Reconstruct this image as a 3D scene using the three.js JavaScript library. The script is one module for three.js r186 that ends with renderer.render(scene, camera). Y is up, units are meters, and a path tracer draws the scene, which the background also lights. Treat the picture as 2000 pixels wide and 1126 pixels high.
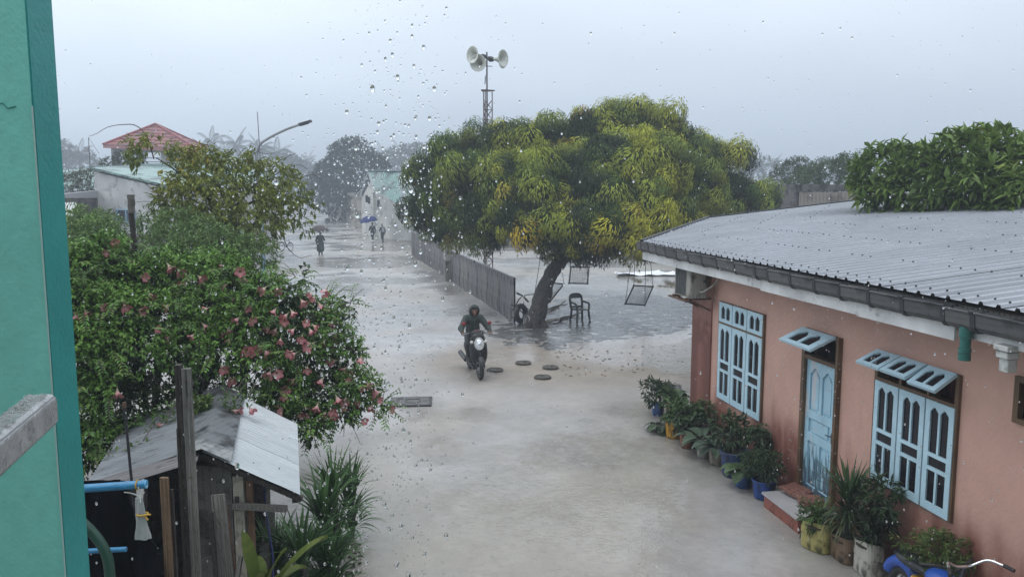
import * as THREE from 'three';
import { mergeGeometries } from 'three/addons/utils/BufferGeometryUtils.js';
import { RoundedBoxGeometry } from 'three/addons/geometries/RoundedBoxGeometry.js';
import { MarchingCubes } from 'three/addons/objects/MarchingCubes.js';

// ---------------------------------------------------------------- camera, sky, sun, air, exposure
const scene = new THREE.Scene();
const EYE = 4.35, PITCH = 0.12057;
const camera = new THREE.PerspectiveCamera(39.69, 1024 / 576, 0.05, 1500);
camera.position.set(0, EYE, 0);
camera.rotation.x = -PITCH;
scene.add(camera);

function rng(seed) { let a = seed >>> 0; return () => { a |= 0; a = a + 0x6D2B79F5 | 0; let t = Math.imul(a ^ a >>> 15, 1 | a); t = t + Math.imul(t ^ t >>> 7, 61 | t) ^ t; return ((t ^ t >>> 14) >>> 0) / 4294967296; }; }
const hash = (x, y, s) => { let h = Math.imul(x, 374761393) + Math.imul(y, 668265263) + Math.imul(s, 2147483647 - 61) | 0; h = Math.imul(h ^ h >>> 13, 1274126177); return ((h ^ h >>> 16) >>> 0) / 4294967296; };
const mod = (a, n) => ((a % n) + n) % n;
function vnoise(x, y, s = 1, wrap = 0) {
  const xi = Math.floor(x), yi = Math.floor(y), fx = x - xi, fy = y - yi, u = fx * fx * (3 - 2 * fx), v = fy * fy * (3 - 2 * fy);
  const g = (i, j) => wrap ? hash(mod(xi + i, wrap), mod(yi + j, wrap), s) : hash(xi + i, yi + j, s);
  const a = g(0, 0), b = g(1, 0), c = g(0, 1), d = g(1, 1);
  return a + (b - a) * u + (c - a) * v + (a - b - c + d) * u * v;
}
function fbm(x, y, oct = 4, s = 1, wrap = 0) { let a = 0, w = 0.5, t = 0; for (let i = 0; i < oct; i++) { a += w * vnoise(x, y, s + i, wrap); t += w; x *= 2; y *= 2; wrap *= 2; w *= 0.5; } return a / t; }
const clamp = (x, a = 0, b = 1) => Math.max(a, Math.min(b, x)), lerp = (a, b, t) => a + (b - a) * t;
const smooth = (a, b, x) => { const t = clamp((x - a) / (b - a)); return t * t * (3 - 2 * t); };

{ // overcast rain sky: brightest high up, a little brighter to the left, soft cloud bands
  const W = 512, Hh = 256, d = new Float32Array(W * Hh * 4);
  for (let j = 0; j < Hh; j++) for (let i = 0; i < W; i++) {
    const el = ((j + 0.5) / Hh - 0.5) * Math.PI, az = ((i + 0.5) / W - 0.5) * 2 * Math.PI;
    const x = Math.cos(el) * Math.cos(az), y = Math.sin(el), z = Math.cos(el) * Math.sin(az);
    const e = Math.max(0, y);
    const t = smooth(0, 0.36, e), k = Math.exp(-e * 1.2);
    let r = lerp(0.425, 0.60, t) + 0.36 * e, g = lerp(0.50, 0.68, t) + 0.36 * e, b = lerp(0.59, 0.765, t) + 0.36 * e;
    const side = 0.95 - 0.26 * x * k;
    const n = fbm(x * 2.6 + 7.1, y * 7 + z * 1.8 + 3.3, 5, 11) - 0.5, n2 = fbm(x * 6 + 2, y * 16 + z * 3, 4, 31) - 0.5;
    const f = side * (1 + 0.30 * n + 0.12 * n2);
    if (y < 0) { r = 0.30; g = 0.30; b = 0.31; }
    const q = (j * W + i) * 4; d[q] = r * (y < 0 ? 1 : f); d[q + 1] = g * (y < 0 ? 1 : f); d[q + 2] = b * (y < 0 ? 1 : 1 + (f - 1) * 0.92); d[q + 3] = 1;
  }
  const sky = new THREE.DataTexture(d, W, Hh, THREE.RGBAFormat, THREE.FloatType);
  sky.mapping = THREE.EquirectangularReflectionMapping; sky.magFilter = sky.minFilter = THREE.LinearFilter; sky.needsUpdate = true;
  scene.background = sky; scene.environment = sky;
}
const sun = new THREE.DirectionalLight(new THREE.Color().setRGB(1, 0.97, 0.92), 0.5);
sun.position.set(-30, 70, -20); sun.target.position.set(0, 0, -25); sun.castShadow = true; sun.shadow.radius = 70;
Object.assign(sun.shadow.camera, { left: -60, right: 60, top: 60, bottom: -60, near: 1, far: 200 });
scene.add(sun, sun.target);
scene.fog = new THREE.FogExp2(new THREE.Color().setRGB(0.82, 0.89, 0.98), 0.0032);
const renderer = new THREE.WebGLRenderer();
renderer.toneMapping = THREE.LinearToneMapping;
renderer.toneMappingExposure = 1.62;
renderer.shadowMap.enabled = true;

// ---------------------------------------------------------------- helpers
const V = (x, y, z) => new THREE.Vector3(x, y, z), C = (r, g, b) => new THREE.Color().setRGB(r, g, b);
const cp = Math.cos(PITCH), sp = Math.sin(PITCH);
function ray(px, py) { const x = (px - 1000) / 1560, v = (563 - py) / 1560; return [x, v * cp - sp, -cp - v * sp]; }   // measured on the photograph
function at(px, py, depth) { const r = ray(px, py), t = depth / -r[2]; return V(r[0] * t, EYE + r[1] * t, r[2] * t); }
function ground(px, py, y = 0) { const r = ray(px, py), t = (y - EYE) / r[1]; return V(r[0] * t, y, r[2] * t); }

const used = {};
function numbered(name) { const n = used[name] = (used[name] ?? -1) + 1; return n ? name + '_' + String(n).padStart(3, '0') : name; }
function tag(o, label, category, group, kind) { if (label) o.userData.label = label; if (category) o.userData.category = category; if (group) o.userData.group = group; if (kind) o.userData.kind = kind; return o; }
function thing(name, label, category, pos = [0, 0, 0], turn = 0, group) {
  const o = new THREE.Group(); o.name = numbered(name); scene.add(o);
  o.position.set(...(pos.isVector3 ? [pos.x, pos.y, pos.z] : pos)); o.rotation.y = turn;
  return tag(o, label, category, group);
}
const list = g => Array.isArray(g) ? g : [g];
function clean(gs) { // same attributes everywhere so that they can be joined
  const any = gs.some(g => g.attributes.color);
  return gs.map(g => {
    g = g.index ? g.toNonIndexed() : g;
    if (!g.attributes.normal) g.computeVertexNormals();
    if (!g.attributes.uv) g.setAttribute('uv', new THREE.BufferAttribute(new Float32Array(g.attributes.position.count * 2), 2));
    if (any && !g.attributes.color) g.setAttribute('color', new THREE.BufferAttribute(new Float32Array(g.attributes.position.count * 3).fill(1), 3));
    for (const k of Object.keys(g.attributes)) if (!['position', 'normal', 'uv', 'color'].includes(k)) g.deleteAttribute(k);
    return g;
  });
}
function join(gs) { gs = clean(list(gs)); return gs.length > 1 ? mergeGeometries(gs, false) : gs[0]; }
function obj(name, geos, material, parent = scene, label) {
  const m = new THREE.Mesh(join(geos), material); m.name = parent === scene ? numbered(name) : name; m.castShadow = m.receiveShadow = true; parent.add(m);
  if (label) m.userData.label = label;
  return m;
}
function struct(name, geos, material) { const m = obj(name, geos, material); m.userData.kind = 'structure'; return m; }
function dup(root, pos, turn, label) {
  const r = root.clone(); r.name = numbered(root.name.replace(/_\d{3}$/, '')); scene.add(r);
  r.position.set(...(pos.isVector3 ? [pos.x, pos.y, pos.z] : pos)); r.rotation.y = turn; r.userData = { ...root.userData, label };
  return r;
}
function bx(w, h, d, x = 0, y = 0, z = 0, r = 0) { const g = r ? new RoundedBoxGeometry(w, h, d, 2, r) : new THREE.BoxGeometry(w, h, d); g.translate(x, y, z); return boxuv(g); }
function boxuv(g) { // uv in metres, by the face's main direction
  g = g.index ? g.toNonIndexed() : g; const p = g.attributes.position, n = g.attributes.normal, uv = new Float32Array(p.count * 2);
  for (let i = 0; i < p.count; i++) { const ax = Math.abs(n.getX(i)), ay = Math.abs(n.getY(i)), az = Math.abs(n.getZ(i)); const [u, v] = ay > ax && ay > az ? [p.getX(i), p.getZ(i)] : ax > az ? [p.getZ(i), p.getY(i)] : [p.getX(i), p.getY(i)]; uv[2 * i] = u; uv[2 * i + 1] = v; }
  g.setAttribute('uv', new THREE.BufferAttribute(uv, 2)); return g;
}
function cyl(r0, r1, h, x = 0, y = 0, z = 0, seg = 14, open = false) { const g = new THREE.CylinderGeometry(r1, r0, h, seg, 1, open); g.translate(x, y + h / 2, z); return g; }
const v3 = p => p.isVector3 ? p : V(...p);
function bar(a, b, r, r1 = r, seg = 7) { a = v3(a); b = v3(b); const l = a.distanceTo(b), g = new THREE.CylinderGeometry(r1, r, l, seg, 1); g.rotateX(Math.PI / 2); g.translate(0, 0, l / 2); g.applyMatrix4(new THREE.Matrix4().lookAt(b, a, Math.abs((b.y - a.y) / l) > 0.98 ? V(1, 0, 0) : V(0, 1, 0))); g.translate(a.x, a.y, a.z); return g; }
function beam(a, b, w, h) { a = v3(a); b = v3(b); const l = a.distanceTo(b), g = boxuv(new THREE.BoxGeometry(w, h, l)); g.translate(0, 0, l / 2); g.applyMatrix4(new THREE.Matrix4().lookAt(b, a, Math.abs((b.y - a.y) / l) > 0.98 ? V(0, 0, 1) : V(0, 1, 0))); g.translate(a.x, a.y, a.z); return g; }
function tube(pts, r, seg = 24, rad = 7) { return new THREE.TubeGeometry(new THREE.CatmullRomCurve3(pts.map(v3)), seg, r, rad); }
function limb(pts, r0, r1, seg = 10, rad = 7, rough = 0, rnd = Math.random) { // tapered branch
  const c = new THREE.CatmullRomCurve3(pts.map(v3)), fr = c.computeFrenetFrames(seg), pos = [], idx = [], uv = [];
  for (let i = 0; i <= seg; i++) { const p = c.getPointAt(i / seg), r = lerp(r0, r1, i / seg); for (let j = 0; j <= rad; j++) { const t = (j % rad) / rad * 2 * Math.PI, k = r * (1 + rough * (hash(i, j % rad, 5) - 0.5)); pos.push(p.x + k * (Math.cos(t) * fr.normals[i].x + Math.sin(t) * fr.binormals[i].x), p.y + k * (Math.cos(t) * fr.normals[i].y + Math.sin(t) * fr.binormals[i].y), p.z + k * (Math.cos(t) * fr.normals[i].z + Math.sin(t) * fr.binormals[i].z)); uv.push(j / rad, i / seg * 3); } }
  for (let i = 0; i < seg; i++) for (let j = 0; j < rad; j++) { const a = i * (rad + 1) + j, b = a + rad + 1; idx.push(a, b, a + 1, b, b + 1, a + 1); }
  const g = new THREE.BufferGeometry(); g.setAttribute('position', new THREE.Float32BufferAttribute(pos, 3)); g.setAttribute('uv', new THREE.Float32BufferAttribute(uv, 2)); g.setIndex(idx); g.computeVertexNormals(); return g;
}
function poly(faces) { // faces: arrays of 3 or 4 points
  const p = []; for (const f of faces) { const q = f.map(v3); p.push(q[0], q[1], q[2]); if (q[3]) p.push(q[0], q[2], q[3]); }
  const g = new THREE.BufferGeometry(); g.setAttribute('position', new THREE.Float32BufferAttribute(p.flatMap(v => [v.x, v.y, v.z]), 3)); g.computeVertexNormals(); return boxuv(g);
}
function slab(corners, t) { // a thick plate: corners of its top (3 or 4), thickness downwards
  const q = corners.map(v3), n = q.length, b = q.map(v => V(v.x, v.y - t, v.z)), f = [q, [...b].reverse()];
  for (let i = 0; i < n; i++) f.push([q[i], b[i], b[(i + 1) % n], q[(i + 1) % n]]);
  return poly(f);
}
function wallGeo(a, b, y0, ya, yb, t) { // upright wall from a to b ([x,z]), tops ya at a and yb at b, thickness t
  const dx = b[0] - a[0], dz = b[1] - a[1], l = Math.hypot(dx, dz), nx = -dz / l * t / 2, nz = dx / l * t / 2;
  const P = (p, s, y) => V(p[0] + s * nx, y, p[1] + s * nz);
  const q = [[a, 1, y0], [b, 1, y0], [b, 1, yb], [a, 1, ya], [a, -1, y0], [b, -1, y0], [b, -1, yb], [a, -1, ya]].map(x => P(...x));
  return poly([[q[0], q[1], q[2], q[3]], [q[5], q[4], q[7], q[6]], [q[3], q[2], q[6], q[7]], [q[4], q[0], q[3], q[7]], [q[1], q[5], q[6], q[2]], [q[4], q[5], q[1], q[0]]]);
}
function holed(w, h, holes, depth, x0 = 0, y0 = 0) { // plate with openings; each hole is a list of points
  const s = new THREE.Shape([new THREE.Vector2(x0, y0), new THREE.Vector2(x0 + w, y0), new THREE.Vector2(x0 + w, y0 + h), new THREE.Vector2(x0, y0 + h)]);
  for (const q of holes) s.holes.push(new THREE.Path(q.map(p => new THREE.Vector2(...p))));
  return new THREE.ExtrudeGeometry(s, { depth, bevelEnabled: false });
}
const rect = (x0, y0, x1, y1) => [[x0, y0], [x1, y0], [x1, y1], [x0, y1]];
function extr(pts, depth, bevel = 0) { const g = new THREE.ExtrudeGeometry(new THREE.Shape(pts.map(p => new THREE.Vector2(...p))), { depth, bevelEnabled: bevel > 0, bevelSize: bevel, bevelThickness: bevel, bevelSegments: 2 }); return g; }

// ---------------------------------------------------------------- textures and materials
function texture(n, fn, { rx = 1, ry = 1, srgb = true, w = n } = {}) {
  const d = new Uint8Array(w * n * 4);
  for (let j = 0; j < n; j++) for (let i = 0; i < w; i++) { const c = fn(i / w, j / n), q = (j * w + i) * 4; const a = Array.isArray(c) ? c : [c, c, c]; for (let k = 0; k < 3; k++) d[q + k] = clamp(a[k]) * 255; d[q + 3] = 255; }
  const t = new THREE.DataTexture(d, w, n, THREE.RGBAFormat); t.wrapS = t.wrapT = THREE.RepeatWrapping; t.magFilter = t.minFilter = THREE.LinearFilter; if (srgb) t.colorSpace = THREE.SRGBColorSpace; t.repeat.set(rx, ry); t.needsUpdate = true; return t;
}
const again = (t, rx, ry = rx) => { const c = t.clone(); c.repeat.set(rx, ry); c.needsUpdate = true; return c; };
const MOTTLE = texture(512, (u, v) => { const a = fbm(u * 6, v * 6, 6, 3, 6), b = fbm(u * 24, v * 24, 3, 9, 24); const k = 0.72 + 0.36 * a - 0.16 * smooth(0.6, 0.8, b); return [k, k * 0.995, k * 0.985]; });
const SOFT = texture(512, (u, v) => { const k = 0.86 + 0.14 * fbm(u * 4, v * 4, 5, 13, 4) + 0.06 * (fbm(u * 30, v * 30, 3, 19, 30) - 0.5); return [k, k, k]; });
const GRIME = texture(512, (u, v) => { const a = fbm(u * 5, v * 5, 6, 23, 5), s = fbm(u * 40, v * 3, 4, 29, 3), k = 0.95 - 0.55 * smooth(0.45, 0.8, a) - 0.22 * smooth(0.5, 0.85, s); return [k, k * 0.98, k * 0.95]; });
const GRAIN = texture(512, (u, v) => { const w = fbm(u * 8, v * 2, 3, 41, 2) * 0.6, g = fbm((u + w * 0.05) * 64, v * 4, 4, 43, 4), c = smooth(0.62, 0.78, fbm(u * 30, v * 3, 3, 47, 3)), k = 0.55 + 0.55 * g - 0.4 * c; return [k, k * 0.97, k * 0.93]; });
const ROUGH = texture(512, (u, v) => 0.35 + 0.65 * fbm(u * 8, v * 8, 5, 53, 8), { srgb: false });
const BUMP = texture(512, (u, v) => fbm(u * 32, v * 32, 4, 61, 32) * 0.7 + 0.3 * fbm(u * 6, v * 6, 3, 67, 6), { srgb: false });
const BARK = texture(256, (u, v) => { const r = fbm(u * 14, v * 5, 4, 71, 5); return smooth(0.3, 0.7, r); }, { srgb: false });
function mat(c, rough = 0.6, o = {}) { return new THREE.MeshStandardMaterial({ color: Array.isArray(c) ? C(...c) : c, roughness: rough, side: THREE.DoubleSide, ...o }); }
const bm = (t, r, s) => ({ bumpMap: again(t, r), bumpScale: s });
const M = {
  white: mat([0.62, 0.63, 0.62], 0.5, { map: again(MOTTLE, 0.6) }),
  darkMetal: mat([0.035, 0.036, 0.04], 0.4, { metalness: 0.2 }),
  rust: mat([0.14, 0.075, 0.045], 0.8, { map: again(GRIME, 1.5) }),
  steel: mat([0.42, 0.43, 0.45], 0.35, { metalness: 0.6 }),
  rubber: mat([0.015, 0.015, 0.016], 0.55),
  black: mat([0.012, 0.012, 0.014], 0.28),
  chrome: mat([0.75, 0.76, 0.78], 0.15, { metalness: 0.9 }),
  greyWood: mat([0.22, 0.215, 0.21], 0.7, { map: again(GRAIN, 1.6, 0.5), ...bm(BARK, 3, 0.006) }),
  darkWood: mat([0.042, 0.034, 0.03], 0.7, { map: again(GRAIN, 2, 0.5), ...bm(BARK, 3, 0.008) }),
  brownWood: mat([0.26, 0.17, 0.11], 0.7, { map: again(GRAIN, 2, 0.5), ...bm(BARK, 3, 0.006) }),
  frame: mat([0.17, 0.105, 0.06], 0.5, { map: again(GRAIN, 3, 1) }),
  blue: mat([0.50, 0.70, 0.81], 0.38, { map: again(SOFT, 1.2), ...bm(BUMP, 2, 0.002) }),
  glass: new THREE.MeshPhysicalMaterial({ color: C(0.010, 0.009, 0.013), roughness: 0.09, specularIntensity: 0.35, side: THREE.DoubleSide }),
  concrete: mat([0.22, 0.215, 0.21], 0.8, { map: again(GRIME, 0.8), ...bm(BUMP, 1.5, 0.008) }),
  bark: mat([0.045, 0.038, 0.034], 0.75, { ...bm(BARK, 2, 0.04) }),
  barkGrey: mat([0.09, 0.08, 0.072], 0.8, { ...bm(BARK, 2, 0.02) }),
  twig: mat([0.07, 0.055, 0.045], 0.7),
  skin: mat([0.18, 0.09, 0.06], 0.5),
  rope: mat([0.05, 0.05, 0.052], 0.8),
  leaf: new THREE.MeshPhysicalMaterial({ color: C(1, 1, 1), vertexColors: true, roughness: 0.5, specularIntensity: 0.55, transmission: 0.22, thickness: 0, side: THREE.DoubleSide }),
  leafDull: new THREE.MeshPhysicalMaterial({ color: C(1, 1, 1), vertexColors: true, roughness: 0.65, specularIntensity: 0.45, transmission: 0.2, thickness: 0, side: THREE.DoubleSide }),
};

// ---------------------------------------------------------------- foliage
class Leaves { // collects small folded leaves into one geometry with a colour per leaf
  constructor() { this.p = []; this.n = []; this.c = []; }
  add(o, dir, side, len, wid, col, bend = 0.25) {
    const up = V(0, 0, 0).crossVectors(side, dir).normalize(), tip = o.clone().addScaledVector(dir, len).addScaledVector(up, -bend * len), mid = o.clone().addScaledVector(dir, len * 0.45).addScaledVector(up, -bend * len * 0.15);
    const l = mid.clone().addScaledVector(side, wid / 2).addScaledVector(up, wid * 0.18), r = mid.clone().addScaledVector(side, -wid / 2).addScaledVector(up, wid * 0.18);
    for (const t of [[o, l, tip], [o, tip, r]]) { const e = V(0, 0, 0).crossVectors(t[1].clone().sub(t[0]), t[2].clone().sub(t[0])).normalize(); for (const v of t) { this.p.push(v.x, v.y, v.z); this.n.push(e.x, e.y, e.z); this.c.push(col[0], col[1], col[2]); } }
  }
  get count() { return this.p.length / 18; }
  geo() { const g = new THREE.BufferGeometry(); g.setAttribute('position', new THREE.Float32BufferAttribute(this.p, 3)); g.setAttribute('normal', new THREE.Float32BufferAttribute(this.n, 3)); g.setAttribute('color', new THREE.Float32BufferAttribute(this.c, 3)); return g; }
}
const rdir = rnd => { const z = rnd() * 2 - 1, a = rnd() * 6.2832, s = Math.sqrt(1 - z * z); return V(s * Math.cos(a), z, s * Math.sin(a)); };
const mixc = (a, b, t) => [lerp(a[0], b[0], t), lerp(a[1], b[1], t), lerp(a[2], b[2], t)];
// a crown of twigs in lobes [{c, r}]; every twig bears k leaves
function crown(lobes, { n, k, len, wid, droop = 0.3, cols, seed, shell = 0.72, twig = 0.25, squash = 0.85, bend = 0.25, inner = 0.35, up = 0, gaps = 0, gapScale = 2.2 }) {
  const rnd = rng(seed), L = new Leaves(), cum = []; let tot = 0; for (const l of lobes) cum.push(tot += l.r * l.r);
  for (let i = 0; i < n; i++) {
    const q = rnd() * tot, l = lobes[cum.findIndex(c => c >= q)], d = rdir(rnd); if (d.y < -0.3 && rnd() < 0.5) d.y *= -1;
    const rr = l.r * lerp(shell, 1.03, Math.sqrt(rnd())), p = l.c.clone().add(V(d.x * rr, d.y * rr * squash, d.z * rr));
    let deep = false; for (const m of lobes) if (m !== l && p.distanceTo(m.c) < m.r * 0.7) { deep = true; break; }
    if (deep && rnd() > inner) continue;
    if (gaps && fbm(p.x * gapScale + 9, p.y * gapScale + p.z * gapScale * 0.6, 3, seed + 5) < gaps) continue;
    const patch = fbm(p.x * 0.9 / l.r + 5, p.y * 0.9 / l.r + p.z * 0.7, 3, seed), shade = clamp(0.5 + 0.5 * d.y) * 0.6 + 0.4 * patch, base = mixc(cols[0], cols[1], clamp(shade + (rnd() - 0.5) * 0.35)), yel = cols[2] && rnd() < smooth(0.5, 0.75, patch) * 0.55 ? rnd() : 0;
    const tw = d.clone().add(V((rnd() - 0.5) * 0.9, (rnd() - 0.5) * 0.9 - droop * 0.4 + up, (rnd() - 0.5) * 0.9)).normalize();
    for (let j = 0; j < k; j++) {
      const t = j / k, o = p.clone().addScaledVector(tw, twig * t), a = j * 2.4 + rnd() * 6.28, s0 = V(0, 0, 0).crossVectors(tw, Math.abs(tw.y) > 0.9 ? V(1, 0, 0) : V(0, 1, 0)).normalize(), s1 = V(0, 0, 0).crossVectors(tw, s0);
      const out = s0.multiplyScalar(Math.cos(a)).addScaledVector(s1, Math.sin(a)), dir = out.clone().addScaledVector(tw, 0.5 + rnd() * 0.8).add(V(0, -droop * (0.6 + 0.8 * rnd()), 0)).normalize();
      const side = V(0, 0, 0).crossVectors(dir, V((rnd() - 0.5) * 0.7, 1, (rnd() - 0.5) * 0.7)).normalize(), v = 0.75 + 0.5 * rnd(), col = (yel ? mixc(base, cols[2], yel * (0.4 + 0.6 * t)) : base).map(x => x * v);
      L.add(o, dir, side, len * (0.7 + 0.6 * rnd()), wid * (0.8 + 0.4 * rnd()), col, bend);
    }
  }
  return L.geo();
}
const lobe = (px, py, depth, r) => ({ c: at(px, py, depth), r });

// ---------------------------------------------------------------- ground: wet coral sand, puddles
{
  const line = (a, b, s) => { const r = []; for (let x = a; x < b - 1e-6; x += s) r.push(x); return r; };
  const xs = [-420, -260, -150, -90, ...line(-45, 25, 0.45), 25, 45, 90, 180, 300, 420], zs = [-520, -330, -220, -150, ...line(-105, -45, 0.8), ...line(-45, -5, 0.35), -5, 0, 12, 40];
  const p = [], c = [], uv = [], idx = [];
  for (const z of zs) for (const x of xs) {
    p.push(x, 0, z); uv.push(x, z);
    let k = [0.475, 0.455, 0.445];                                                         // pale wet sand
    const f = fbm(x * 0.22 + 3, z * 0.12 + 9, 4, 5), f2 = fbm(x * 0.7, z * 0.35, 4, 17);
    k = mixc(k, [0.41, 0.365, 0.315], 0.7 * smooth(0.46, 0.68, f));                          // tan streaks where the sand shows
    k = mixc(k, [0.37, 0.335, 0.28], 0.8 * smooth(0.42, 0.6, fbm(x * 0.45 + 31, z * 0.3 + 7, 4, 25)) * smooth(-18, -12, z + 0.8 * x)); k = mixc(k, [0.49, 0.475, 0.47], 0.6 * smooth(0.5, 0.64, fbm(x * 0.3 + 11, z * 0.22 + 2, 3, 27)));
    const tan = smooth(5.5, 2.0, Math.hypot((x - 2.2) * 0.75, (z + 20.4) * 1.35) + 2.2 * (f2 - 0.5));
    k = mixc(k, [0.34, 0.283, 0.225], 0.85 * tan);
    const yard = smooth(-0.5, 1.5, x - (-0.49 - 0.243 * (-27.2 - z))) * smooth(-27, -33, z);  // yard behind the fence
    k = mixc(k, [0.36, 0.335, 0.30], yard);
    k = mixc(k, [0.14, 0.125, 0.10], yard * 0.8 * smooth(0.56, 0.7, f2));
    const left = smooth(-9.5, -13, x + 0.18 * (z + 30)) * smooth(-20, -30, z);               // trodden verge on the far left
    k = mixc(k, [0.20, 0.20, 0.17], 0.5 * left * smooth(0.4, 0.65, f2));
    k = mixc(k, [0.12, 0.105, 0.085], smooth(-2.0, -3.2, x) * smooth(-16, -12, z) * 0.85);     // dark soil of the garden below the balcony
    k = mixc(k, [0.10, 0.11, 0.06], smooth(0.55, 0.62, f2) * smooth(-46, -60, z) * smooth(2, 5, x));
    k = mixc(k, [0.26, 0.245, 0.215], 0.7 * smooth(0.85, 0.1, Math.abs(-(x - 4.07) * 0.9845 + (z + 10.8) * 0.1754 - 0.35)) * smooth(-17.5, -14, z) );
    const strip = smooth(1.0, 0, Math.abs(x - (-0.9 - 0.243 * (-27.2 - z)))) * smooth(-26, -28, z) * smooth(-57, -52, z);
    k = mixc(k, [0.19, 0.18, 0.165], 0.7 * strip);
    c.push(...k);
  }
  for (let j = 0; j < zs.length - 1; j++) for (let i = 0; i < xs.length - 1; i++) { const a = j * xs.length + i, b = a + xs.length; idx.push(a, b, a + 1, b, b + 1, a + 1); }
  const g = new THREE.BufferGeometry(); g.setAttribute('position', new THREE.Float32BufferAttribute(p, 3)); g.setAttribute('color', new THREE.Float32BufferAttribute(c, 3)); g.setAttribute('uv', new THREE.Float32BufferAttribute(uv, 2)); g.setIndex(idx); g.computeVertexNormals();
  const fine = texture(1024, (u, v) => { const a = fbm(u * 10, v * 10, 6, 81, 10), b = fbm(u * 70, v * 70, 3, 87, 70), s = vnoise(u * 200, v * 200, 91, 200) > 0.93 ? 0.1 * b : 0; const k = 0.88 + 0.18 * (a - 0.5) + 0.08 * (b - 0.5) - s; return [k, k * 0.995, k * 0.99]; });
  const shine = texture(1024, (u, v) => { const a = fbm(u * 5, v * 5, 5, 101, 5), b = fbm(u * 40, v * 40, 3, 107, 40); return 0.09 + 0.38 * smooth(0.42, 0.68, a) + 0.12 * (b - 0.5); }, { srgb: false });
  const RN = 1024, rings = new Float32Array(RN * RN), rr = rng(313); // rings from raindrops, 3.1 m to a tile
  for (let k = 0; k < 620; k++) { const cx = rr() * RN, cy = rr() * RN, R = 6 + 22 * rr(), w = 2.2 + 2 * rr(), a = 0.35 + 0.65 * rr(), m = Math.ceil(R + 4 * w); for (let y = -m; y <= m; y++) for (let x = -m; x <= m; x++) { const d = Math.hypot(x, y) - R, q = mod(Math.floor(cy) + y, RN) * RN + mod(Math.floor(cx) + x, RN); rings[q] += a * Math.exp(-d * d / (2 * w * w)) * Math.cos(d / w * 1.4); } }
  const relief = texture(RN, (u, v) => 0.42 * fbm(u * 9, v * 9, 3, 111, 9) + 0.22 * fbm(u * 40, v * 60, 3, 117, 20) + 0.12 * fbm(u * 150, v * 150, 2, 121, 150) + 0.12 + 0.13 * rings[Math.min(RN - 1, Math.floor(v * RN)) * RN + Math.min(RN - 1, Math.floor(u * RN))], { srgb: false });
  struct('ground', g, mat([1, 1, 1], 1, { vertexColors: true, map: again(fine, 1 / 7), roughnessMap: again(shine, 1 / 13), bumpMap: again(relief, 1 / 3.1), bumpScale: 0.008, metalness: 0 }));

  // standing water: sheets of small waves that sink under the sand at their edges
  const ripple = texture(1024, (u, v) => 0.5 * fbm(u * 24, v * 24, 4, 131, 24) + 0.5 * fbm(u * 8, v * 8, 3, 137, 8), { srgb: false });
  function pool(pts, m, step, amp, wl, lift) {
    const w = pts.map(q => ground(...q)), x0 = Math.min(...w.map(q => q.x)) - 1, x1 = Math.max(...w.map(q => q.x)) + 1, z0 = Math.min(...w.map(q => q.z)) - 1, z1 = Math.max(...w.map(q => q.z)) + 1, nx = Math.ceil((x1 - x0) / step), nz = Math.ceil((z1 - z0) / step), P = [], U = [], I = [], ok = [];
    const sd = (x, z) => { let inside = false, d = 1e9; for (let i = 0, j = w.length - 1; i < w.length; j = i++) { const a = w[j], b = w[i]; if ((b.z > z) !== (a.z > z) && x < (a.x - b.x) * (z - b.z) / (a.z - b.z) + b.x) inside = !inside; const dx = b.x - a.x, dz = b.z - a.z, t = clamp(((x - a.x) * dx + (z - a.z) * dz) / (dx * dx + dz * dz)); d = Math.min(d, Math.hypot(x - a.x - dx * t, z - a.z - dz * t)); } return inside ? d : -d; };
    for (let j = 0; j <= nz; j++) for (let i = 0; i <= nx; i++) { const x = lerp(x0, x1, i / nx), z = lerp(z0, z1, j / nz), d = sd(x, z) + 1.1 * (fbm(x * 0.9, z * 0.7, 4, 141) - 0.5) + 0.25 * (fbm(x * 4, z * 4, 2, 143) - 0.5); const wv = 0.6 * Math.abs(2 * fbm(x / wl + 3, z / wl, 3, 145) - 1) + 0.4 * fbm(x * 2.3 / wl, z * 2.3 / wl, 3, 149); P.push(x, Math.min(lift, d * 0.035) + amp * (wv - 0.45), z); U.push(x, z); ok.push(d > -0.5); }
    for (let j = 0; j < nz; j++) for (let i = 0; i < nx; i++) { const a = j * (nx + 1) + i, b = a + nx + 1; if (ok[a] || ok[b] || ok[a + 1] || ok[b + 1]) I.push(a, b, a + 1, b, b + 1, a + 1); }
    const q = new THREE.BufferGeometry(); q.setAttribute('position', new THREE.Float32BufferAttribute(P, 3)); q.setAttribute('uv', new THREE.Float32BufferAttribute(U, 2)); q.setIndex(I); q.computeVertexNormals(); return struct('puddle', q, m);
  }
  const water = (c, rough, scale, bump) => new THREE.MeshPhysicalMaterial({ color: C(...c), roughness: rough, bumpMap: again(ripple, scale), bumpScale: bump, ior: 1.36, side: THREE.DoubleSide });
  pool([[925, 655], [1000, 675], [1080, 682], [1190, 672], [1290, 655], [1370, 640], [1430, 610], [1400, 590], [1300, 578], [1210, 574], [1140, 576], [1085, 584], [1040, 602], [985, 632]], water([0.085, 0.082, 0.078], 0.04, 0.5, 0.03), 0.07, 0.075, 0.5, 0.018);
  pool([[1270, 672], [1360, 660], [1420, 690], [1380, 740], [1290, 730], [1240, 700]], water([0.27, 0.248, 0.22], 0.08, 0.6, 0.02), 0.1, 0.02, 0.5, 0.012);
}

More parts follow.
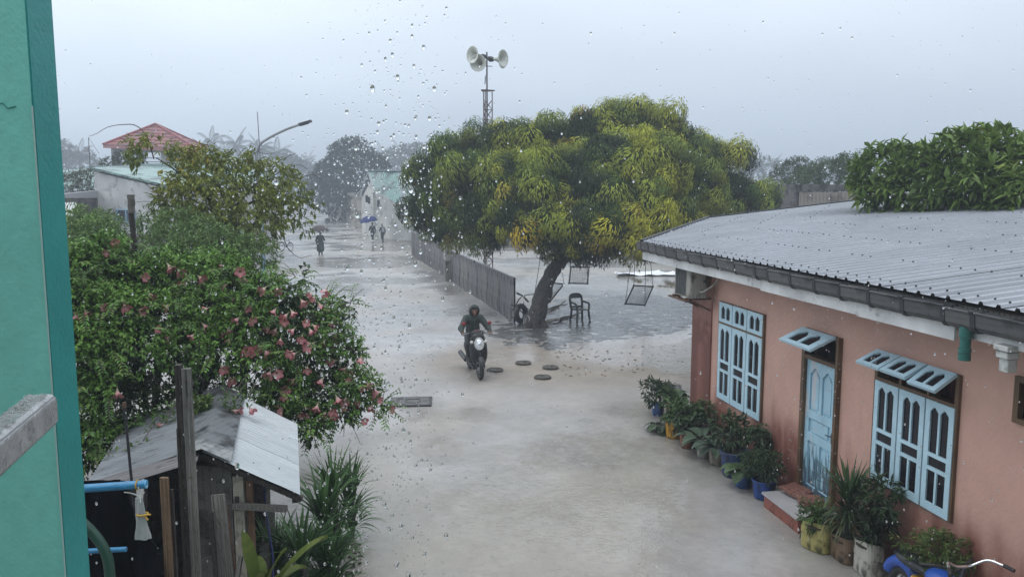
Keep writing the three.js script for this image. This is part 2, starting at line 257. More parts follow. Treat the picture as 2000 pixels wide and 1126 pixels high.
// ---------------------------------------------------------------- the pink house on the right (its own axes: x along the wall towards us, z out to the road)
const HT = -1.3945, HO = V(4.07, 0, -10.8), hc = Math.cos(HT), hs = Math.sin(HT);
const hw = (s, y, z) => V(HO.x + hc * s + hs * z, y, HO.z - hs * s + hc * z);   // a point given along the house wall
{
  const house = thing('house', 'salmon pink single storey house with pale blue joinery under a grey corrugated roof', 'house', HO, HT);
  const paint = texture(768, (u, v) => { // 11 m by 3.3 m of painted render, damp and stained towards the ground
    const x = u * 11 - 4.2, y = v * 3.3, a = fbm(x * 1.2 + 4, y * 1.2, 5, 151), b = fbm(x * 5, y * 5, 4, 157), drip = fbm(x * 3.1 + 1.5 * fbm(x * 1.3, y * 0.4, 2, 167), y * 0.6 + 3, 5, 163);
    let c = [0.80, 0.63, 0.57]; c = c.map(k => k * (0.95 + 0.12 * (a - 0.5) + 0.06 * (b - 0.5)));
    const low = smooth(1.2, 0.3, y + 0.9 * (drip - 0.5) + 0.5 * (a - 0.5)); c = mixc(c, [0.43, 0.25, 0.21], clamp(1.0 * low * (0.5 + 1.0 * b)));
    c = mixc(c, [0.63, 0.47, 0.42], 0.3 * smooth(0.55, 0.8, drip) * smooth(3.2, 1.4, y));
    c = mixc(c, [0.36, 0.25, 0.21], 0.6 * smooth(0.5, 0.8, b) * smooth(0.5, 0.1, y));
    c = mixc(c, [0.80, 0.58, 0.50], 0.5 * smooth(0.6, 0.72, b) * smooth(0.9, 0.5, y) * smooth(0.2, 0.5, y));
    c = mixc(c, [0.40, 0.30, 0.26], 0.55 * smooth(0.35, 0.0, Math.abs(x + 3.1)) * smooth(0.3, 0.62, b) * smooth(2.25, 2.5, y) * smooth(2.9, 2.6, y));
    const bare = smooth(0.52, 0.56, fbm(x * 1.6, y * 2.0, 4, 171)) * smooth(0.62, 0.42, y) * smooth(2.9, 3.4, x); c = mixc(c, [0.52, 0.52, 0.50], bare);
    return c;
  }, { w: 2048 });
  paint.wrapS = paint.wrapT = THREE.ClampToEdgeWrapping; paint.repeat.set(1 / 11, 1 / 3.3); paint.offset.set(4.2 / 11, 0);
  const pink = mat([1, 1, 1], 0.62, { map: paint, ...bm(BUMP, 0.9, 0.006) }); pink.bumpMap.offset.set(0, 0);
  const W1 = [-2.78, -1.19, 0.82, 2.5], W2 = [1.54, 2.91, 0.94, 2.5], DR = [-0.03, 0.8, 0.2, 2.5], W3 = [3.6, 4.5, 2.22, 2.66];
  const wall = obj('wall', holed(10.1, 3.12, [W1, W2, DR, W3].map(w => rect(w[0], w[2], w[1], w[3])), 0.16, -3.93, 0).translate(0, 0, -0.16), pink, house);
  obj('wall', boxuv(new THREE.BoxGeometry(0.82, 3.1, 0.03)).translate(-3.52, 1.55, 0.0145), pink, house);      // raised band at the corner
  const side = mat([0.50, 0.27, 0.20], 0.7, { map: again(GRIME, 0.4) });
  obj('wall', [wallGeo([-3.93, -0.08], [-7.8, -3.1], 0, 3.1, 3.35, 0.16), wallGeo([-7.8, -3.1], [-7.8, -6.3], 0, 3.35, 3.7, 0.16)], side, house, 'rear walls of the house');
  obj('wall', [wallGeo([6.1, -0.08], [6.1, -6.3], 0, 3.1, 3.7, 0.16), wallGeo([-7.8, -6.3], [6.1, -6.3], 0, 3.7, 3.7, 0.16), wallGeo([-3.6, -2.6], [5.9, -2.6], 0.02, 3.0, 3.0, 0.1)], side, house);
  // casement leaves
  const arch = (x0, y0, x1, y1) => { const w = x1 - x0, m = (x0 + x1) / 2, r = []; r.push([x0, y0], [x1, y0], [x1, y1 - 0.4 * w]); for (const [t, h] of [[0.80, 0.2], [0.72, 0.16], [0.66, 0.04], [0.5, 0]]) r.push([x0 + w * t, y1 - h * w]); for (const [t, h] of [[0.34, 0.04], [0.28, 0.16], [0.2, 0.2]]) r.push([x0 + w * t, y1 - h * w]); r.push([x0, y1 - 0.4 * w]); return r; };
  const leafGeo = (w, h) => { const e = w * 0.17, m = w * 0.07, x1 = w / 2 - m / 2, x2 = w / 2 + m / 2; return holed(w, h, [arch(e, h * 0.53, x1, h * 0.945), arch(x2, h * 0.53, w - e, h * 0.945), rect(e, h * 0.405, w - e, h * 0.495), rect(e, h * 0.075, x1, h * 0.37), rect(x2, h * 0.075, w - e, h * 0.37)], 0.036); };
  const ventGeo = (w, h) => { const e = w * 0.17, m = w * 0.09; return holed(w, h, [arch(e, h * 0.17, w / 2 - m / 2, h * 0.84), arch(w / 2 + m / 2, h * 0.17, w - e, h * 0.84)], 0.036); };
  function win(W, open, label) {
    const [x0, x1, y0, y1] = W, w = (x1 - x0 - 0.10) / 3, mid = y0 + (y1 - y0) * 0.785, f = 0.05;
    const parts = [bx(f, y1 - y0, 0.10, x0 + f / 2, (y0 + y1) / 2, -0.012), bx(f, y1 - y0, 0.10, x1 - f / 2, (y0 + y1) / 2, -0.012)];
    for (const y of [y0 + f / 2, mid, y1 - f / 2]) parts.push(bx(x1 - x0 - 2 * f, f * (y === mid ? 0.8 : 1), 0.10, (x0 + x1) / 2, y, -0.0125));
    for (const k of [1, 2]) { const x = lerp(x0, x1, k / 3); parts.push(bx(0.035, mid - y0 - 1.4 * f, 0.09, x, (y0 + f + mid - 0.02) / 2, -0.014), bx(0.035, y1 - mid - 1.4 * f, 0.09, x, (mid + 0.02 + y1 - f) / 2, -0.014)); }
    const t = obj('window', parts, M.frame, house, label);
    for (let k = 0; k < 3; k++) {
      const xa = lerp(x0 + 0.02, x1 - 0.02, k / 3) + 0.012, lw = (x1 - x0 - 0.04) / 3 - 0.022;
      const a = obj('casement', leafGeo(lw, mid - y0 - 0.03), M.blue, t); a.position.set(xa, y0 + 0.012, 0.012);
      const pg = obj('pane', new THREE.BoxGeometry(lw - 0.06, mid - y0 - 0.12, 0.006), M.glass, t); pg.position.set(xa + lw / 2, (y0 + mid) / 2, 0.026);
      const v = obj('top_vent', ventGeo(lw, y1 - mid - 0.03), M.blue, t), q = obj('pane', new THREE.BoxGeometry(lw - 0.06, y1 - mid - 0.1, 0.006), M.glass, t);
      v.position.set(xa, mid + 0.02, 0.012); q.position.set(xa + lw / 2, (mid + y1) / 2, 0.026);
      if (open) { const A = -[1.12, 1.12, 0.98][k], H = y1 - mid - 0.03, top = y1 - 0.015; v.rotation.x = A; q.rotation.x = A; v.position.set(xa, top - H * Math.cos(A), 0.03 - H * Math.sin(A)); q.position.set(xa + lw / 2, top - H / 2 * Math.cos(A) - 0.016 * Math.sin(A), 0.03 - H / 2 * Math.sin(A) + 0.016 * Math.cos(A)); }
    }
    return t;
  }
  win(W1, false, 'closed three leaf window left of the door'); win(W2, true, 'three leaf window with its top vents propped open');
  { const t = obj('window', [bx(0.06, 0.44, 0.1, 3.63, 2.44, -0.012), bx(0.06, 0.44, 0.1, 4.47, 2.44, -0.012), bx(0.78, 0.05, 0.1, 4.05, 2.245, -0.0125), bx(0.78, 0.05, 0.1, 4.05, 2.635, -0.0125)], M.frame, house, 'small dark window at the right end'); obj('pane', bx(0.78, 0.36, 0.008, 4.05, 2.44, -0.03), M.glass, t); }
  { // door and its open transom
    const [x0, x1, y0, y1] = DR, f = 0.055, mid = 2.1;
    const t = obj('door_frame', [bx(f + 0.02, y1 - y0, 0.13, x0 + f / 2, (y0 + y1) / 2, -0.0), bx(f, y1 - y0, 0.13, x1 - f / 2 + 0.02, (y0 + y1) / 2, -0.0), bx(x1 - x0 - 0.09, f, 0.12, (x0 + x1) / 2, y1 - f / 2, 0), bx(x1 - x0 - 0.09, f, 0.12, (x0 + x1) / 2, mid + 0.02, 0)], M.frame, house);
    const peel = texture(512, (u, v) => { const s = fbm(u * 26, v * 9, 4, 181), b = fbm(u * 5, v * 6, 4, 187), low = smooth(0.55, 0.05, v), wear = smooth(0.50, 0.66, s * 0.6 + b * 0.25 + 0.36 * low - 0.05) * smooth(0.62, 0.15, v + 0.25 * (b - 0.5)) * smooth(0.1, 0.5, u + 0.5 * low); let c = [0.68, 0.83, 0.90].map(k => k * (0.94 + 0.14 * (b - 0.5))); c = mixc(c, [0.78, 0.76, 0.77], 0.75 * smooth(0.6, 0.7, fbm(u * 4 + 5, v * 6 + 1, 4, 191)) * smooth(0.25, 0.5, v)); return mixc(c, [0.22, 0.29, 0.34], wear * 0.85); });
    peel.wrapS = peel.wrapT = THREE.ClampToEdgeWrapping; peel.repeat.set(1 / 0.74, 1 / 1.86);
    const dm = mat([0.97, 0.97, 0.97], 0.4, { map: peel }), w = 0.725, h = 1.86;
    const d = obj('door', holed(w, h, [rect(0.1, 0.12, 0.33, 0.74), rect(0.395, 0.12, 0.625, 0.74), rect(0.1, 0.86, 0.625, 1.06), arch(0.1, 1.17, 0.33, 1.76), arch(0.395, 1.17, 0.625, 1.76)], 0.045), dm, house, 'pale blue panelled door with worn flaking paint'); d.position.set(x0 + 0.055, y0 + 0.02, -0.03);
    for (const q of [rect(0.1, 0.12, 0.33, 0.74), rect(0.395, 0.12, 0.625, 0.74), rect(0.1, 0.86, 0.625, 1.06), arch(0.1, 1.17, 0.33, 1.76), arch(0.395, 1.17, 0.625, 1.76)]) { const g = extr(q, 0.016), cx = (q[0][0] + q[1][0]) / 2, cy = (q[0][1] + q[2][1]) / 2; const g2 = extr(q.map(p => [cx + (p[0] - cx) * 0.72, cy + (p[1] - cy) * 0.86]), 0.034); obj('door_panel', [g, g2.translate(0, 0, 0.001)], dm, d); }
    obj('handle', [bx(0.03, 0.14, 0.008, 0.675, 0.93, 0.05), bar([0.675, 0.96, 0.05], [0.675, 0.96, 0.085], 0.009), bar([0.68, 0.96, 0.085], [0.58, 0.955, 0.085], 0.008)], M.darkMetal, d);
    const H = y1 - mid - 0.08, A = -1.15, lw = 0.79, tv = obj('transom', ventGeo(lw, H + 0.06), M.blue, t), q = obj('pane', new THREE.BoxGeometry(lw - 0.08, H - 0.02, 0.006), M.glass, t); const HH = H + 0.06, top = y1 - 0.02;
    tv.rotation.x = q.rotation.x = A; tv.position.set(x0 - 0.005, top - HH * Math.cos(A), 0.06 - HH * Math.sin(A)); q.position.set(x0 - 0.005 + lw / 2, top - HH / 2 * Math.cos(A) - 0.016 * Math.sin(A), 0.06 - HH / 2 * Math.sin(A) + 0.016 * Math.cos(A));
  }
  // roof: single pitch, its far corner cut along the lane
  const RZ = 0.56, sl = 0.104, ry = z => 3.345 + sl * (RZ - z), zf = s => s >= -5.25 ? RZ : RZ - (-5.25 - s) * 0.80, zb = -6.6, S0 = -9.15, S1 = 7.2;
  const under = []; { const a = [[S1, RZ - 0.06], [-5.2, RZ - 0.06], [S0 + 0.05, zf(S0) - 0.08], [S0 + 0.05, zb + 0.05], [S1, zb + 0.05]].map(q => V(q[0], ry(q[1]) - 0.05, q[1])); under.push(slab([a[0], a[1], a[4]], 0.05), slab([a[1], a[2], a[3]], 0.05), slab([a[1], a[3], a[4]], 0.05)); }
  const zinc = [0, 1, 2].map(k => mat([[0.36, 0.375, 0.41], [0.37, 0.385, 0.42], [0.35, 0.365, 0.40]][k], 0.45, { map: again(SOFT, 0.21 + 0.05 * k, 0.3), roughnessMap: again(ROUGH, 0.6) }));
  zinc.forEach((m, k) => { m.map.offset.set(0.3 * k, 0.2 * k); });
  const roof = obj('roof', under, M.greyWood, house, 'grey corrugated metal roof rising away from the road');
  let ns = 0;
  for (let s = S0; s < S1 - 0.1; s += 0.82) {
    const cols = [], step = 0.205; for (let k = 0; k < 4; k++) for (const [dx, dy] of [[0, 0], [0.135, 0], [0.15, 0.028], [0.185, 0.028], [0.2, 0]]) cols.push([s + k * step + dx, dy]); cols.push([s + 4 * step + 0.02, 0.002]);
    const jit = 0.012 * (hash(ns, 3, 8) - 0.5), pos = [], idx = [], uv = [], n = 7;
    cols.forEach(([x, dy], i) => { const a = zf(Math.min(x, S1)) + jit, b = zb; for (let j = 0; j <= n; j++) { const z = lerp(a, b, j / n); pos.push(x, ry(z) + dy + 0.006 + 0.004 * hash(ns, j, 4) + (i === cols.length - 1 ? 0.004 : 0), z); uv.push(x, z); } });
    for (let i = 0; i < cols.length - 1; i++) for (let j = 0; j < n; j++) { const a = i * (n + 1) + j, b = a + n + 1; idx.push(a, a + 1, b, b, a + 1, b + 1); }
    const g = new THREE.BufferGeometry(); g.setAttribute('position', new THREE.Float32BufferAttribute(pos, 3)); g.setAttribute('uv', new THREE.Float32BufferAttribute(uv, 2)); g.setIndex(idx); const q = g.toNonIndexed(); q.computeVertexNormals();
    obj('roof_sheet', q, zinc[ns % 3], roof); ns++;
  }
  const screws = []; const rs = rng(77);
  for (let s = S0 + 0.17; s < S1; s += 0.205) for (const d of [0.13, 1.15, 2.3, 3.45, 4.6, 5.8, 6.7]) { const z = zf(s) - d + (rs() - 0.5) * 0.05; if (z < zb || (d > 1 && rs() < 0.45)) continue; screws.push(cyl(0.012, 0.01, 0.018, s, ry(z) + 0.034, z, 6)); }
  obj('roof_screw', screws, M.darkMetal, roof).userData.kind = 'stuff';
  // gutter in lengths, fascia, soffit
  const gut = mat([0.028, 0.03, 0.034], 0.5), guts = [0, 1, 2].map(k => mat([[0.095, 0.098, 0.108], [0.08, 0.083, 0.092], [0.11, 0.112, 0.12]][k], 0.5, { map: again(GRIME, 1.3) })), J = [-5.30, -5.03, -4.62, -4.2, -3.72, -3.2, -2.68, -2.12, -1.55, -0.95, -0.3, 0.05, 0.64, 1.2, 1.72, 2.27, 2.82, 3.4, 3.78, 4.4, 5.1, 5.8, 6.6, 7.2];
  const prof = (w) => [[0, 0.175], [0, 0.03], [0.025, 0], [0.075, 0], [0.115, 0.045], [0.125, 0.15], [0.14, 0.165], [0.14, 0.178], [0.118, 0.178], [0.105, 0.06], [0.07, 0.018], [0.03, 0.018], [0.016, 0.04], [0.016, 0.175]].map(p => [-p[0] * w, p[1] * w]);
  for (let i = 0; i < J.length - 1; i++) {
    const l = J[i + 1] - J[i], y = 3.185 - 0.004 * i + 0.008 * hash(i, 1, 6);
    const g = obj('gutter_length', extr(prof(1), l - 0.02).rotateY(Math.PI / 2), guts[i % 3], house); g.position.set(J[i], y, 0.545); g.rotation.z = 0.016 * (hash(i, 7, 2) - 0.4) / Math.max(l, 0.4);
    obj('gutter_joint', extr(prof(1.14), 0.06).rotateY(Math.PI / 2), gut, house).position.set(J[i + 1] - 0.045, y - 0.016, 0.535);
  }
  const fas = mat([0.80, 0.81, 0.83], 0.4, { map: again(MOTTLE, 0.35) });
  for (const [a, b] of [[-5.25, -0.35], [-0.345, 1.9], [1.905, 3.42]]) obj('fascia_board', bx(b - a, 0.25, 0.03, (a + b) / 2, 3.115 - 0.007 * (a + b) / 2, 0.54), fas, house);
  obj('fascia_board', beam([-5.25, 3.16, 0.5], [-9.1, 3.55, -2.6], 0.03, 0.19), fas, house); obj('fascia_board', bx(3.7, 0.2, 0.03, 5.3, 3.12, 0.52), fas, house);
  obj('soffit', slab([[7.1, 3.085, 0.505], [-3.9, 3.09, 0.505], [-3.9, 3.09, -0.01], [7.1, 3.085, -0.01]], 0.02), mat([0.35, 0.34, 0.33], 0.7), house);
  // verge flashing along the cut corner
  obj('verge_flashing', [beam([-5.28, ry(RZ) + 0.03, RZ + 0.01], [S0 - 0.02, ry(zf(S0)) + 0.035, zf(S0)], 0.07, 0.06), beam([S0 - 0.03, ry(zf(S0)) + 0.03, zf(S0)], [S0 - 0.03, ry(zb) + 0.03, zb], 0.07, 0.05)], gut, house);
  // green downpipe
  const green = mat([0.035, 0.17, 0.15], 0.4, { map: again(MOTTLE, 2) });
  obj('downpipe', [cyl(0.046, 0.046, 0.36, 3.62, 2.84, 0.6, 18), cyl(0.056, 0.056, 0.09, 3.62, 3.04, 0.6, 18), cyl(0.054, 0.054, 0.04, 3.62, 2.9, 0.6, 18), cyl(0.053, 0.053, 0.06, 3.62, 2.83, 0.6, 18)], green, house);
  obj('gutter_bracket', [bx(0.16, 0.05, 0.16, 4.07, 3.03, 0.56, 0.01), bx(0.13, 0.06, 0.13, 4.07, 2.97, 0.56, 0.01), bx(0.10, 0.12, 0.10, 4.07, 2.88, 0.55, 0.01)], M.white, house);
}
{ // curtain seen through the open vents
  const g = new THREE.PlaneGeometry(1.5, 1.7, 60, 1); for (let i = 0; i < g.attributes.position.count; i++) g.attributes.position.setZ(i, 0.03 * Math.sin(g.attributes.position.getX(i) * 38)); g.computeVertexNormals();
  const t = obj('curtain', g, mat([0.22, 0.05, 0.05], 0.9, { map: again(GRIME, 3, 1) })); t.position.copy(hw(2.22, 1.72, -0.3)); t.rotation.y = HT; tag(t, 'dark red curtain hanging behind the open vents of the right window', 'curtain');
}
{ // step before the door, with two wet things lying on it
  const t = thing('doorstep', 'low doorstep with grey top and red painted edge below the blue door', 'step', hw(0, 0, 0), HT);
  obj('tread', bx(0.93, 0.03, 0.60, 0.475, 0.195, 0.305), mat([0.42, 0.41, 0.42], 0.3, { map: again(SOFT, 2) }), t);
  obj('riser', bx(0.9, 0.18, 0.57, 0.475, 0.09, 0.29), mat([0.30, 0.10, 0.075], 0.6, { map: again(GRIME, 2) }), t);
  const bag = (x, w, fold) => { const g = new THREE.BoxGeometry(w, 0.07, 0.3, 14, 3, 10), p = g.attributes.position; for (let i = 0; i < p.count; i++) { const a = p.getX(i), c = p.getZ(i), e = Math.max(Math.abs(a) / (w / 2), Math.abs(c) / 0.15); p.setY(i, p.getY(i) * (1 - 0.45 * e * e) + 0.03 * fbm(a * 14 + x, c * 14, 3, 7) + fold * 0.03 * Math.sin(a * 40)); p.setX(i, a * (1 + 0.1 * fbm(c * 9, a * 9, 2, 9))); } g.computeVertexNormals(); return g; };
  const sack = mat([0.33, 0.145, 0.115], 0.45, { map: again(GRIME, 4), ...bm(BUMP, 4, 0.01) });
  const a = obj('folded_sack', bag(1, 0.32, 0), sack); a.position.copy(hw(0.20, 0.26, 0.2)); a.rotation.set(0.1, HT + 0.3, 0.0); tag(a, 'flat reddish sack on the doorstep below the hinge side of the door', 'sack');
  const b = obj('folded_sack', bag(2, 0.36, 1), sack); b.position.copy(hw(0.62, 0.27, 0.22)); b.rotation.set(0.05, HT - 0.2, 0.12); tag(b, 'crumpled reddish sack with pale ties, nearer to us on the doorstep', 'sack');
}
{ // outdoor air conditioning unit on brackets
  const t = thing('air_conditioner', 'weathered grey outdoor air conditioning unit on brackets under the eave corner', 'air conditioner', hw(-3.42, 2.52, 0.3), HT);
  const shell = mat([0.36, 0.36, 0.34], 0.45, { map: again(GRIME, 1.4) });
  obj('casing', [bx(0.76, 0.46, 0.02, 0, 0.24, -0.13), bx(0.02, 0.46, 0.27, 0.37, 0.24, 0.0), bx(0.02, 0.46, 0.27, -0.37, 0.24, 0), bx(0.76, 0.02, 0.29, 0, 0.48, 0), bx(0.76, 0.02, 0.29, 0, 0.0, 0), bx(0.2, 0.44, 0.02, 0.26, 0.24, 0.135), bx(0.04, 0.44, 0.02, -0.34, 0.24, 0.135)], shell, t);
  obj('coil', bx(0.7, 0.44, 0.18, 0, 0.24, -0.02), M.darkMetal, t);
  const gr = []; for (let k = 0; k < 14; k++) gr.push(bx(0.48, 0.009, 0.012, -0.08, 0.04 + k * 0.031, 0.14)); for (let k = 0; k < 7; k++) gr.push(bx(0.008, 0.43, 0.01, -0.31 + k * 0.075, 0.24, 0.148)); obj('grille', gr, mat([0.16, 0.17, 0.17], 0.5), t);
  obj('fan', [cyl(0.05, 0.05, 0.03, 0, 0, 0, 12).rotateX(Math.PI / 2), ...[0, 1, 2].map(k => bx(0.16, 0.09, 0.006, 0.11, 0, 0).rotateX(0.4).rotateZ(k * 2.094))].map(g => g.translate(-0.08, 0.24, 0.10)), M.darkMetal, t);
  obj('bracket', [beam([0.27, -0.03, -0.29], [0.27, -0.03, 0.2], 0.05, 0.04), beam([0.27, -0.25, -0.28], [0.27, -0.05, 0.12], 0.03, 0.03)], M.rust, t); obj('bracket', [beam([-0.27, -0.03, -0.29], [-0.27, -0.03, 0.22], 0.05, 0.04), beam([-0.27, -0.25, -0.28], [-0.27, -0.05, 0.12], 0.03, 0.03)], M.rust, t);
  obj('board', bx(0.86, 0.025, 0.05, 0, -0.025 - 0.03, 0.22), M.rust, t);
  obj('pipe', tube([[0.37, 0.1, -0.02], [0.47, 0.12, -0.05], [0.52, 0.2, -0.15], [0.55, 0.3, -0.25], [0.56, 0.42, -0.27], [0.54, 0.5, -0.28]], 0.016, 24), mat([0.4, 0.38, 0.35], 0.6), t);
}

// ---------------------------------------------------------------- fence of metal sheets along the lane, loudspeaker mast behind it
const FD = V(-0.236, 0, -0.972), FS = V(0.02, 0, -26.5);           // from its near end going away
const fp = (d, y = 0) => V(FS.x + FD.x * d, y, FS.z + FD.z * d);
const FT = Math.atan2(-FD.z, FD.x);
{
  const f = thing('sheet_fence', 'grey corrugated metal sheet fence running along the right side of the lane', 'fence', FS, FT);
  const ms = [0, 1, 2].map(k => mat([[0.19, 0.188, 0.205], [0.22, 0.215, 0.225], [0.165, 0.165, 0.18]][k], 0.55, { map: again(GRIME, 0.9 + 0.2 * k, 0.7), metalness: 0.15 })), r = rng(12);
  const sheet = (h) => { const g = new THREE.BoxGeometry(1.06, h, 0.008, 40, 1, 1), p = g.attributes.position; for (let i = 0; i < p.count; i++) p.setZ(i, p.getZ(i) + 0.0035 * Math.sin(p.getX(i) * 2 * Math.PI / 0.132)); g.computeVertexNormals(); return boxuv(g); };
  const near = sheet(1.5), far = sheet(1.62);
  for (let i = 0; i < 29; i++) { const d = 0.5 + i * 1.02, h = i > 13 ? 1.62 : 1.5, m = obj('fence_sheet', i > 13 ? far : near, ms[Math.floor(r() * 3)], f); m.position.set(d, h / 2 + 0.0 + (r() - 0.5) * 0.05, (i % 2) * 0.014); m.rotation.z = (r() - 0.5) * 0.03; m.rotation.x = (r() - 0.5) * 0.03; }
  for (let i = 0; i < 10; i++) obj('fence_post', bx(0.06, 1.5, 0.06, i * 3.06 + 0.03, 0.75, 0.07), M.darkWood, f);
  obj('rail', bx(29.6, 0.06, 0.04, 14.9, 1.28, 0.055), M.darkWood, f); obj('rail', bx(29.6, 0.06, 0.04, 14.9, 0.4, 0.055), M.darkWood, f);
  obj('capping', bx(14.2, 0.035, 0.07, 7.1, 1.51, 0.0), mat([0.16, 0.155, 0.17], 0.5), f);
  const b = thing('meter_box', 'pale grey electric meter box on a concrete pier in the metal fence', 'box', fp(12.9), FT);
  obj('pier', bx(0.42, 1.1, 0.36, 0, 0.55, -0.1), M.concrete, b); obj('cabinet', bx(0.46, 0.85, 0.3, 0, 1.42, -0.12, 0.02), mat([0.40, 0.40, 0.39], 0.5, { map: again(GRIME, 1) }), b); obj('cabinet_door', bx(0.38, 0.72, 0.02, 0, 1.42, -0.275), mat([0.43, 0.43, 0.42], 0.5), b); obj('lid', bx(0.54, 0.04, 0.38, 0, 1.865, -0.12), M.concrete, b);
  const s = thing('scrap_heap', 'tangle of dark scrap wire and sticks at the near end of the metal fence', 'scrap', fp(-0.3).add(V(0.35, 0, 0)), 0), q = [], rr = rng(44);
  for (let i = 0; i < 14; i++) { const a = V((rr() - 0.5) * 0.7, rr() * 0.9, (rr() - 0.5) * 0.8), c = a.clone().add(V((rr() - 0.5) * 0.9, (rr() - 0.3) * 0.6, (rr() - 0.5) * 0.8)); c.y = Math.max(0.02, c.y); q.push(tube([a, a.clone().lerp(c, 0.5).add(V(0, 0.1 * rr(), 0)), c], 0.012 + 0.02 * rr(), 8, 5)); } obj('stick', q, M.darkWood, s).userData.kind = 'stuff';
  const ty = thing('tyre', 'worn black tyre standing against the near end of the fence', 'tyre', V(0.30, 0.33, -26.25), 0.9); ty.rotation.x = -0.18;
  obj('tread', new THREE.TorusGeometry(0.25, 0.095, 12, 32), M.rubber, ty); obj('inner_wall', new THREE.CylinderGeometry(0.2, 0.2, 0.13, 24, 1, true).rotateX(Math.PI / 2), M.rubber, ty);
  const bu = thing('bucket', 'white plastic bucket lying on its side against the leaning tree', 'bucket', V(0.62, 0.19, -25.55), 0.5); bu.rotation.z = 1.45;
  obj('pail', new THREE.LatheGeometry([[0.001, 0], [0.14, 0], [0.15, 0.02], [0.19, 0.36], [0.2, 0.37], [0.18, 0.37], [0.14, 0.03], [0.001, 0.025]].map(p => new THREE.Vector2(...p)), 24).translate(0, -0.18, 0), mat([0.40, 0.41, 0.43], 0.4, { map: again(GRIME, 3) }), bu); obj('handle', new THREE.TorusGeometry(0.19, 0.006, 6, 20, Math.PI).rotateX(0.6).translate(0, 0.12, 0), M.steel, bu);
}
{
  const m = thing('loudspeaker_mast', 'tall rust red lattice mast carrying horn loudspeakers, standing behind the fence', 'mast', V(-1.0, 0, -32.6), 0.35);
  const leg = mat([0.13, 0.085, 0.085], 0.6), P = [0, 1, 2].map(k => [0.21 * Math.cos(k * 2.0944 + 0.5), 0.21 * Math.sin(k * 2.0944 + 0.5)]), H = 8.35;
  for (const p of P) obj('leg', bar([p[0], 0, p[1]], [p[0], H, p[1]], 0.021), leg, m);
  const br = []; for (let i = 0; i < 22; i++) for (let k = 0; k < 3; k++) { const a = P[k], b = P[(k + 1) % 3], y = i * 0.38; if (y + 0.38 > H) continue; br.push(bar([a[0], y, a[1]], [b[0], y + 0.38, b[1]], 0.011, 0.011, 5), bar([b[0], y, b[1]], [a[0], y + 0.38, a[1]], 0.011, 0.011, 5), bar([a[0], y, a[1]], [b[0], y, b[1]], 0.010, 0.010, 5)); }
  obj('lattice_bracing', br, leg, m).userData.kind = 'stuff';
  obj('top_plate', [bx(0.56, 0.05, 0.05, 0, H, 0.12), bx(0.05, 0.05, 0.5, -0.1, H, 0), bx(0.4, 0.04, 0.05, 0, H, -0.1)], leg, m); obj('pole', bar([0, 6.8, 0], [0, 9.85, 0], 0.032), mat([0.11, 0.10, 0.11], 0.5, { metalness: 0.3 }), m);
  obj('bracket', [bar([-0.32, 9.62, 0.03], [0.3, 9.62, 0.03], 0.016), bar([-0.22, 9.30, 0.04], [0.2, 9.30, 0.04], 0.014), bar([-0.07, 8.9, 0.02], [-0.1, 8.6, 0.05], 0.02), bar([-0.1, 8.95, 0.03], [0.02, 8.95, 0.03], 0.01)], M.darkMetal, m);
  const horn = mat([0.62, 0.63, 0.57], 0.5, { map: again(SOFT, 1.2) });
  const bell = new THREE.LatheGeometry([[0.035, -0.02], [0.05, 0.06], [0.075, 0.16], [0.12, 0.27], [0.19, 0.36], [0.27, 0.41], [0.298, 0.415], [0.3, 0.425], [0.265, 0.425], [0.18, 0.375], [0.11, 0.285], [0.066, 0.17], [0.04, 0.06], [0.001, 0.05]].map(p => new THREE.Vector2(...p)), 30), driver = new THREE.LatheGeometry([[0.001, -0.2], [0.07, -0.2], [0.085, -0.17], [0.085, -0.05], [0.06, 0.0], [0.035, 0.01]].map(p => new THREE.Vector2(...p)), 20);
  const place = (x, y, z, dx, dy, dz, lab) => { const h = obj('horn_loudspeaker', bell, horn, m, lab); h.position.set(x, y, z); h.scale.setScalar(1.12); h.quaternion.setFromUnitVectors(V(0, 1, 0), V(dx, dy, dz).normalize()); obj('driver', driver, M.darkMetal, h); obj('phase_plug', cyl(0.02, 0.035, 0.06, 0, 0.07, 0, 12), M.steel, h); };
  place(-0.27, 9.66, 0.1, -0.95, 0.0, 0.45, 'upper left horn'); place(-0.2, 9.42, -0.05, -0.55, -0.12, 0.75, 'lower left horn'); place(0.27, 9.58, 0.05, 0.58, -0.02, 0.85, 'right horn'); place(0.33, 9.63, -0.2, 0.9, 0.0, -0.2, 'horn behind the right one');
}

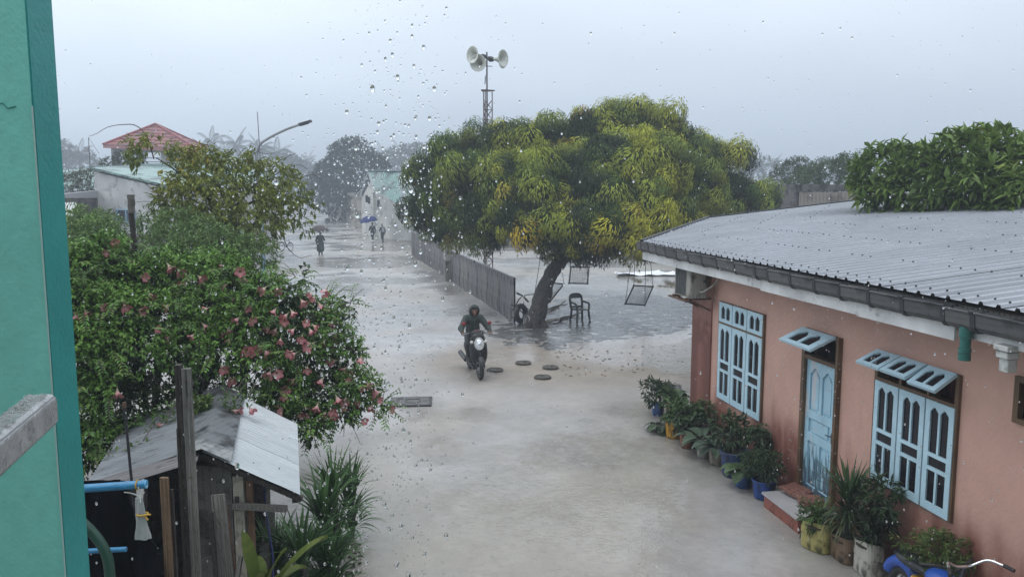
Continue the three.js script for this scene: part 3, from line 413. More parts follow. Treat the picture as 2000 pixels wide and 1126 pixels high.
// ---------------------------------------------------------------- the big tree with the swings
{
  const t = thing('shade_tree', 'broad shade tree with drooping olive and yellow leaf tufts and a leaning dark trunk', 'tree', V(0.75, 0, -26.0));
  const o = t.position, L = (px, py, d) => at(px, py, d).sub(o);
  const lobes = [[862, 392, 28.5, 1.0], [832, 350, 29.5, 0.75], [880, 318, 30, 0.85], [930, 285, 30.5, 0.75], [985, 285, 30, 0.85], [925, 350, 28, 1.0], [1035, 290, 29.5, 0.9], [905, 425, 27.8, 0.85], [960, 415, 27.3, 0.95], [1000, 360, 27.2, 1.1], [1080, 285, 29.5, 1.0], [1135, 268, 30, 0.95], [1190, 252, 30.5, 0.95], [1240, 245, 30.5, 0.9], [1290, 262, 30.5, 0.95], [1340, 305, 30.5, 1.0], [1090, 350, 27, 1.2], [1180, 325, 27.5, 1.3], [1270, 325, 28, 1.3], [1345, 365, 29, 1.2], [1395, 325, 31, 0.8], [1425, 375, 31, 0.95], [1462, 400, 32, 0.65], [1432, 310, 31.5, 0.55], [1485, 385, 32.3, 0.45], [1010, 425, 25.8, 0.8], [1065, 440, 25.2, 0.85], [1125, 450, 25.2, 0.95], [1190, 440, 25.6, 1.0], [1255, 430, 26.5, 1.0], [1320, 440, 28, 1.0], [1380, 440, 30, 0.9], [1150, 385, 26, 1.1], [1235, 385, 26.8, 1.1], [1050, 385, 26, 1.0], [880, 455, 28.6, 0.5], [825, 445, 29, 0.45], [945, 470, 28, 0.45], [840, 420, 29, 0.55], [1420, 440, 31, 0.7], [1090, 485, 25.0, 0.45], [1150, 488, 25.2, 0.5], [1215, 478, 26, 0.55], [1285, 480, 27.4, 0.6], [868, 290, 30, 0.34], [930, 270, 30.5, 0.32], [1015, 262, 30, 0.36], [1065, 266, 29.6, 0.3], [1122, 254, 30, 0.36], [1162, 240, 30.4, 0.36], [1242, 228, 30.4, 0.38], [1292, 240, 30.4, 0.36], [1335, 270, 30.4, 0.34], [1408, 298, 31, 0.36], [1434, 308, 31.4, 0.3], [1496, 398, 32.4, 0.34], [815, 345, 29.6, 0.34], [812, 410, 29.2, 0.3]].map(q => ({ c: L(q[0], q[1], q[2]), r: q[3] }));
  obj('trunk', [limb([[-0.12, -0.15, 0.5], [0.1, 0.55, 0.35], [0.35, 1.25, 0.15], [0.75, 2.0, 0.0], [1.3, 2.5, -0.3]], 0.29, 0.2, 16, 12, 0.35), limb([[-0.35, -0.1, 0.75], [-0.1, 0.25, 0.5], [0.05, 0.6, 0.36]], 0.14, 0.2, 6, 8, 0.3), limb([[0.35, -0.1, 0.7], [0.15, 0.25, 0.45], [0.1, 0.6, 0.36]], 0.12, 0.2, 6, 8, 0.3)], M.bark, t);
  const fork = V(1.25, 2.45, -0.3), r = rng(91);
  for (const i of [3, 5, 8, 10, 12, 14, 17, 18, 21, 26, 28, 30]) { const c = lobes[i].c, mid = fork.clone().lerp(c, 0.5).add(V((r() - 0.5) * 0.8, 0.3 - 0.2 * r(), (r() - 0.5) * 0.8)); obj('limb', limb([fork.clone().lerp(V(0.75, 2.0, 0), r() * 0.5), mid, c], 0.13, 0.035, 10, 7, 0.2), M.bark, t); }
  // tufts: domes of hanging pinnate fronds
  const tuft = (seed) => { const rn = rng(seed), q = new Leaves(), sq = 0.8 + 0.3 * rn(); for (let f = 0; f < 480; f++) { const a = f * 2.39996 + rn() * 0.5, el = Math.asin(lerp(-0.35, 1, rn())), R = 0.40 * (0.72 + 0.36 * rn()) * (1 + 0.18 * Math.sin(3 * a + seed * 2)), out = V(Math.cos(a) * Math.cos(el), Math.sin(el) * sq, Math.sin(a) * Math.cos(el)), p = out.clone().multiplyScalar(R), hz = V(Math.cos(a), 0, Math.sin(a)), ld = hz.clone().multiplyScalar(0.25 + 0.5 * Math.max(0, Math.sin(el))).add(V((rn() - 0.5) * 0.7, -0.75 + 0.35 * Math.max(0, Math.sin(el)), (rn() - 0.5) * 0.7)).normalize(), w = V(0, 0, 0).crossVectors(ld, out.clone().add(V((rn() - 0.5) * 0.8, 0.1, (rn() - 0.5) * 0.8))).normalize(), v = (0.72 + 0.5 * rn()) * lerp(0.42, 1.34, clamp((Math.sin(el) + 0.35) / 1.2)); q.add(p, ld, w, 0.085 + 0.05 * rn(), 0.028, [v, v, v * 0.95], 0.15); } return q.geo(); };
  const geos = [tuft(1), tuft(2), tuft(3)], items = [[], [], []], placed = [];
  for (const l of lobes) { const n = Math.round(150 * l.r * l.r + 8); for (let i = 0; i < n; i++) {
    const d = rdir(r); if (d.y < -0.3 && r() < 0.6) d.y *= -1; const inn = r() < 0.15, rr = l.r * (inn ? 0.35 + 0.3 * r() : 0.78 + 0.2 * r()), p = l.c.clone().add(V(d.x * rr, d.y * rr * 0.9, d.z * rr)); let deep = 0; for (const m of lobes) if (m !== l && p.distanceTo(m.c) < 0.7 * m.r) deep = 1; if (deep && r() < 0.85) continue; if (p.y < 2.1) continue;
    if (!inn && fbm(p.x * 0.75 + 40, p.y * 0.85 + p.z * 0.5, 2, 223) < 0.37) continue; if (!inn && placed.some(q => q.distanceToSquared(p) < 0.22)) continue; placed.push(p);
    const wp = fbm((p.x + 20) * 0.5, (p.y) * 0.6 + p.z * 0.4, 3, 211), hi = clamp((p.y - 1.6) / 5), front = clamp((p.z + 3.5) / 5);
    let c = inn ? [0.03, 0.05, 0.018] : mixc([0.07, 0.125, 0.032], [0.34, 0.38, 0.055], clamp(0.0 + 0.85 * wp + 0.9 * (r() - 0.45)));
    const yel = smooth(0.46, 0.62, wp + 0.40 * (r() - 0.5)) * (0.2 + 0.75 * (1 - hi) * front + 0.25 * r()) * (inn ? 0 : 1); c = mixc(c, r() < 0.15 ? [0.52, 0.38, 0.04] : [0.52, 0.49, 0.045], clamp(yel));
    if (r() < 0.015) c = mixc(c, [0.36, 0.19, 0.04], 0.5);
    items[Math.floor(r() * 3)].push([p, c, 0.65 + 0.85 * r(), r() * 6.28, d]);
  } }
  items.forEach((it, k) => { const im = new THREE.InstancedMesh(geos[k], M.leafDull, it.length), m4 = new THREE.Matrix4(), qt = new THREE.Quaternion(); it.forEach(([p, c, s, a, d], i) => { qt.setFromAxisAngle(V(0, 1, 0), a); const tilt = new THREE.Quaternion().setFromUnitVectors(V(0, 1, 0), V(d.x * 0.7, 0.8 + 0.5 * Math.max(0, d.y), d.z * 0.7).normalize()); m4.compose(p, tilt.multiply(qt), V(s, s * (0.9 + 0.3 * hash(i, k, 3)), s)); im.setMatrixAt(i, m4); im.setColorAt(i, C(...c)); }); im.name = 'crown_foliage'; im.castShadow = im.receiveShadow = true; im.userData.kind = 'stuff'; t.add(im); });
}
{ // three net swings on ropes
  const mk = () => {
    const s = thing('net_swing', 'x', 'swing'), w = 0.36, l = 0.42;
    const R = (x, z) => V(x, 0.28 * (-z / l), z);                       // seat frame leaning back
    const q = [R(-w, -l), R(w, -l), R(w, l), R(-w, l)], fr = q.map((a, i) => bar(a, q[(i + 1) % 4], 0.027)); for (const a of q) fr.push(new THREE.SphereGeometry(0.04, 8, 6).translate(a.x, a.y, a.z));
    obj('frame', fr, M.darkMetal, s);
    const net = []; for (let i = -5; i <= 5; i++) { const x = i / 5.5 * w, a = R(x, -l), b = R(x, l), m = a.clone().lerp(b, 0.5); m.y -= 0.13 * (1 - (i / 6) ** 2); net.push(tube([a, m, b], 0.006, 8, 4)); const z = i / 5.5 * l, c = R(-w, z), d = R(w, z), e = c.clone().lerp(d, 0.5); e.y -= 0.13 * (1 - (i / 6) ** 2); net.push(tube([c, e, d], 0.006, 8, 4)); }
    obj('net', net, M.rope, s);
    const top = [V(-0.16, 2.6, -0.05), V(0.2, 2.6, -0.05)]; for (const [i, k] of [[0, 0], [3, 0], [1, 1], [2, 1]]) obj('rope', bar(q[i], top[k], 0.011, 0.011, 5), M.rope, s);
    return s;
  };
  const s = mk(); s.position.set(4.5, 0.72, -28.0); s.rotation.y = -0.5; s.userData.label = 'right one of the three net swings, hanging low over the puddle edge by the house'; s.userData.group = 'net swings under the big tree';
  dup(s, [2.62, 1.12, -31.0], -0.15, 'middle net swing of three, hanging above the black plastic chair'); dup(s, [1.32, 0.78, -28.4], -0.7, 'net swing half hidden behind the leaning trunk of the shade tree');
}
{ // plastic armchair in the puddle
  const c = thing('plastic_chair', 'black plastic chair standing alone in the rippled puddle', 'chair', V(2.28, 0, -26.5), 0.45), m = mat([0.03, 0.032, 0.036], 0.4);
  for (const [x, z] of [[-0.21, 0.2], [0.21, 0.2], [-0.2, -0.2], [0.2, -0.2]]) obj('leg', bar([x * 1.18, 0, z * 1.2], [x, 0.43, z], 0.034, 0.04), m, c);
  obj('seat', bx(0.46, 0.035, 0.44, 0, 0.435, 0, 0.015), m, c); obj('backrest', [tube([[-0.21, 0.42, -0.2], [-0.23, 0.7, -0.27], [-0.2, 0.87, -0.31], [0, 0.92, -0.33], [0.2, 0.87, -0.31], [0.23, 0.7, -0.27], [0.21, 0.42, -0.2]], 0.04, 30, 8), bx(0.38, 0.1, 0.03, 0, 0.83, -0.305), bx(0.4, 0.07, 0.025, 0, 0.5, -0.225)], m, c);
  for (const x of [-0.25, 0.25]) obj('armrest', tube([[x * 0.86, 0.68, -0.26], [x, 0.66, -0.05], [x, 0.63, 0.16], [x * 0.9, 0.43, 0.2]], 0.034, 16, 7), m, c);
}
for (const [i, [a, b, l]] of [[[1055, 632], [1135, 612], 'longer pale driftwood branch lying in the puddle behind the chair legs'], [[1050, 613], [1105, 590], 'short pale driftwood branch lying in the puddle right of the trunk']].entries()) {
  const A = ground(...a, 0.06), B = ground(...b, 0.07), d = B.clone().sub(A), t = thing('driftwood', l, 'driftwood', A, 0); const q = k => d.clone().multiplyScalar(k).add(V(0.05 * Math.sin(9 * k + i), 0.04 * Math.sin(7 * k), 0.1 * Math.sin(5 * k)));
  obj('stem', limb([q(0), q(0.3), q(0.6), q(1)], 0.065, 0.03, 12, 7, 0.4), mat([0.42, 0.40, 0.37], 0.7, { map: again(GRAIN, 2) }), t); obj('branch', limb([q(0.4), q(0.55).add(V(0.1, 0.1, 0.2)), q(0.7).add(V(0.3, 0.14, 0.4))], 0.035, 0.015, 6, 6, 0.3), M.greyWood, t);
}
{ // white sheet on the ground of the yard, drooping edges
  const g = new THREE.PlaneGeometry(3.4, 1.3, 60, 24); g.rotateX(-Math.PI / 2); const p = g.attributes.position; for (let i = 0; i < p.count; i++) { const x = p.getX(i), z = p.getZ(i); p.setY(i, 0.03 + 0.14 * Math.pow(fbm(x * 1.6, z * 2.4, 4, 301), 2) * 2); p.setX(i, x + 0.25 * fbm(z * 1.5, x, 2, 303)); p.setZ(i, z + 0.35 * (fbm(x * 1.1, 4, 3, 305) - 0.5)); } g.computeVertexNormals();
  const t = obj('plastic_sheet', g, mat([0.78, 0.79, 0.82], 0.35)); t.position.copy(ground(1262, 537)); tag(t, 'crumpled white plastic sheet lying on the yard ground behind the swings', 'plastic sheet');
}
{ // wet verge of dry grass by the sheet
  const r = rng(311), L = new Leaves(); for (let i = 0; i < 3000; i++) { const px = lerp(1225, 1400, r()), py = 548 + (px - 1225) * 0.10 + (r() - 0.5) * 12, o = ground(px, py); if (fbm(o.x * 1.3, o.z * 0.8, 3, 313) < 0.48) continue; const a = r() * 6.28, d = V(Math.cos(a) * 0.6, 0.8, Math.sin(a) * 0.6).normalize(); L.add(o, d, V(Math.sin(a), 0, -Math.cos(a)), 0.04 + 0.05 * r(), 0.02, mixc([0.12, 0.11, 0.06], [0.22, 0.18, 0.10], r())); }
  tag(obj('grass', L.geo(), M.leafDull), 'strip of short brown grass beside the white sheet', 'grass', null, 'stuff');
}

// ---------------------------------------------------------------- covers in the road
{
  const lidm = mat([0.11, 0.105, 0.095], 0.55, { map: again(GRIME, 2), ...bm(BUMP, 5, 0.01) });
  const lid = (p, l) => { const t = thing('well_cover', l, 'cover', p, 0, undefined); obj('ring', new THREE.LatheGeometry([[0.155, 0], [0.2, 0], [0.205, 0.03], [0.195, 0.05], [0.165, 0.05], [0.155, 0.035]].map(q => new THREE.Vector2(...q)), 30), lidm, t); obj('lid', new THREE.LatheGeometry([[0.001, 0.034], [0.06, 0.036], [0.15, 0.034], [0.154, 0.01]].map(q => new THREE.Vector2(...q)), 30), lidm, t); obj('lifting_lug', bx(0.05, 0.018, 0.015, 0.05, 0.043, 0), M.rust, t); return t; };
  const a = lid(ground(967, 724), 'round dark well cover right beside the scooter front wheel');
  dup(a, ground(1022, 710), 0.4, 'round well cover farthest from us, ringed by sand'); dup(a, ground(1075, 719), 0.9, 'rightmost round well cover, its middle pale with sand'); dup(a, ground(1060, 738), 1.6, 'round well cover nearest to us of the four in the road');
  const t = thing('drain_cover', 'large square grey concrete drain cover in the middle of the road', 'drain cover', V(-2.1, 0, -16.2), 0.07);
  obj('slab', bx(0.8, 0.05, 0.62, 0, 0.012, 0, 0.01), mat([0.14, 0.14, 0.145], 0.5, { map: again(GRIME, 1.5), ...bm(BUMP, 3, 0.01) }), t); obj('rim', [bx(0.86, 0.04, 0.035, 0, 0.012, 0.33), bx(0.86, 0.04, 0.035, 0, 0.012, -0.33), bx(0.035, 0.04, 0.62, 0.415, 0.012, 0), bx(0.035, 0.04, 0.62, -0.415, 0.012, 0)], M.darkMetal, t); obj('lifting_ring', new THREE.TorusGeometry(0.16, 0.008, 5, 24).rotateX(Math.PI / 2).translate(0.04, 0.04, 0.02), M.darkMetal, t);
  const u = thing('drain_cover', 'square grey drain cover beside the potted plants at the house corner', 'drain cover', ground(1300, 757), -0.17);
  obj('slab', bx(0.62, 0.04, 0.5, 0, 0.014, 0, 0.008), mat([0.13, 0.13, 0.135], 0.5, { map: again(GRIME, 1.5) }), u); obj('rim', [bx(0.68, 0.035, 0.03, 0, 0.012, 0.265), bx(0.68, 0.035, 0.03, 0, 0.012, -0.265), bx(0.03, 0.035, 0.5, 0.325, 0.012, 0), bx(0.03, 0.035, 0.5, -0.325, 0.012, 0)], M.darkMetal, u);
}

// ---------------------------------------------------------------- people: one smooth skin over tapered bones
function figure(bones, cell = 0.018, k = 0.03) {
  const lo = V(9, 9, 9), hi = V(-9, -9, -9); for (const b of bones) for (const [p, r] of [[b[0], b[2]], [b[1], b[3]]]) { lo.min(V(p[0] - r, p[1] - r, p[2] - r)); hi.max(V(p[0] + r, p[1] + r, p[2] + r)); }
  const c = lo.clone().add(hi).multiplyScalar(0.5), half = Math.max(hi.x - lo.x, hi.y - lo.y, hi.z - lo.z) / 2 + 3 * cell, n = Math.min(150, Math.ceil(2 * half / cell)), mc = new MarchingCubes(n, new THREE.MeshBasicMaterial(), false, false, 400000);
  const dist = (x, y, z, b) => { const [A, B, r0, r1] = b, ax = B[0] - A[0], ay = B[1] - A[1], az = B[2] - A[2], l = ax * ax + ay * ay + az * az, t = l ? clamp(((x - A[0]) * ax + (y - A[1]) * ay + (z - A[2]) * az) / l) : 0; return Math.hypot(x - A[0] - ax * t, y - A[1] - ay * t, z - A[2] - az * t) - lerp(r0, r1, t); };
  const H = n / 2, pos = i => (i - H) / H * half; mc.field.fill(-1);
  for (const b of bones) { const m = Math.max(b[2], b[3]) + 4 * k, lim = (a, e, o) => [Math.max(0, Math.floor((Math.min(a, e) - m - o) / half * H + H)), Math.min(n - 1, Math.ceil((Math.max(a, e) + m - o) / half * H + H))]; b.lim = [lim(b[0][0], b[1][0], c.x), lim(b[0][1], b[1][1], c.y), lim(b[0][2], b[1][2], c.z)]; }
  for (const b of bones) { const [X, Y, Z] = b.lim; for (let z = Z[0]; z <= Z[1]; z++) for (let y = Y[0]; y <= Y[1]; y++) for (let x = X[0]; x <= X[1]; x++) { const d = dist(pos(x) + c.x, pos(y) + c.y, pos(z) + c.z, b), q = z * n * n + y * n + x, f = -mc.field[q]; const kk = b[5] ?? k, h = clamp(0.5 + 0.5 * (f - d) / kk); mc.field[q] = -(lerp(f, d, h) - kk * h * (1 - h)); } }
  mc.isolation = 0; mc.update();
  const N = mc.count ?? 0, P = new Float32Array(N * 3), Q = new Float32Array(N * 3), K = new Float32Array(N * 3);
  for (let i = 0; i < N; i++) { const x = mc.positionArray[3 * i] * half + c.x, y = mc.positionArray[3 * i + 1] * half + c.y, z = mc.positionArray[3 * i + 2] * half + c.z; P.set([x, y, z], 3 * i); Q.set([-mc.normalArray[3 * i], -mc.normalArray[3 * i + 1], -mc.normalArray[3 * i + 2]], 3 * i); let best = 9, col = [1, 1, 1]; for (const b of bones) { const d = dist(x, y, z, b); if (d < best) { best = d; col = b[4]; } } K.set(col, 3 * i); }
  const g = new THREE.BufferGeometry(); g.setAttribute('position', new THREE.BufferAttribute(P, 3)); g.setAttribute('color', new THREE.BufferAttribute(K, 3)); g.computeVertexNormals(); return g;
}
const SKIN = [0.17, 0.085, 0.055];
function hand(wrist, dir, palm, side, curl, col = SKIN) { // finger chains from a wrist: dir along the palm, palm = direction the fingers curl to, side = thumb side
  const w = v3(wrist), d = v3(dir).normalize(), p = v3(palm).normalize(), s = v3(side).normalize(), a = v => [v.x, v.y, v.z], B = [];
  const at = (x, y, z) => w.clone().addScaledVector(d, x).addScaledVector(s, y).addScaledVector(p, z);
  for (const y of [-0.026, 0, 0.026]) B.push([a(at(0.0, y * 0.6, 0)), a(at(0.075, y, 0)), 0.019, 0.015, col, 0.012]);
  [[-0.031, 0.062], [-0.011, 0.075], [0.011, 0.08], [0.031, 0.07]].forEach(([y, l]) => { let c = at(0.08, y, 0), t = 0.25; for (let j = 0; j < 3; j++) { const L = l * [0.45, 0.32, 0.23][j]; t += curl * [0.8, 1, 0.8][j]; const e = c.clone().addScaledVector(d, L * Math.cos(t)).addScaledVector(p, L * Math.sin(t)); B.push([a(c), a(e), 0.0095 - j * 0.001, 0.0085 - j * 0.001, col, 0.004]); c = e; } });
  const t0 = at(0.02, 0.03, 0.005), t1 = at(0.05, 0.058, 0.02), t2 = at(0.075, 0.06, 0.045); B.push([a(t0), a(t1), 0.013, 0.011, col, 0.006], [a(t1), a(t2), 0.0105, 0.009, col, 0.005]); return B;
}
function headBones(c, look = 0, hair = [0.012, 0.011, 0.011], pitch = 0) { // skull, jaw, nose, brow, eyes, ears; c is the centre of the head, look turns it
  const R = (x, y, z) => { const y2 = y * Math.cos(pitch) - z * Math.sin(pitch), z2 = y * Math.sin(pitch) + z * Math.cos(pitch); return [c[0] + x * Math.cos(look) + z2 * Math.sin(look), c[1] + y2, c[2] - x * Math.sin(look) + z2 * Math.cos(look)]; };
  const eye = [0.03, 0.022, 0.02], lip = [0.16, 0.06, 0.05];
  return [[R(0, 0.03, -0.012), R(0, 0.025, 0.012), 0.088, 0.08, SKIN], [R(0, -0.03, 0.03), R(0, -0.072, 0.045), 0.06, 0.035, SKIN], [R(0, 0.005, 0.086), R(0, -0.025, 0.103), 0.010, 0.014, SKIN, 0.008], [R(-0.045, 0.022, 0.072), R(0.045, 0.022, 0.072), 0.012, 0.012, [0.10, 0.05, 0.035], 0.01], [R(-0.032, 0.004, 0.083), R(-0.030, 0.004, 0.084), 0.010, 0.010, eye, 0.004], [R(0.030, 0.004, 0.084), R(0.032, 0.004, 0.083), 0.010, 0.010, eye, 0.004], [R(-0.022, -0.052, 0.082), R(0.022, -0.052, 0.082), 0.008, 0.008, lip, 0.005], [R(-0.084, 0.0, -0.005), R(-0.088, -0.03, 0.0), 0.016, 0.012, SKIN, 0.006], [R(0.084, 0.0, -0.005), R(0.088, -0.03, 0.0), 0.016, 0.012, SKIN, 0.006],
    [R(0, 0.055, -0.03), R(0, 0.06, 0.01), 0.082, 0.074, hair, 0.006], [R(0, 0.0, -0.06), R(0, -0.03, -0.055), 0.065, 0.05, hair, 0.006]];
}
const bodyMat = mat([1, 1, 1], 0.7, { vertexColors: true, ...bm(BUMP, 3, 0.01) });

// ---------------------------------------------------------------- scooter (its own axes: z forward, y up)
function makeScooter(label, pos, turn) {
  const s = thing('scooter', label, 'scooter', pos, turn), paint = new THREE.MeshPhysicalMaterial({ color: C(0.007, 0.007, 0.008), roughness: 0.35, specularIntensity: 0.6, clearcoat: 0.2, clearcoatRoughness: 0.1, side: THREE.DoubleSide });
  for (const z of [0.62, -0.6]) { const w = obj('wheel', [cyl(0.05, 0.05, 0.12, 0, -0.06, 0, 12).rotateZ(Math.PI / 2), ...[...Array(5).keys()].map(k => bx(0.05, 0.17, 0.03, 0, 0.1, 0).rotateX(k * 1.2566))].map(g => g.translate(0, 0.25, z)), M.steel, s); obj('tyre', new THREE.TorusGeometry(0.2, 0.052, 12, 36).rotateY(Math.PI / 2).scale(1.05, 1, 1).translate(0, 0.25, z), M.rubber, w); obj('rim', new THREE.TorusGeometry(0.165, 0.014, 8, 30).rotateY(Math.PI / 2).translate(0, 0.25, z), M.steel, w); if (z > 0) obj('brake_disc', cyl(0.09, 0.09, 0.006, 0, 0, 0, 20).rotateZ(Math.PI / 2).translate(0.075, 0.25, z), M.steel, w); }
  obj('fork', [bar([0.085, 0.25, 0.62], [0.075, 0.72, 0.46], 0.02, 0.024), bar([-0.085, 0.25, 0.62], [-0.075, 0.72, 0.46], 0.02, 0.024)], M.darkMetal, s);
  const fg = new THREE.TorusGeometry(0.268, 0.07, 8, 20, 2.3).rotateZ(0.35).rotateY(-Math.PI / 2).translate(0, 0.25, 0.62); obj('front_fender', fg.scale(1, 1, 1), paint, s);
  const ell = (rx, ry, rz, x, y, z, a = 0) => { const g = new THREE.SphereGeometry(1, 20, 14); g.scale(rx, ry, rz); g.rotateX(a); g.translate(x, y, z); return g; };
  obj('front_apron', [ell(0.215, 0.40, 0.12, 0, 0.66, 0.44, -0.30), ell(0.17, 0.16, 0.12, 0, 0.92, 0.36, -0.3)], paint, s);
  const hl = obj('headlight', ell(0.088, 0.125, 0.05, 0, 0.83, 0.515, -0.32), new THREE.MeshPhysicalMaterial({ color: C(0.75, 0.77, 0.8), roughness: 0.12, metalness: 0.35, clearcoat: 1, side: THREE.DoubleSide }), s); { const rg = new THREE.TorusGeometry(0.1, 0.018, 8, 32); rg.scale(1, 1.3, 1); rg.rotateX(-0.32); rg.translate(0, 0.83, 0.525); obj('headlight_ring', rg, M.white, hl); obj('reflector', ell(0.035, 0.045, 0.03, 0, 0.83, 0.545, -0.32), M.chrome, hl); }
  for (const x of [-0.165, 0.165]) obj('turn_signal', ell(0.042, 0.035, 0.03, x, 0.86, 0.455), mat([0.65, 0.62, 0.58], 0.15), s);
  obj('handlebar_cover', [ell(0.16, 0.085, 0.1, 0, 1.04, 0.29), bx(0.14, 0.05, 0.05, 0, 1.09, 0.33, 0.02)], paint, s); obj('dashboard', bx(0.13, 0.015, 0.07, 0, 1.112, 0.31, 0.005).rotateX(0.0), mat([0.32, 0.10, 0.11], 0.3), s);
  obj('handlebar', [bar([-0.36, 1.03, 0.22], [-0.1, 1.05, 0.27], 0.014), bar([0.36, 1.03, 0.22], [0.1, 1.05, 0.27], 0.014)], M.darkMetal, s); for (const x of [-1, 1]) { obj('grip', bar([x * 0.37, 1.03, 0.217], [x * 0.25, 1.04, 0.24], 0.018), M.rubber, s); obj('brake_lever', tube([[x * 0.2, 1.045, 0.28], [x * 0.3, 1.03, 0.3], [x * 0.42, 1.0, 0.28]], 0.007, 8, 5), M.steel, s); }
  for (const x of [-1, 1]) { const m = obj('mirror', ell(0.055, 0.042, 0.02, x * 0.31, 1.27, 0.24), mat([0.26, 0.02, 0.03], 0.4), s); obj('stalk', bar([x * 0.15, 1.06, 0.27], [x * 0.30, 1.25, 0.24], 0.007), M.darkMetal, m); }
  obj('leg_shield', ell(0.19, 0.34, 0.05, 0, 0.66, 0.33, -0.3), mat([0.03, 0.03, 0.032], 0.5), s); obj('footboard', [bx(0.34, 0.07, 0.4, 0, 0.3, 0.12, 0.02), bx(0.22, 0.14, 0.4, 0, 0.24, 0.1, 0.03)], mat([0.03, 0.03, 0.032], 0.6), s);
  obj('body_shell', [ell(0.175, 0.19, 0.42, 0, 0.58, -0.42, 0.16), ell(0.13, 0.15, 0.26, 0, 0.52, -0.2)], paint, s); obj('seat', [ell(0.145, 0.065, 0.36, 0, 0.765, -0.34, 0.06)], mat([0.02, 0.02, 0.021], 0.6), s);
  obj('exhaust', [bar([-0.17, 0.3, -0.25], [-0.2, 0.38, -0.82], 0.05, 0.06, 12), bar([-0.1, 0.24, 0.05], [-0.17, 0.3, -0.25], 0.02)], M.darkMetal, s); obj('engine', bx(0.2, 0.2, 0.4, 0.07, 0.27, -0.38, 0.04), M.darkMetal, s); obj('rear_fender', bx(0.14, 0.03, 0.34, 0, 0.5, -0.86, 0.01).rotateX(0.0), paint, s); obj('tail_light', ell(0.09, 0.04, 0.03, 0, 0.68, -0.82), mat([0.35, 0.02, 0.02], 0.2), s); obj('side_stand', bar([0.1, 0.2, -0.05], [0.2, 0.12, -0.2], 0.012), M.darkMetal, s);
  return s;
}
const ST = 0.25, SP = ground(938, 741).add(V(-Math.sin(ST) * 0.62, 0, -Math.cos(ST) * 0.62));
const scooter = makeScooter('black scooter with oval headlight coming down the wet road', SP, ST);
{
  const J = [0.022, 0.034, 0.028], T = [0.018, 0.020, 0.025], SH = [0.02, 0.02, 0.022], B = [];
  const leg = (x) => [[[x * 0.1, 0.86, -0.3], [x * 0.185, 0.74, 0.1], 0.098, 0.075, T], [[x * 0.185, 0.74, 0.1], [x * 0.165, 0.4, 0.06], 0.072, 0.055, T], [[x * 0.165, 0.4, 0.06], [x * 0.165, 0.385, 0.2], 0.045, 0.036, SH]];
  B.push(...leg(1), ...leg(-1), [[0, 0.86, -0.3], [0, 1.05, -0.25], 0.155, 0.165, J], [[0, 1.05, -0.25], [0, 1.30, -0.16], 0.165, 0.15, J], [[-0.15, 1.33, -0.15], [0.15, 1.33, -0.15], 0.085, 0.085, J], [[0, 1.34, -0.14], [0, 1.45, -0.09], 0.07, 0.065, J]);
  for (const x of [-1, 1]) B.push([[x * 0.18, 1.33, -0.15], [x * 0.33, 1.12, 0.0], 0.085, 0.068, J], [[x * 0.33, 1.12, 0.0], [x * 0.335, 1.06, 0.16], 0.064, 0.05, J]);
  const t = thing('person', 'rider in a dark green hooded rain jacket sitting on the black scooter', 'person', SP, ST);
  const hb = headBones([0, 1.515, -0.035], 0.0, [0.012, 0.011, 0.011], 0.12);
  obj('body', [figure(B, 0.017, 0.045), figure(hb, 0.0062, 0.02), ...[-1, 1].map(x => figure(hand([x * 0.335, 1.055, 0.165], [-0.05 * x, -0.08, 1], [0, -1, -0.15], [-x, 0, 0], 0.85), 0.0042, 0.01))], bodyMat, t);
  // hood: open shell round the head
  const g = new THREE.SphereGeometry(0.132, 28, 20, 0, Math.PI * 2, 0, Math.PI * 0.93), p = g.attributes.position; for (let i = 0; i < p.count; i++) { let x = p.getX(i), y = p.getY(i), z = p.getZ(i); const f = smooth(0.01, 0.10, z); z = z > 0.055 ? 0.055 + (z - 0.055) * 0.9 : z; if (z > 0.045 && y < 0.075) { const e = smooth(0.075, 0.0, y); x *= 1; z -= 0.0; const rr = Math.hypot(x, y * 0.8); if (rr < 0.088) { const k = 0.088 / Math.max(rr, 1e-3); x *= k; y *= k > 3 ? 1 : k; z = 0.052; } } y *= 1.12; p.setXYZ(i, x, y, z); }
  const ix = g.index.array, keep = []; for (let i = 0; i < ix.length; i += 3) { let c = V(0, 0, 0); for (let k = 0; k < 3; k++) c.add(V(p.getX(ix[i + k]), p.getY(ix[i + k]), p.getZ(ix[i + k]))); c.multiplyScalar(1 / 3); if (!(c.z > 0.03 && Math.hypot(c.x, (c.y + 0.012) * 0.78) < 0.092)) keep.push(ix[i], ix[i + 1], ix[i + 2]); } g.setIndex(keep); g.computeVertexNormals();
  const hood = obj('hood', g, mat([0.022, 0.034, 0.028], 0.7, bm(BUMP, 3, 0.008)), t); hood.position.set(0, 1.53, -0.045); hood.rotation.x = 0.1;
  obj('jacket_trim', tube([[0.0, 1.40, 0.005], [0.0, 1.25, 0.012], [0.0, 1.0, -0.06]], 0.008, 10, 5), mat([0.03, 0.07, 0.03], 0.4), t);
}
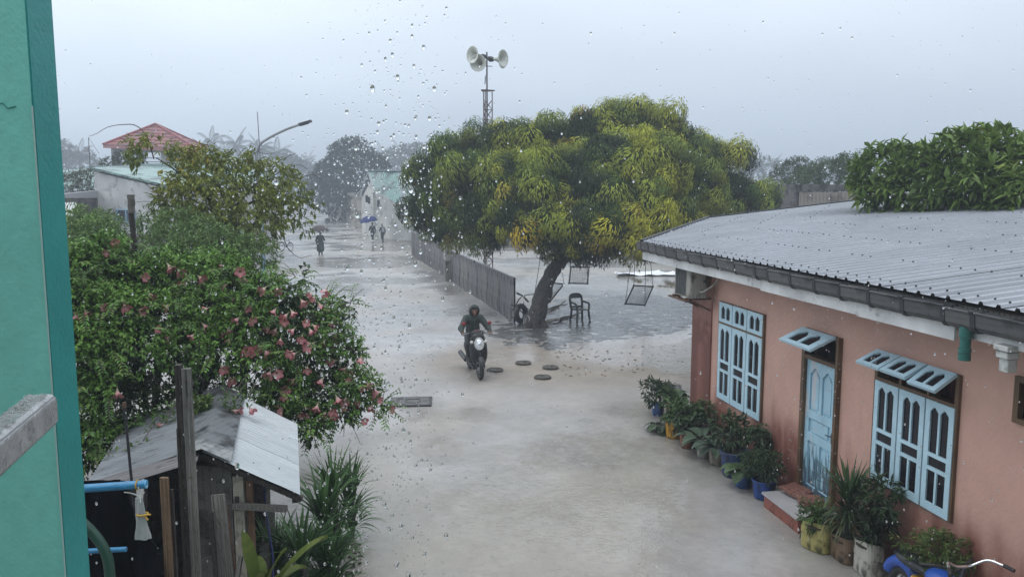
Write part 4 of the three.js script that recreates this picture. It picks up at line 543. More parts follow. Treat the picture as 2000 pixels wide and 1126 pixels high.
function umbrella(label, pos, col, tiltX, tiltZ, r = 0.5) {
  const u = thing('umbrella', label, 'umbrella', pos, 0), seg = 48, rings = 7, P = [], I = [], K = [];
  for (let j = 0; j <= rings; j++) for (let i = 0; i <= seg; i++) { const a = i / seg * 2 * Math.PI, t = j / rings, sc = 1 - 0.07 * t * (1 - Math.abs(Math.cos(a * 4))), rad = r * Math.sin(t * 1.35) / Math.sin(1.35) * sc; P.push(rad * Math.cos(a), r * 0.72 * (Math.cos(t * 1.35) - Math.cos(1.35)) - 0.03 * t * t * Math.abs(Math.cos(a * 4)), rad * Math.sin(a)); }
  for (let j = 0; j < rings; j++) for (let i = 0; i < seg; i++) { const a = j * (seg + 1) + i, b = a + seg + 1; I.push(a, a + 1, b, b, a + 1, b + 1); }
  const g = new THREE.BufferGeometry(); g.setAttribute('position', new THREE.Float32BufferAttribute(P, 3)); g.setIndex(I); g.computeVertexNormals(); obj('canopy', g, mat(col, 0.8), u);
  obj('shaft', bar([0, -0.62, 0], [0, r * 0.56, 0], 0.007), M.steel, u); obj('ferrule', bar([0, r * 0.55, 0], [0, r * 0.55 + 0.08, 0], 0.008, 0.004), M.darkMetal, u); obj('handle', tube([[0, -0.6, 0], [0, -0.72, 0], [0.03, -0.77, 0], [0.06, -0.74, 0]], 0.012, 10, 6), M.darkWood, u); for (let k = 0; k < 8; k++) { const a = k * Math.PI / 4; obj('rib', bar([0, r * 0.5, 0], [r * 0.97 * Math.cos(a), 0.0, r * 0.97 * Math.sin(a)], 0.004, 0.003, 4), M.darkMetal, u); }
  u.rotation.set(tiltX, 0, tiltZ); return u;
}
{ // woman under a grey umbrella, walking towards us in a long green coat
  const D = [0.03, 0.055, 0.048], K = [0.015, 0.015, 0.017], P = ground(626, 499), t = thing('person', 'walker in a long dark green coat under a grey brown umbrella', 'person', P, 0.2);
  const B = [[[0, 1.0, 0], [0, 1.28, 0], 0.155, 0.15, D], [[-0.13, 1.32, 0], [0.13, 1.32, 0], 0.08, 0.08, D], [[0, 0.95, 0], [0, 0.42, 0.0], 0.165, 0.20, D], [[-0.1, 0.9, 0], [-0.13, 0.42, 0.02], 0.13, 0.13, D], [[0.1, 0.9, 0], [0.13, 0.42, -0.02], 0.13, 0.13, D], [[0, 1.33, 0], [0, 1.46, 0.02], 0.06, 0.055, SKIN]];
  for (const [x, z] of [[-0.09, 0.10], [0.09, -0.08]]) B.push([[x, 0.5, 0], [x, 0.08, z], 0.06, 0.042, K], [[x, 0.06, z], [x, 0.045, z + 0.14], 0.042, 0.034, K]);
  B.push([[0.16, 1.32, 0], [0.27, 1.08, 0.06], 0.075, 0.06, D], [[0.27, 1.08, 0.06], [0.14, 1.18, 0.24], 0.056, 0.042, D], [[-0.16, 1.32, 0], [-0.28, 1.06, 0.0], 0.075, 0.06, D], [[-0.28, 1.06, 0], [-0.24, 0.86, 0.1], 0.056, 0.04, D]);
  obj('body', [figure(B, 0.02, 0.05), figure(headBones([0, 1.53, 0.03]), 0.009, 0.02), figure(hand([0.14, 1.18, 0.24], [-0.4, 0.3, 0.8], [0.8, 0.3, 0], [0, 1, 0.2], 0.8), 0.006, 0.01), figure(hand([-0.24, 0.86, 0.1], [0, -1, 0.2], [0.4, 0, 0.6], [0.3, 0, 1], 0.4), 0.006, 0.01)], bodyMat, t);
  obj('scarf', new THREE.SphereGeometry(0.115, 18, 14, 0, Math.PI * 2, 0, 2.0).rotateX(-0.7).translate(0, 1.545, 0.0), mat([0.06, 0.075, 0.07], 0.7), t);
  umbrella('grey brown umbrella held by the walker in the green coat', V(P.x + 0.06, 1.75, P.z + 0.24), [0.075, 0.06, 0.058], 0.1, -0.05, 0.62);
}
{ // two people sharing a blue umbrella
  const P = ground(731, 474), A = [0.022, 0.026, 0.034], N = [0.03, 0.033, 0.045], W = [0.28, 0.28, 0.3];
  const walker = (label, p, top, bot, h, bag) => {
    const t = thing('person', label, 'person', p, -2.6), s = h / 1.72, B = [[[0, 1.0, 0], [0, 1.3, 0], 0.14, 0.155, top], [[-0.15, 1.38, 0], [0.15, 1.38, 0], 0.075, 0.075, top], [[0, 1.4, 0], [0, 1.53, 0.01], 0.058, 0.055, SKIN], [[-0.09, 0.95, 0], [-0.1, 0.52, 0.18], 0.095, 0.068, bot], [[-0.1, 0.52, 0.18], [-0.1, 0.1, 0.12], 0.064, 0.045, bot], [[-0.1, 0.06, 0.10], [-0.1, 0.05, 0.26], 0.042, 0.034, A], [[0.09, 0.95, 0], [0.1, 0.5, -0.08], 0.095, 0.068, bot], [[0.1, 0.5, -0.08], [0.1, 0.12, -0.34], 0.064, 0.045, bot], [[0.1, 0.09, -0.36], [0.1, 0.05, -0.22], 0.042, 0.034, A]];
    B.push([[0.18, 1.37, 0], [0.27, 1.1, 0.03], 0.066, 0.054, top], [[0.27, 1.1, 0.03], [0.15, 1.2, 0.24], 0.05, 0.04, top], [[-0.18, 1.37, 0], [-0.26, 1.1, -0.06], 0.066, 0.054, top], [[-0.26, 1.1, -0.06], [-0.26, 0.86, 0.06], 0.05, 0.038, top]); if (bag) B.push([[0, 1.3, -0.2], [0, 1.1, -0.22], 0.11, 0.13, bag]);
    const sc = B.map(b => [b[0].map(v => v * s), b[1].map(v => v * s), b[2] * s, b[3] * s, b[4]]);
    obj('body', [figure(sc, 0.022, 0.045), figure(headBones([0, 1.62 * s, 0.01]), 0.009, 0.02), figure(hand([0.15 * s, 1.2 * s, 0.24 * s], [-0.4, 0.3, 0.8], [0.8, 0.3, 0], [0, 1, 0.2], 0.8), 0.006, 0.01), figure(hand([-0.26 * s, 0.86 * s, 0.06 * s], [0, -1, 0.15], [0.5, 0, 0.6], [0.3, 0, 1], 0.4), 0.006, 0.01)], bodyMat, t);
  };
  walker('person in dark clothes striding along under the blue umbrella', P.clone().add(V(-0.15, 0, 0)), A, [0.02, 0.021, 0.026], 1.72); walker('shorter person in dark clothes and pale bag just right of the blue umbrella', P.clone().add(V(0.72, 0, 0.1)), N, A, 1.6, W);
  umbrella('blue umbrella held over the two walkers by the white building', V(P.x - 0.45, 1.86, P.z - 0.05), [0.012, 0.025, 0.13], 0.12, 0.16, 0.78);
}
function makeBicycle(label, pos, turn, col) {
  const b = thing('bicycle', label, 'bicycle', pos, turn), m = mat(col, 0.35);
  for (const z of [0.52, -0.5]) { const w = obj('wheel', new THREE.TorusGeometry(0.31, 0.02, 8, 36).rotateY(Math.PI / 2).translate(0, 0.33, z), M.rubber, b); obj('rim', new THREE.TorusGeometry(0.288, 0.009, 6, 36).rotateY(Math.PI / 2).translate(0, 0.33, z), M.steel, w); obj('spokes', [...Array(12).keys()].map(k => bar([0.02 * (k % 2 ? 1 : -1), 0.33, z], [0, 0.33 + 0.285 * Math.sin(k * 0.5236), z + 0.285 * Math.cos(k * 0.5236)], 0.0022, 0.0022, 4)), M.steel, w).userData.kind = 'stuff'; }
  obj('frame', [bar([0, 0.78, -0.18], [0, 0.32, -0.04], 0.017), bar([0, 0.7, -0.16], [0, 0.78, 0.38], 0.017), bar([0, 0.32, -0.04], [0, 0.68, 0.4], 0.02), bar([0.03, 0.33, -0.5], [0.02, 0.68, -0.17], 0.009), bar([-0.03, 0.33, -0.5], [-0.02, 0.68, -0.17], 0.009), bar([0.03, 0.33, -0.5], [0.02, 0.32, -0.04], 0.009), bar([-0.03, 0.33, -0.5], [-0.02, 0.32, -0.04], 0.009), bar([0.045, 0.33, 0.52], [0.02, 0.72, 0.41], 0.011), bar([-0.045, 0.33, 0.52], [-0.02, 0.72, 0.41], 0.011), bar([0, 0.66, 0.4], [0, 0.92, 0.34], 0.016)], m, b);
  obj('handlebar', tube([[-0.3, 0.99, 0.12], [-0.26, 1.0, 0.2], [-0.2, 1.0, 0.3], [-0.06, 0.93, 0.35], [0.06, 0.93, 0.35], [0.2, 1.0, 0.3], [0.26, 1.0, 0.2], [0.3, 0.99, 0.12]], 0.013, 40, 8), M.chrome, b); for (const x of [-1, 1]) obj('grip', bar([x * 0.305, 0.988, 0.10], [x * 0.268, 1.0, 0.19], 0.018), M.rubber, b); obj('saddle', new THREE.SphereGeometry(1, 16, 10).scale(0.085, 0.04, 0.14).translate(0, 0.86, -0.21), M.black, b); obj('seat_post', bar([0, 0.76, -0.18], [0, 0.85, -0.2], 0.013), M.steel, b); obj('crank', [cyl(0.08, 0.08, 0.01, 0, 0, 0, 18).rotateZ(Math.PI / 2).translate(0.04, 0.32, -0.04), bar([0.06, 0.32, -0.04], [0.06, 0.2, 0.07], 0.01), bar([-0.06, 0.32, -0.04], [-0.06, 0.44, -0.15], 0.01), bx(0.09, 0.02, 0.06, 0.1, 0.2, 0.07), bx(0.09, 0.02, 0.06, -0.1, 0.44, -0.15)], M.darkMetal, b); obj('fender', new THREE.TorusGeometry(0.345, 0.024, 6, 20, 2.2).rotateZ(0.6).rotateY(Math.PI / 2).translate(0, 0.33, -0.5), m, b); obj('fender', new THREE.TorusGeometry(0.345, 0.024, 6, 20, 1.6).rotateZ(0.9).rotateY(Math.PI / 2).translate(0, 0.33, 0.52), m, b); return b;
}
{
  const b = makeBicycle('dark bicycle parked at the left edge of the road behind the street lamp', ground(548, 490).add(V(0.4, 0, 0)), 0.9, [0.04, 0.045, 0.06]);
  dup(b, ground(536, 482).add(V(-0.9, 0, 0.6)), 0.7, 'dark bicycle parked farther left, mostly hidden by the tree'); 
  dup(b, hw(4.12, 0, 0.60), HT - 1.62, 'black bicycle leaning beside the house wall in the bottom right corner').rotation.z = 0.0;
}
dup(scooter, V(-24.5, 0, -108), 1.2, 'motorbike parked far away on the left of the grey gate wall');
{ // child's pedal motorbike
  const P = hw(3.2, 0, 0.42), t = thing('toy_motorbike', 'blue and yellow ride on motorbike with black seat at the foot of the wall', 'ride-on toy', P, HT + 1.5708), bl = mat([0.02, 0.075, 0.36], 0.3), ye = mat([0.42, 0.24, 0.03], 0.4);
  for (const z of [-0.42, 0.42]) { const w = obj('wheel', new THREE.TorusGeometry(0.17, 0.05, 10, 28).rotateY(Math.PI / 2).translate(0, 0.22, z), M.rubber, t); obj('rim', [new THREE.TorusGeometry(0.12, 0.012, 6, 24).rotateY(Math.PI / 2).translate(0, 0.22, z), cyl(0.03, 0.03, 0.1, 0, -0.05, 0, 10).rotateZ(Math.PI / 2).translate(0, 0.22, z), ...[0, 1, 2, 3].map(k => bx(0.02, 0.24, 0.02).rotateX(k * 0.785).translate(0, 0.22, z))], M.white, w); const f = new THREE.TorusGeometry(0.255, 0.07, 8, 22, 2.5).scale(1, 1, 1.1).rotateZ(0.32).rotateY(Math.PI / 2).translate(0, 0.22, z); obj('fender', f, bl, t); }
  obj('body', [bx(0.2, 0.2, 0.5, 0, 0.36, 0, 0.05), bx(0.16, 0.16, 0.2, 0, 0.5, 0.16, 0.04)], ye, t); obj('tank', new THREE.SphereGeometry(1, 16, 12).scale(0.13, 0.1, 0.2).translate(0, 0.55, 0.12), bl, t); obj('seat', [new THREE.SphereGeometry(1, 18, 12).scale(0.13, 0.06, 0.32).translate(0, 0.56, -0.26)], M.black, t); obj('fork', [bar([0.07, 0.22, 0.42], [0.06, 0.72, 0.28], 0.018), bar([-0.07, 0.22, 0.42], [-0.06, 0.72, 0.28], 0.018)], M.darkMetal, t); obj('handlebar', tube([[-0.28, 0.76, 0.16], [-0.15, 0.78, 0.25], [0, 0.73, 0.28], [0.15, 0.78, 0.25], [0.28, 0.76, 0.16]], 0.012, 20, 6), M.darkMetal, t); for (const x of [-1, 1]) obj('grip', bar([x * 0.29, 0.76, 0.15], [x * 0.2, 0.775, 0.215], 0.017), M.rubber, t);
}

// ---------------------------------------------------------------- street lamp and what stands beside it on the left of the road
{
  const P = V(-10.75, 0, -34.5), t = thing('street_lamp', 'slim blue and grey street lamp with a curved arm reaching over the road', 'street lamp', P, 0), gal = mat([0.30, 0.32, 0.34], 0.4, { metalness: 0.4, map: again(MOTTLE, 1) }), A = at(500, 300, 34.5).sub(P), Bq = at(520, 272, 34.5).sub(P), Cq = at(555, 254, 34.5).sub(P), D = at(584, 243, 34.5).sub(P), E2 = at(608, 236, 34.5).sub(P);
  obj('pole', [bar([0, 0, 0], [A.x * 0.5, 3.4, 0], 0.115, 0.10, 14)], mat([0.16, 0.28, 0.40], 0.45, { map: again(GRIME, 1) }), t); obj('upper_pole', [bar([A.x * 0.5, 3.4, 0], [A.x, A.y, 0], 0.085, 0.07, 12), tube([[A.x, A.y - 0.1, 0], [lerp(A.x, Bq.x, 0.4), lerp(A.y, Bq.y, 0.65), 0], Bq, Cq, D], 0.055, 30, 8)], gal, t); obj('lamp_head', [beam(D, E2, 0.26, 0.09), beam(D.clone().lerp(E2, 0.05).add(V(0, -0.05, 0)), D.clone().lerp(E2, 0.75).add(V(0, -0.05, 0)), 0.2, 0.06)], M.darkMetal, t); obj('cable', tube([A.clone().add(V(0, 0.1, 0)), A.clone().add(V(0.4, 0.0, 0)), A.clone().add(V(0.8, 0.03, 0))], 0.012, 10, 4), M.darkMetal, t);
  const an = thing('aerial', 'thin aerial rod rising behind the street lamp arm', 'aerial', V(-17.0, 0, -55), 0); obj('rod', bar([0, 0, 0], [-0.22, 9.7, 0], 0.06, 0.03), mat([0.2, 0.2, 0.22], 0.5), an); obj('base', bx(0.3, 0.1, 0.3, 0, 0.05, 0), M.concrete, an); obj('clamp', bx(0.14, 0.1, 0.14, -0.15, 6.5, 0), M.darkMetal, an);
  const g = thing('yard_gate', 'weathered brown board gate with pale post just left of the street lamp', 'gate', V(-11.6, 0, -33.2), 0.15);
  for (let k = 0; k < 6; k++) obj('board', bx(0.24, 1.25, 0.03, -1.45 + k * 0.25, 0.68 + 0.03 * hash(k, 1, 2), 0), M.rust, g); obj('gate_rail', [bx(1.55, 0.08, 0.04, -0.82, 1.1, -0.04), bx(1.55, 0.08, 0.04, -0.82, 0.3, -0.04)], M.darkWood, g); obj('post', bx(0.13, 2.6, 0.13, 0.1, 1.3, 0), M.greyWood, g); obj('post', bx(0.1, 1.9, 0.1, -1.7, 0.95, 0), M.darkWood, g);
  const w = struct('path', slab([[-16, 0.012, -31], [-12.3, 0.012, -31], [-13.0, 0.012, -42], [-17, 0.012, -42]], 0.03), mat([0.50, 0.49, 0.47], 0.5, { map: again(MOTTLE, 0.5) }));
}

// ---------------------------------------------------------------- potted plants along the house wall
const POTS = {
  bucket: (r, h) => new THREE.LatheGeometry([[0.001, 0], [r * 0.78, 0], [r * 0.82, 0.02], [r, h], [r * 1.05, h], [r * 1.05, h + 0.02], [r * 0.95, h + 0.02], [r * 0.92, h - 0.04], [0.001, h - 0.05]].map(p => new THREE.Vector2(...p)), 28),
  jerry: (r, h) => { const g = new THREE.LatheGeometry([[0.001, 0], [0.9, 0], [1, 0.06], [1.0, 0.45], [0.95, 0.5], [1.0, 0.55], [0.97, 0.98], [0.93, 1.0], [0.90, 0.97], [0.88, 0.85], [0.001, 0.82]].map(p => new THREE.Vector2(p[0] * r, p[1] * h)), 36), q = g.attributes.position; for (let i = 0; i < q.count; i++) { const x = q.getX(i), z = q.getZ(i), a = Math.atan2(z, x), k = 0.93 / Math.pow(Math.abs(Math.cos(a)) ** 4 + Math.abs(Math.sin(a)) ** 4, 0.25), w = q.getY(i) > 0.5 * h ? 1 + 0.07 * Math.sin(3 * a + 1) * (q.getY(i) / h) : 1; q.setXYZ(i, x * k * w, q.getY(i) * (q.getY(i) > 0.9 * h ? 1 + 0.05 * Math.sin(2 * a) : 1), z * k * 0.8 * w); } g.computeVertexNormals(); return g; },
};
function potted(label, s, z, { type = 'bucket', r = 0.14, h = 0.26, col, plant, seed = 1, turn = 0 }) {
  const t = thing('potted_plant', label, 'potted plant', hw(s, 0, z), HT + turn);
  obj('pot', POTS[type](r, h), mat(col, 0.45, { map: again(GRIME, 2.2) }), t); obj('soil', cyl(r * 0.9, r * 0.9, 0.02, 0, h - 0.06, 0, 18), mat([0.05, 0.04, 0.03], 0.9), t);
  plant(t, h - 0.05, rng(seed)); return t;
}
const DK = [[0.02, 0.038, 0.02], [0.055, 0.095, 0.034]], MD = [[0.035, 0.07, 0.025], [0.085, 0.15, 0.045]], GR = [[0.05, 0.085, 0.055], [0.10, 0.15, 0.09]];
const bushy = (h, r, n, len, wid, cols, stems = 5, droop = 0.3) => (t, y, rn) => { // stems with leaves
  const st = [], L = []; for (let i = 0; i < stems; i++) { const a = rn() * 6.28, e = r * (0.3 + 0.6 * rn()), top = V(Math.cos(a) * e, y + h * (0.65 + 0.35 * rn()), Math.sin(a) * e); st.push(limb([V(0.03 * Math.cos(a), y - 0.03, 0.03 * Math.sin(a)), V(top.x * 0.4, lerp(y, top.y, 0.5), top.z * 0.4), top], 0.012, 0.005, 6, 5)); L.push({ c: top, r: r * (0.45 + 0.25 * rn()) }); L.push({ c: V(top.x * 0.7, lerp(y, top.y, 0.62), top.z * 0.7), r: r * 0.42 }); }
  obj('stem', st, M.twig, t); obj('foliage', crown(L, { n, k: 7, len, wid, droop, cols, seed: Math.floor(rn() * 1e6), shell: 0.3, twig: 0.09 }), M.leaf, t);
};
const broad = (n, len, wid, cols, lift = 0.9) => (t, y, rn) => { // big single leaves on stalks, each a part
  for (let i = 0; i < n; i++) { const a = i * 2.4 + rn() * 0.5, up = lift * (0.35 + 0.65 * (1 - i / n)), L = new Leaves(), d = V(Math.cos(a), up, Math.sin(a)).normalize(), o = V(0, y, 0), s0 = V(-Math.sin(a), 0, Math.cos(a)), l = len * (0.75 + 0.4 * rn()), base = o.clone().addScaledVector(d, l * 0.35), c = mixc(cols[0], cols[1], rn());
    const steps = 5; let p = base.clone(), dir = d.clone(), prev = null; for (let k = 0; k <= steps; k++) { const f = k / steps, w = wid * Math.sin(Math.PI * (0.12 + 0.86 * f)) / 2, lft = p.clone().addScaledVector(s0, w).add(V(0, w * 0.25, 0)), rgt = p.clone().addScaledVector(s0, -w).add(V(0, w * 0.25, 0)); if (prev) for (const tr of [[prev[0], lft, prev[1]], [prev[1], lft, p], [prev[1], p, prev[2]], [prev[2], p, rgt]]) { const e = V(0, 0, 0).crossVectors(tr[1].clone().sub(tr[0]), tr[2].clone().sub(tr[0])).normalize(); for (const v of tr) { L.p.push(v.x, v.y, v.z); L.n.push(e.x, e.y, e.z); L.c.push(...c); } } prev = [lft, p.clone(), rgt]; dir.y -= 0.28; dir.normalize(); p = p.clone().addScaledVector(dir, l * 0.85 / steps); }
    const g = L.geo(); g.computeVertexNormals(); const m = obj('leaf', g, M.leaf, t); obj('stalk', bar(o, base, 0.008, 0.005, 5), M.twig, m); }
};
function strap(n, len, wid, cols, spread = 1, droop = 1) { // narrow arching leaves joined to one tuft
  return (t, y, rn, name = 'foliage') => { const L = new Leaves(); for (let i = 0; i < n; i++) { const a = rn() * 6.283, e = (0.25 + 0.9 * rn()) * spread, d = V(Math.cos(a) * e, 1, Math.sin(a) * e).normalize(), s0 = V(-Math.sin(a), 0, Math.cos(a)), l = len * (0.6 + 0.5 * rn()), c = mixc(cols[0], cols[1], rn()), st = 6; let p = V(0.03 * Math.cos(a), y + 0.1 * rn(), 0.03 * Math.sin(a)), prev = null, dir = d.clone(); for (let k = 0; k <= st; k++) { const f = k / st, w = wid / 2 * (1 - f * f) * (0.6 + 0.4 * Math.min(1, f * 5)), A = p.clone().addScaledVector(s0, w), B = p.clone().addScaledVector(s0, -w); if (prev) for (const tr of [[prev[0], A, prev[1]], [prev[1], A, B]]) { const e2 = V(0, 0, 0).crossVectors(tr[1].clone().sub(tr[0]), tr[2].clone().sub(tr[0])); if (e2.length() < 1e-12) continue; e2.normalize(); for (const v of tr) { L.p.push(v.x, v.y, v.z); L.n.push(e2.x, e2.y, e2.z); const q = 0.75 + 0.4 * f; L.c.push(c[0] * q, c[1] * q, c[2] * q); } } prev = [A, B]; dir.y -= droop * (0.10 + 0.22 * f) * (0.6 + 0.8 * e); dir.normalize(); p = p.clone().addScaledVector(dir, l / st); } } return obj(name, L.geo(), M.leaf, t); };
}
potted('tall plant with big scalloped leaves in a red pot at the house corner', -4.3, 0.20, { r: 0.15, h: 0.26, col: [0.30, 0.09, 0.06], plant: broad(22, 0.34, 0.2, MD, 2.2), seed: 3 }).scale.y = 1.25;
potted('dark narrow leaved plant in a blue pot, farthest out at the house corner', -4.62, 0.40, { r: 0.13, h: 0.22, col: [0.05, 0.12, 0.36], plant: bushy(0.36, 0.26, 120, 0.12, 0.03, DK, 7), seed: 4 });
potted('low plant with round leaves spreading left of the yellow bucket', -3.55, 0.74, { r: 0.1, h: 0.13, col: [0.1, 0.1, 0.1], plant: broad(15, 0.30, 0.16, DK, 0.6), seed: 5 });
potted('leafy green plant in a bright yellow bucket', -3.2, 0.62, { r: 0.17, h: 0.34, col: [0.58, 0.30, 0.015], plant: bushy(0.26, 0.30, 130, 0.10, 0.06, MD, 7, 0.5), seed: 6 });
potted('light green shrub close to the wall behind the yellow bucket', -2.95, 0.22, { r: 0.12, h: 0.22, col: [0.2, 0.1, 0.07], plant: bushy(0.42, 0.16, 70, 0.09, 0.045, [[0.05, 0.08, 0.02], [0.11, 0.16, 0.05]], 5), seed: 7 });
potted('plant spilling over a terracotta pot next to the yellow bucket', -2.62, 0.60, { r: 0.155, h: 0.30, col: [0.29, 0.11, 0.065], plant: bushy(0.22, 0.30, 80, 0.10, 0.055, DK, 6, 0.5), seed: 8 });
potted('grey green plant with broad upright leaves in a white bucket', -2.12, 0.52, { r: 0.14, h: 0.24, col: [0.52, 0.52, 0.48], plant: broad(15, 0.46, 0.2, GR, 1.1), seed: 9 });
potted('grey green plant with broad leaves in a beige cement pot', -1.74, 0.46, { r: 0.15, h: 0.26, col: [0.33, 0.29, 0.25], plant: broad(13, 0.42, 0.18, GR, 1.1), seed: 10 });
potted('dark branching shrub in a large navy blue tub', -1.2, 0.42, { r: 0.23, h: 0.38, col: [0.018, 0.045, 0.15], plant: bushy(0.46, 0.27, 130, 0.10, 0.05, DK, 8), seed: 11 });
potted('dark plant hanging over the wall side of the navy blue tub', -0.92, 0.12, { r: 0.10, h: 0.5, col: [0.05, 0.05, 0.05], plant: bushy(0.30, 0.18, 90, 0.09, 0.035, DK, 4, 0.9), seed: 12 });
potted('cabbage like plant with rounded leaves in a small blue bucket', -0.74, 0.50, { r: 0.15, h: 0.24, col: [0.03, 0.10, 0.36], plant: broad(20, 0.34, 0.2, [[0.045, 0.08, 0.035], [0.09, 0.15, 0.06]], 1.0), seed: 13 });
potted('dark fine leaved bush in a bright blue bucket beside the doorstep', -0.27, 0.42, { r: 0.17, h: 0.26, col: [0.015, 0.07, 0.33], plant: bushy(0.42, 0.22, 190, 0.09, 0.025, DK, 9), seed: 14 });
potted('grassy light green plant in a cut yellow green jerrycan', 1.36, 0.55, { type: 'jerry', r: 0.2, h: 0.36, col: [0.42, 0.38, 0.14], plant: (t, y, rn) => { strap(90, 0.36, 0.022, [[0.05, 0.10, 0.02], [0.11, 0.18, 0.05]], 1.2, 0.9)(t, y, rn); bushy(0.12, 0.2, 40, 0.08, 0.03, MD, 3)(t, y, rn); }, seed: 15, turn: 0.4 });
potted('dark broad leaved plant drooping off the end of the doorstep', 1.12, 0.36, { r: 0.1, h: 0.16, col: [0.08, 0.07, 0.06], plant: broad(12, 0.28, 0.13, DK, 0.7), seed: 16 });
potted('tall spiky dracaena in a cracked brown pot under the window', 1.68, 0.38, { type: 'jerry', r: 0.19, h: 0.30, col: [0.20, 0.13, 0.085], plant: (t, y, rn) => { obj('stem', limb([[0, y, 0], [0.02, y + 0.25, 0.01], [0.0, y + 0.44, 0.0]], 0.03, 0.02, 6, 6), M.barkGrey, t); strap(110, 0.55, 0.034, [[0.025, 0.06, 0.02], [0.07, 0.13, 0.045]], 0.9, 0.45)(t, y + 0.42, rn); strap(90, 0.42, 0.03, DK, 1.4, 0.9)(t, y + 0.25, rn); strap(60, 0.45, 0.03, [[0.12, 0.09, 0.05], [0.06, 0.09, 0.03]], 1.3, 1.5)(t, y + 0.15, rn); }, seed: 17 });
potted('dark spiky plant in a white jerrycan nearest the blue toy motorbike', 2.06, 0.34, { type: 'jerry', r: 0.17, h: 0.40, col: [0.52, 0.51, 0.48], plant: (t, y, rn) => { strap(120, 0.42, 0.026, DK, 1.2, 0.7)(t, y, rn); strap(70, 0.5, 0.022, DK, 1.0, 0.5)(t, y + 0.12, rn); bushy(0.62, 0.26, 90, 0.12, 0.03, DK, 5)(t, y, rn); }, seed: 18 });
potted('fine leaved light green bush in a yellow pot under the open window', 2.98, 0.16, { r: 0.17, h: 0.34, col: [0.36, 0.25, 0.06], plant: bushy(0.46, 0.30, 460, 0.055, 0.02, [[0.045, 0.085, 0.015], [0.12, 0.17, 0.04], [0.24, 0.22, 0.05]], 9, 0.1), seed: 19 });

// ---------------------------------------------------------------- tree behind the house, walls and shrubs beyond
{
  const base = hw(-4.2, 0, -10.2), t = thing('broadleaf_tree', 'dense dark green broad leaved tree rising behind the grey roof on the right', 'tree', base, 0), lb = [[1720, 330, 17.4, 0.9], [1745, 370, 17.0, 0.75], [1700, 375, 17.2, 0.55], [1800, 345, 16.6, 0.9], [1860, 305, 16.4, 0.85], [1900, 290, 16.6, 0.75], [1940, 330, 16.0, 0.9], [1880, 360, 15.8, 0.85], [1990, 335, 15.4, 0.85], [1985, 375, 15.0, 0.8], [2060, 340, 15.2, 1.1], [2140, 330, 15.2, 1.2], [1820, 375, 16.2, 0.6], [1930, 385, 15.4, 0.55], [1760, 300, 17.2, 0.35], [1715, 292, 17.4, 0.3]].map(q => ({ c: at(q[0] + 22, q[1] + 14, q[2]).sub(base), r: q[3] * 0.8 }));
  obj('trunk', limb([[0, 0, 0], [0.1, 1.6, 0], [-0.1, 3.0, 0.2], lb[3].c], 0.22, 0.07, 12, 9, 0.2), M.barkGrey, t); for (const i of [0, 4, 6, 8, 11]) obj('limb', limb([[0, 2.2, 0.1], lb[i].c.clone().multiplyScalar(0.6).add(V(0, 1.0, 0)), lb[i].c], 0.1, 0.03, 9, 6), M.barkGrey, t);
  obj('crown', crown(lb, { n: 1700, k: 8, len: 0.25, wid: 0.09, droop: 0.28, cols: [[0.04, 0.085, 0.022], [0.19, 0.28, 0.055], [0.36, 0.36, 0.05]], seed: 411, shell: 0.55, twig: 0.16, bend: 0.2, up: 0.25 }), M.leaf, t);
}
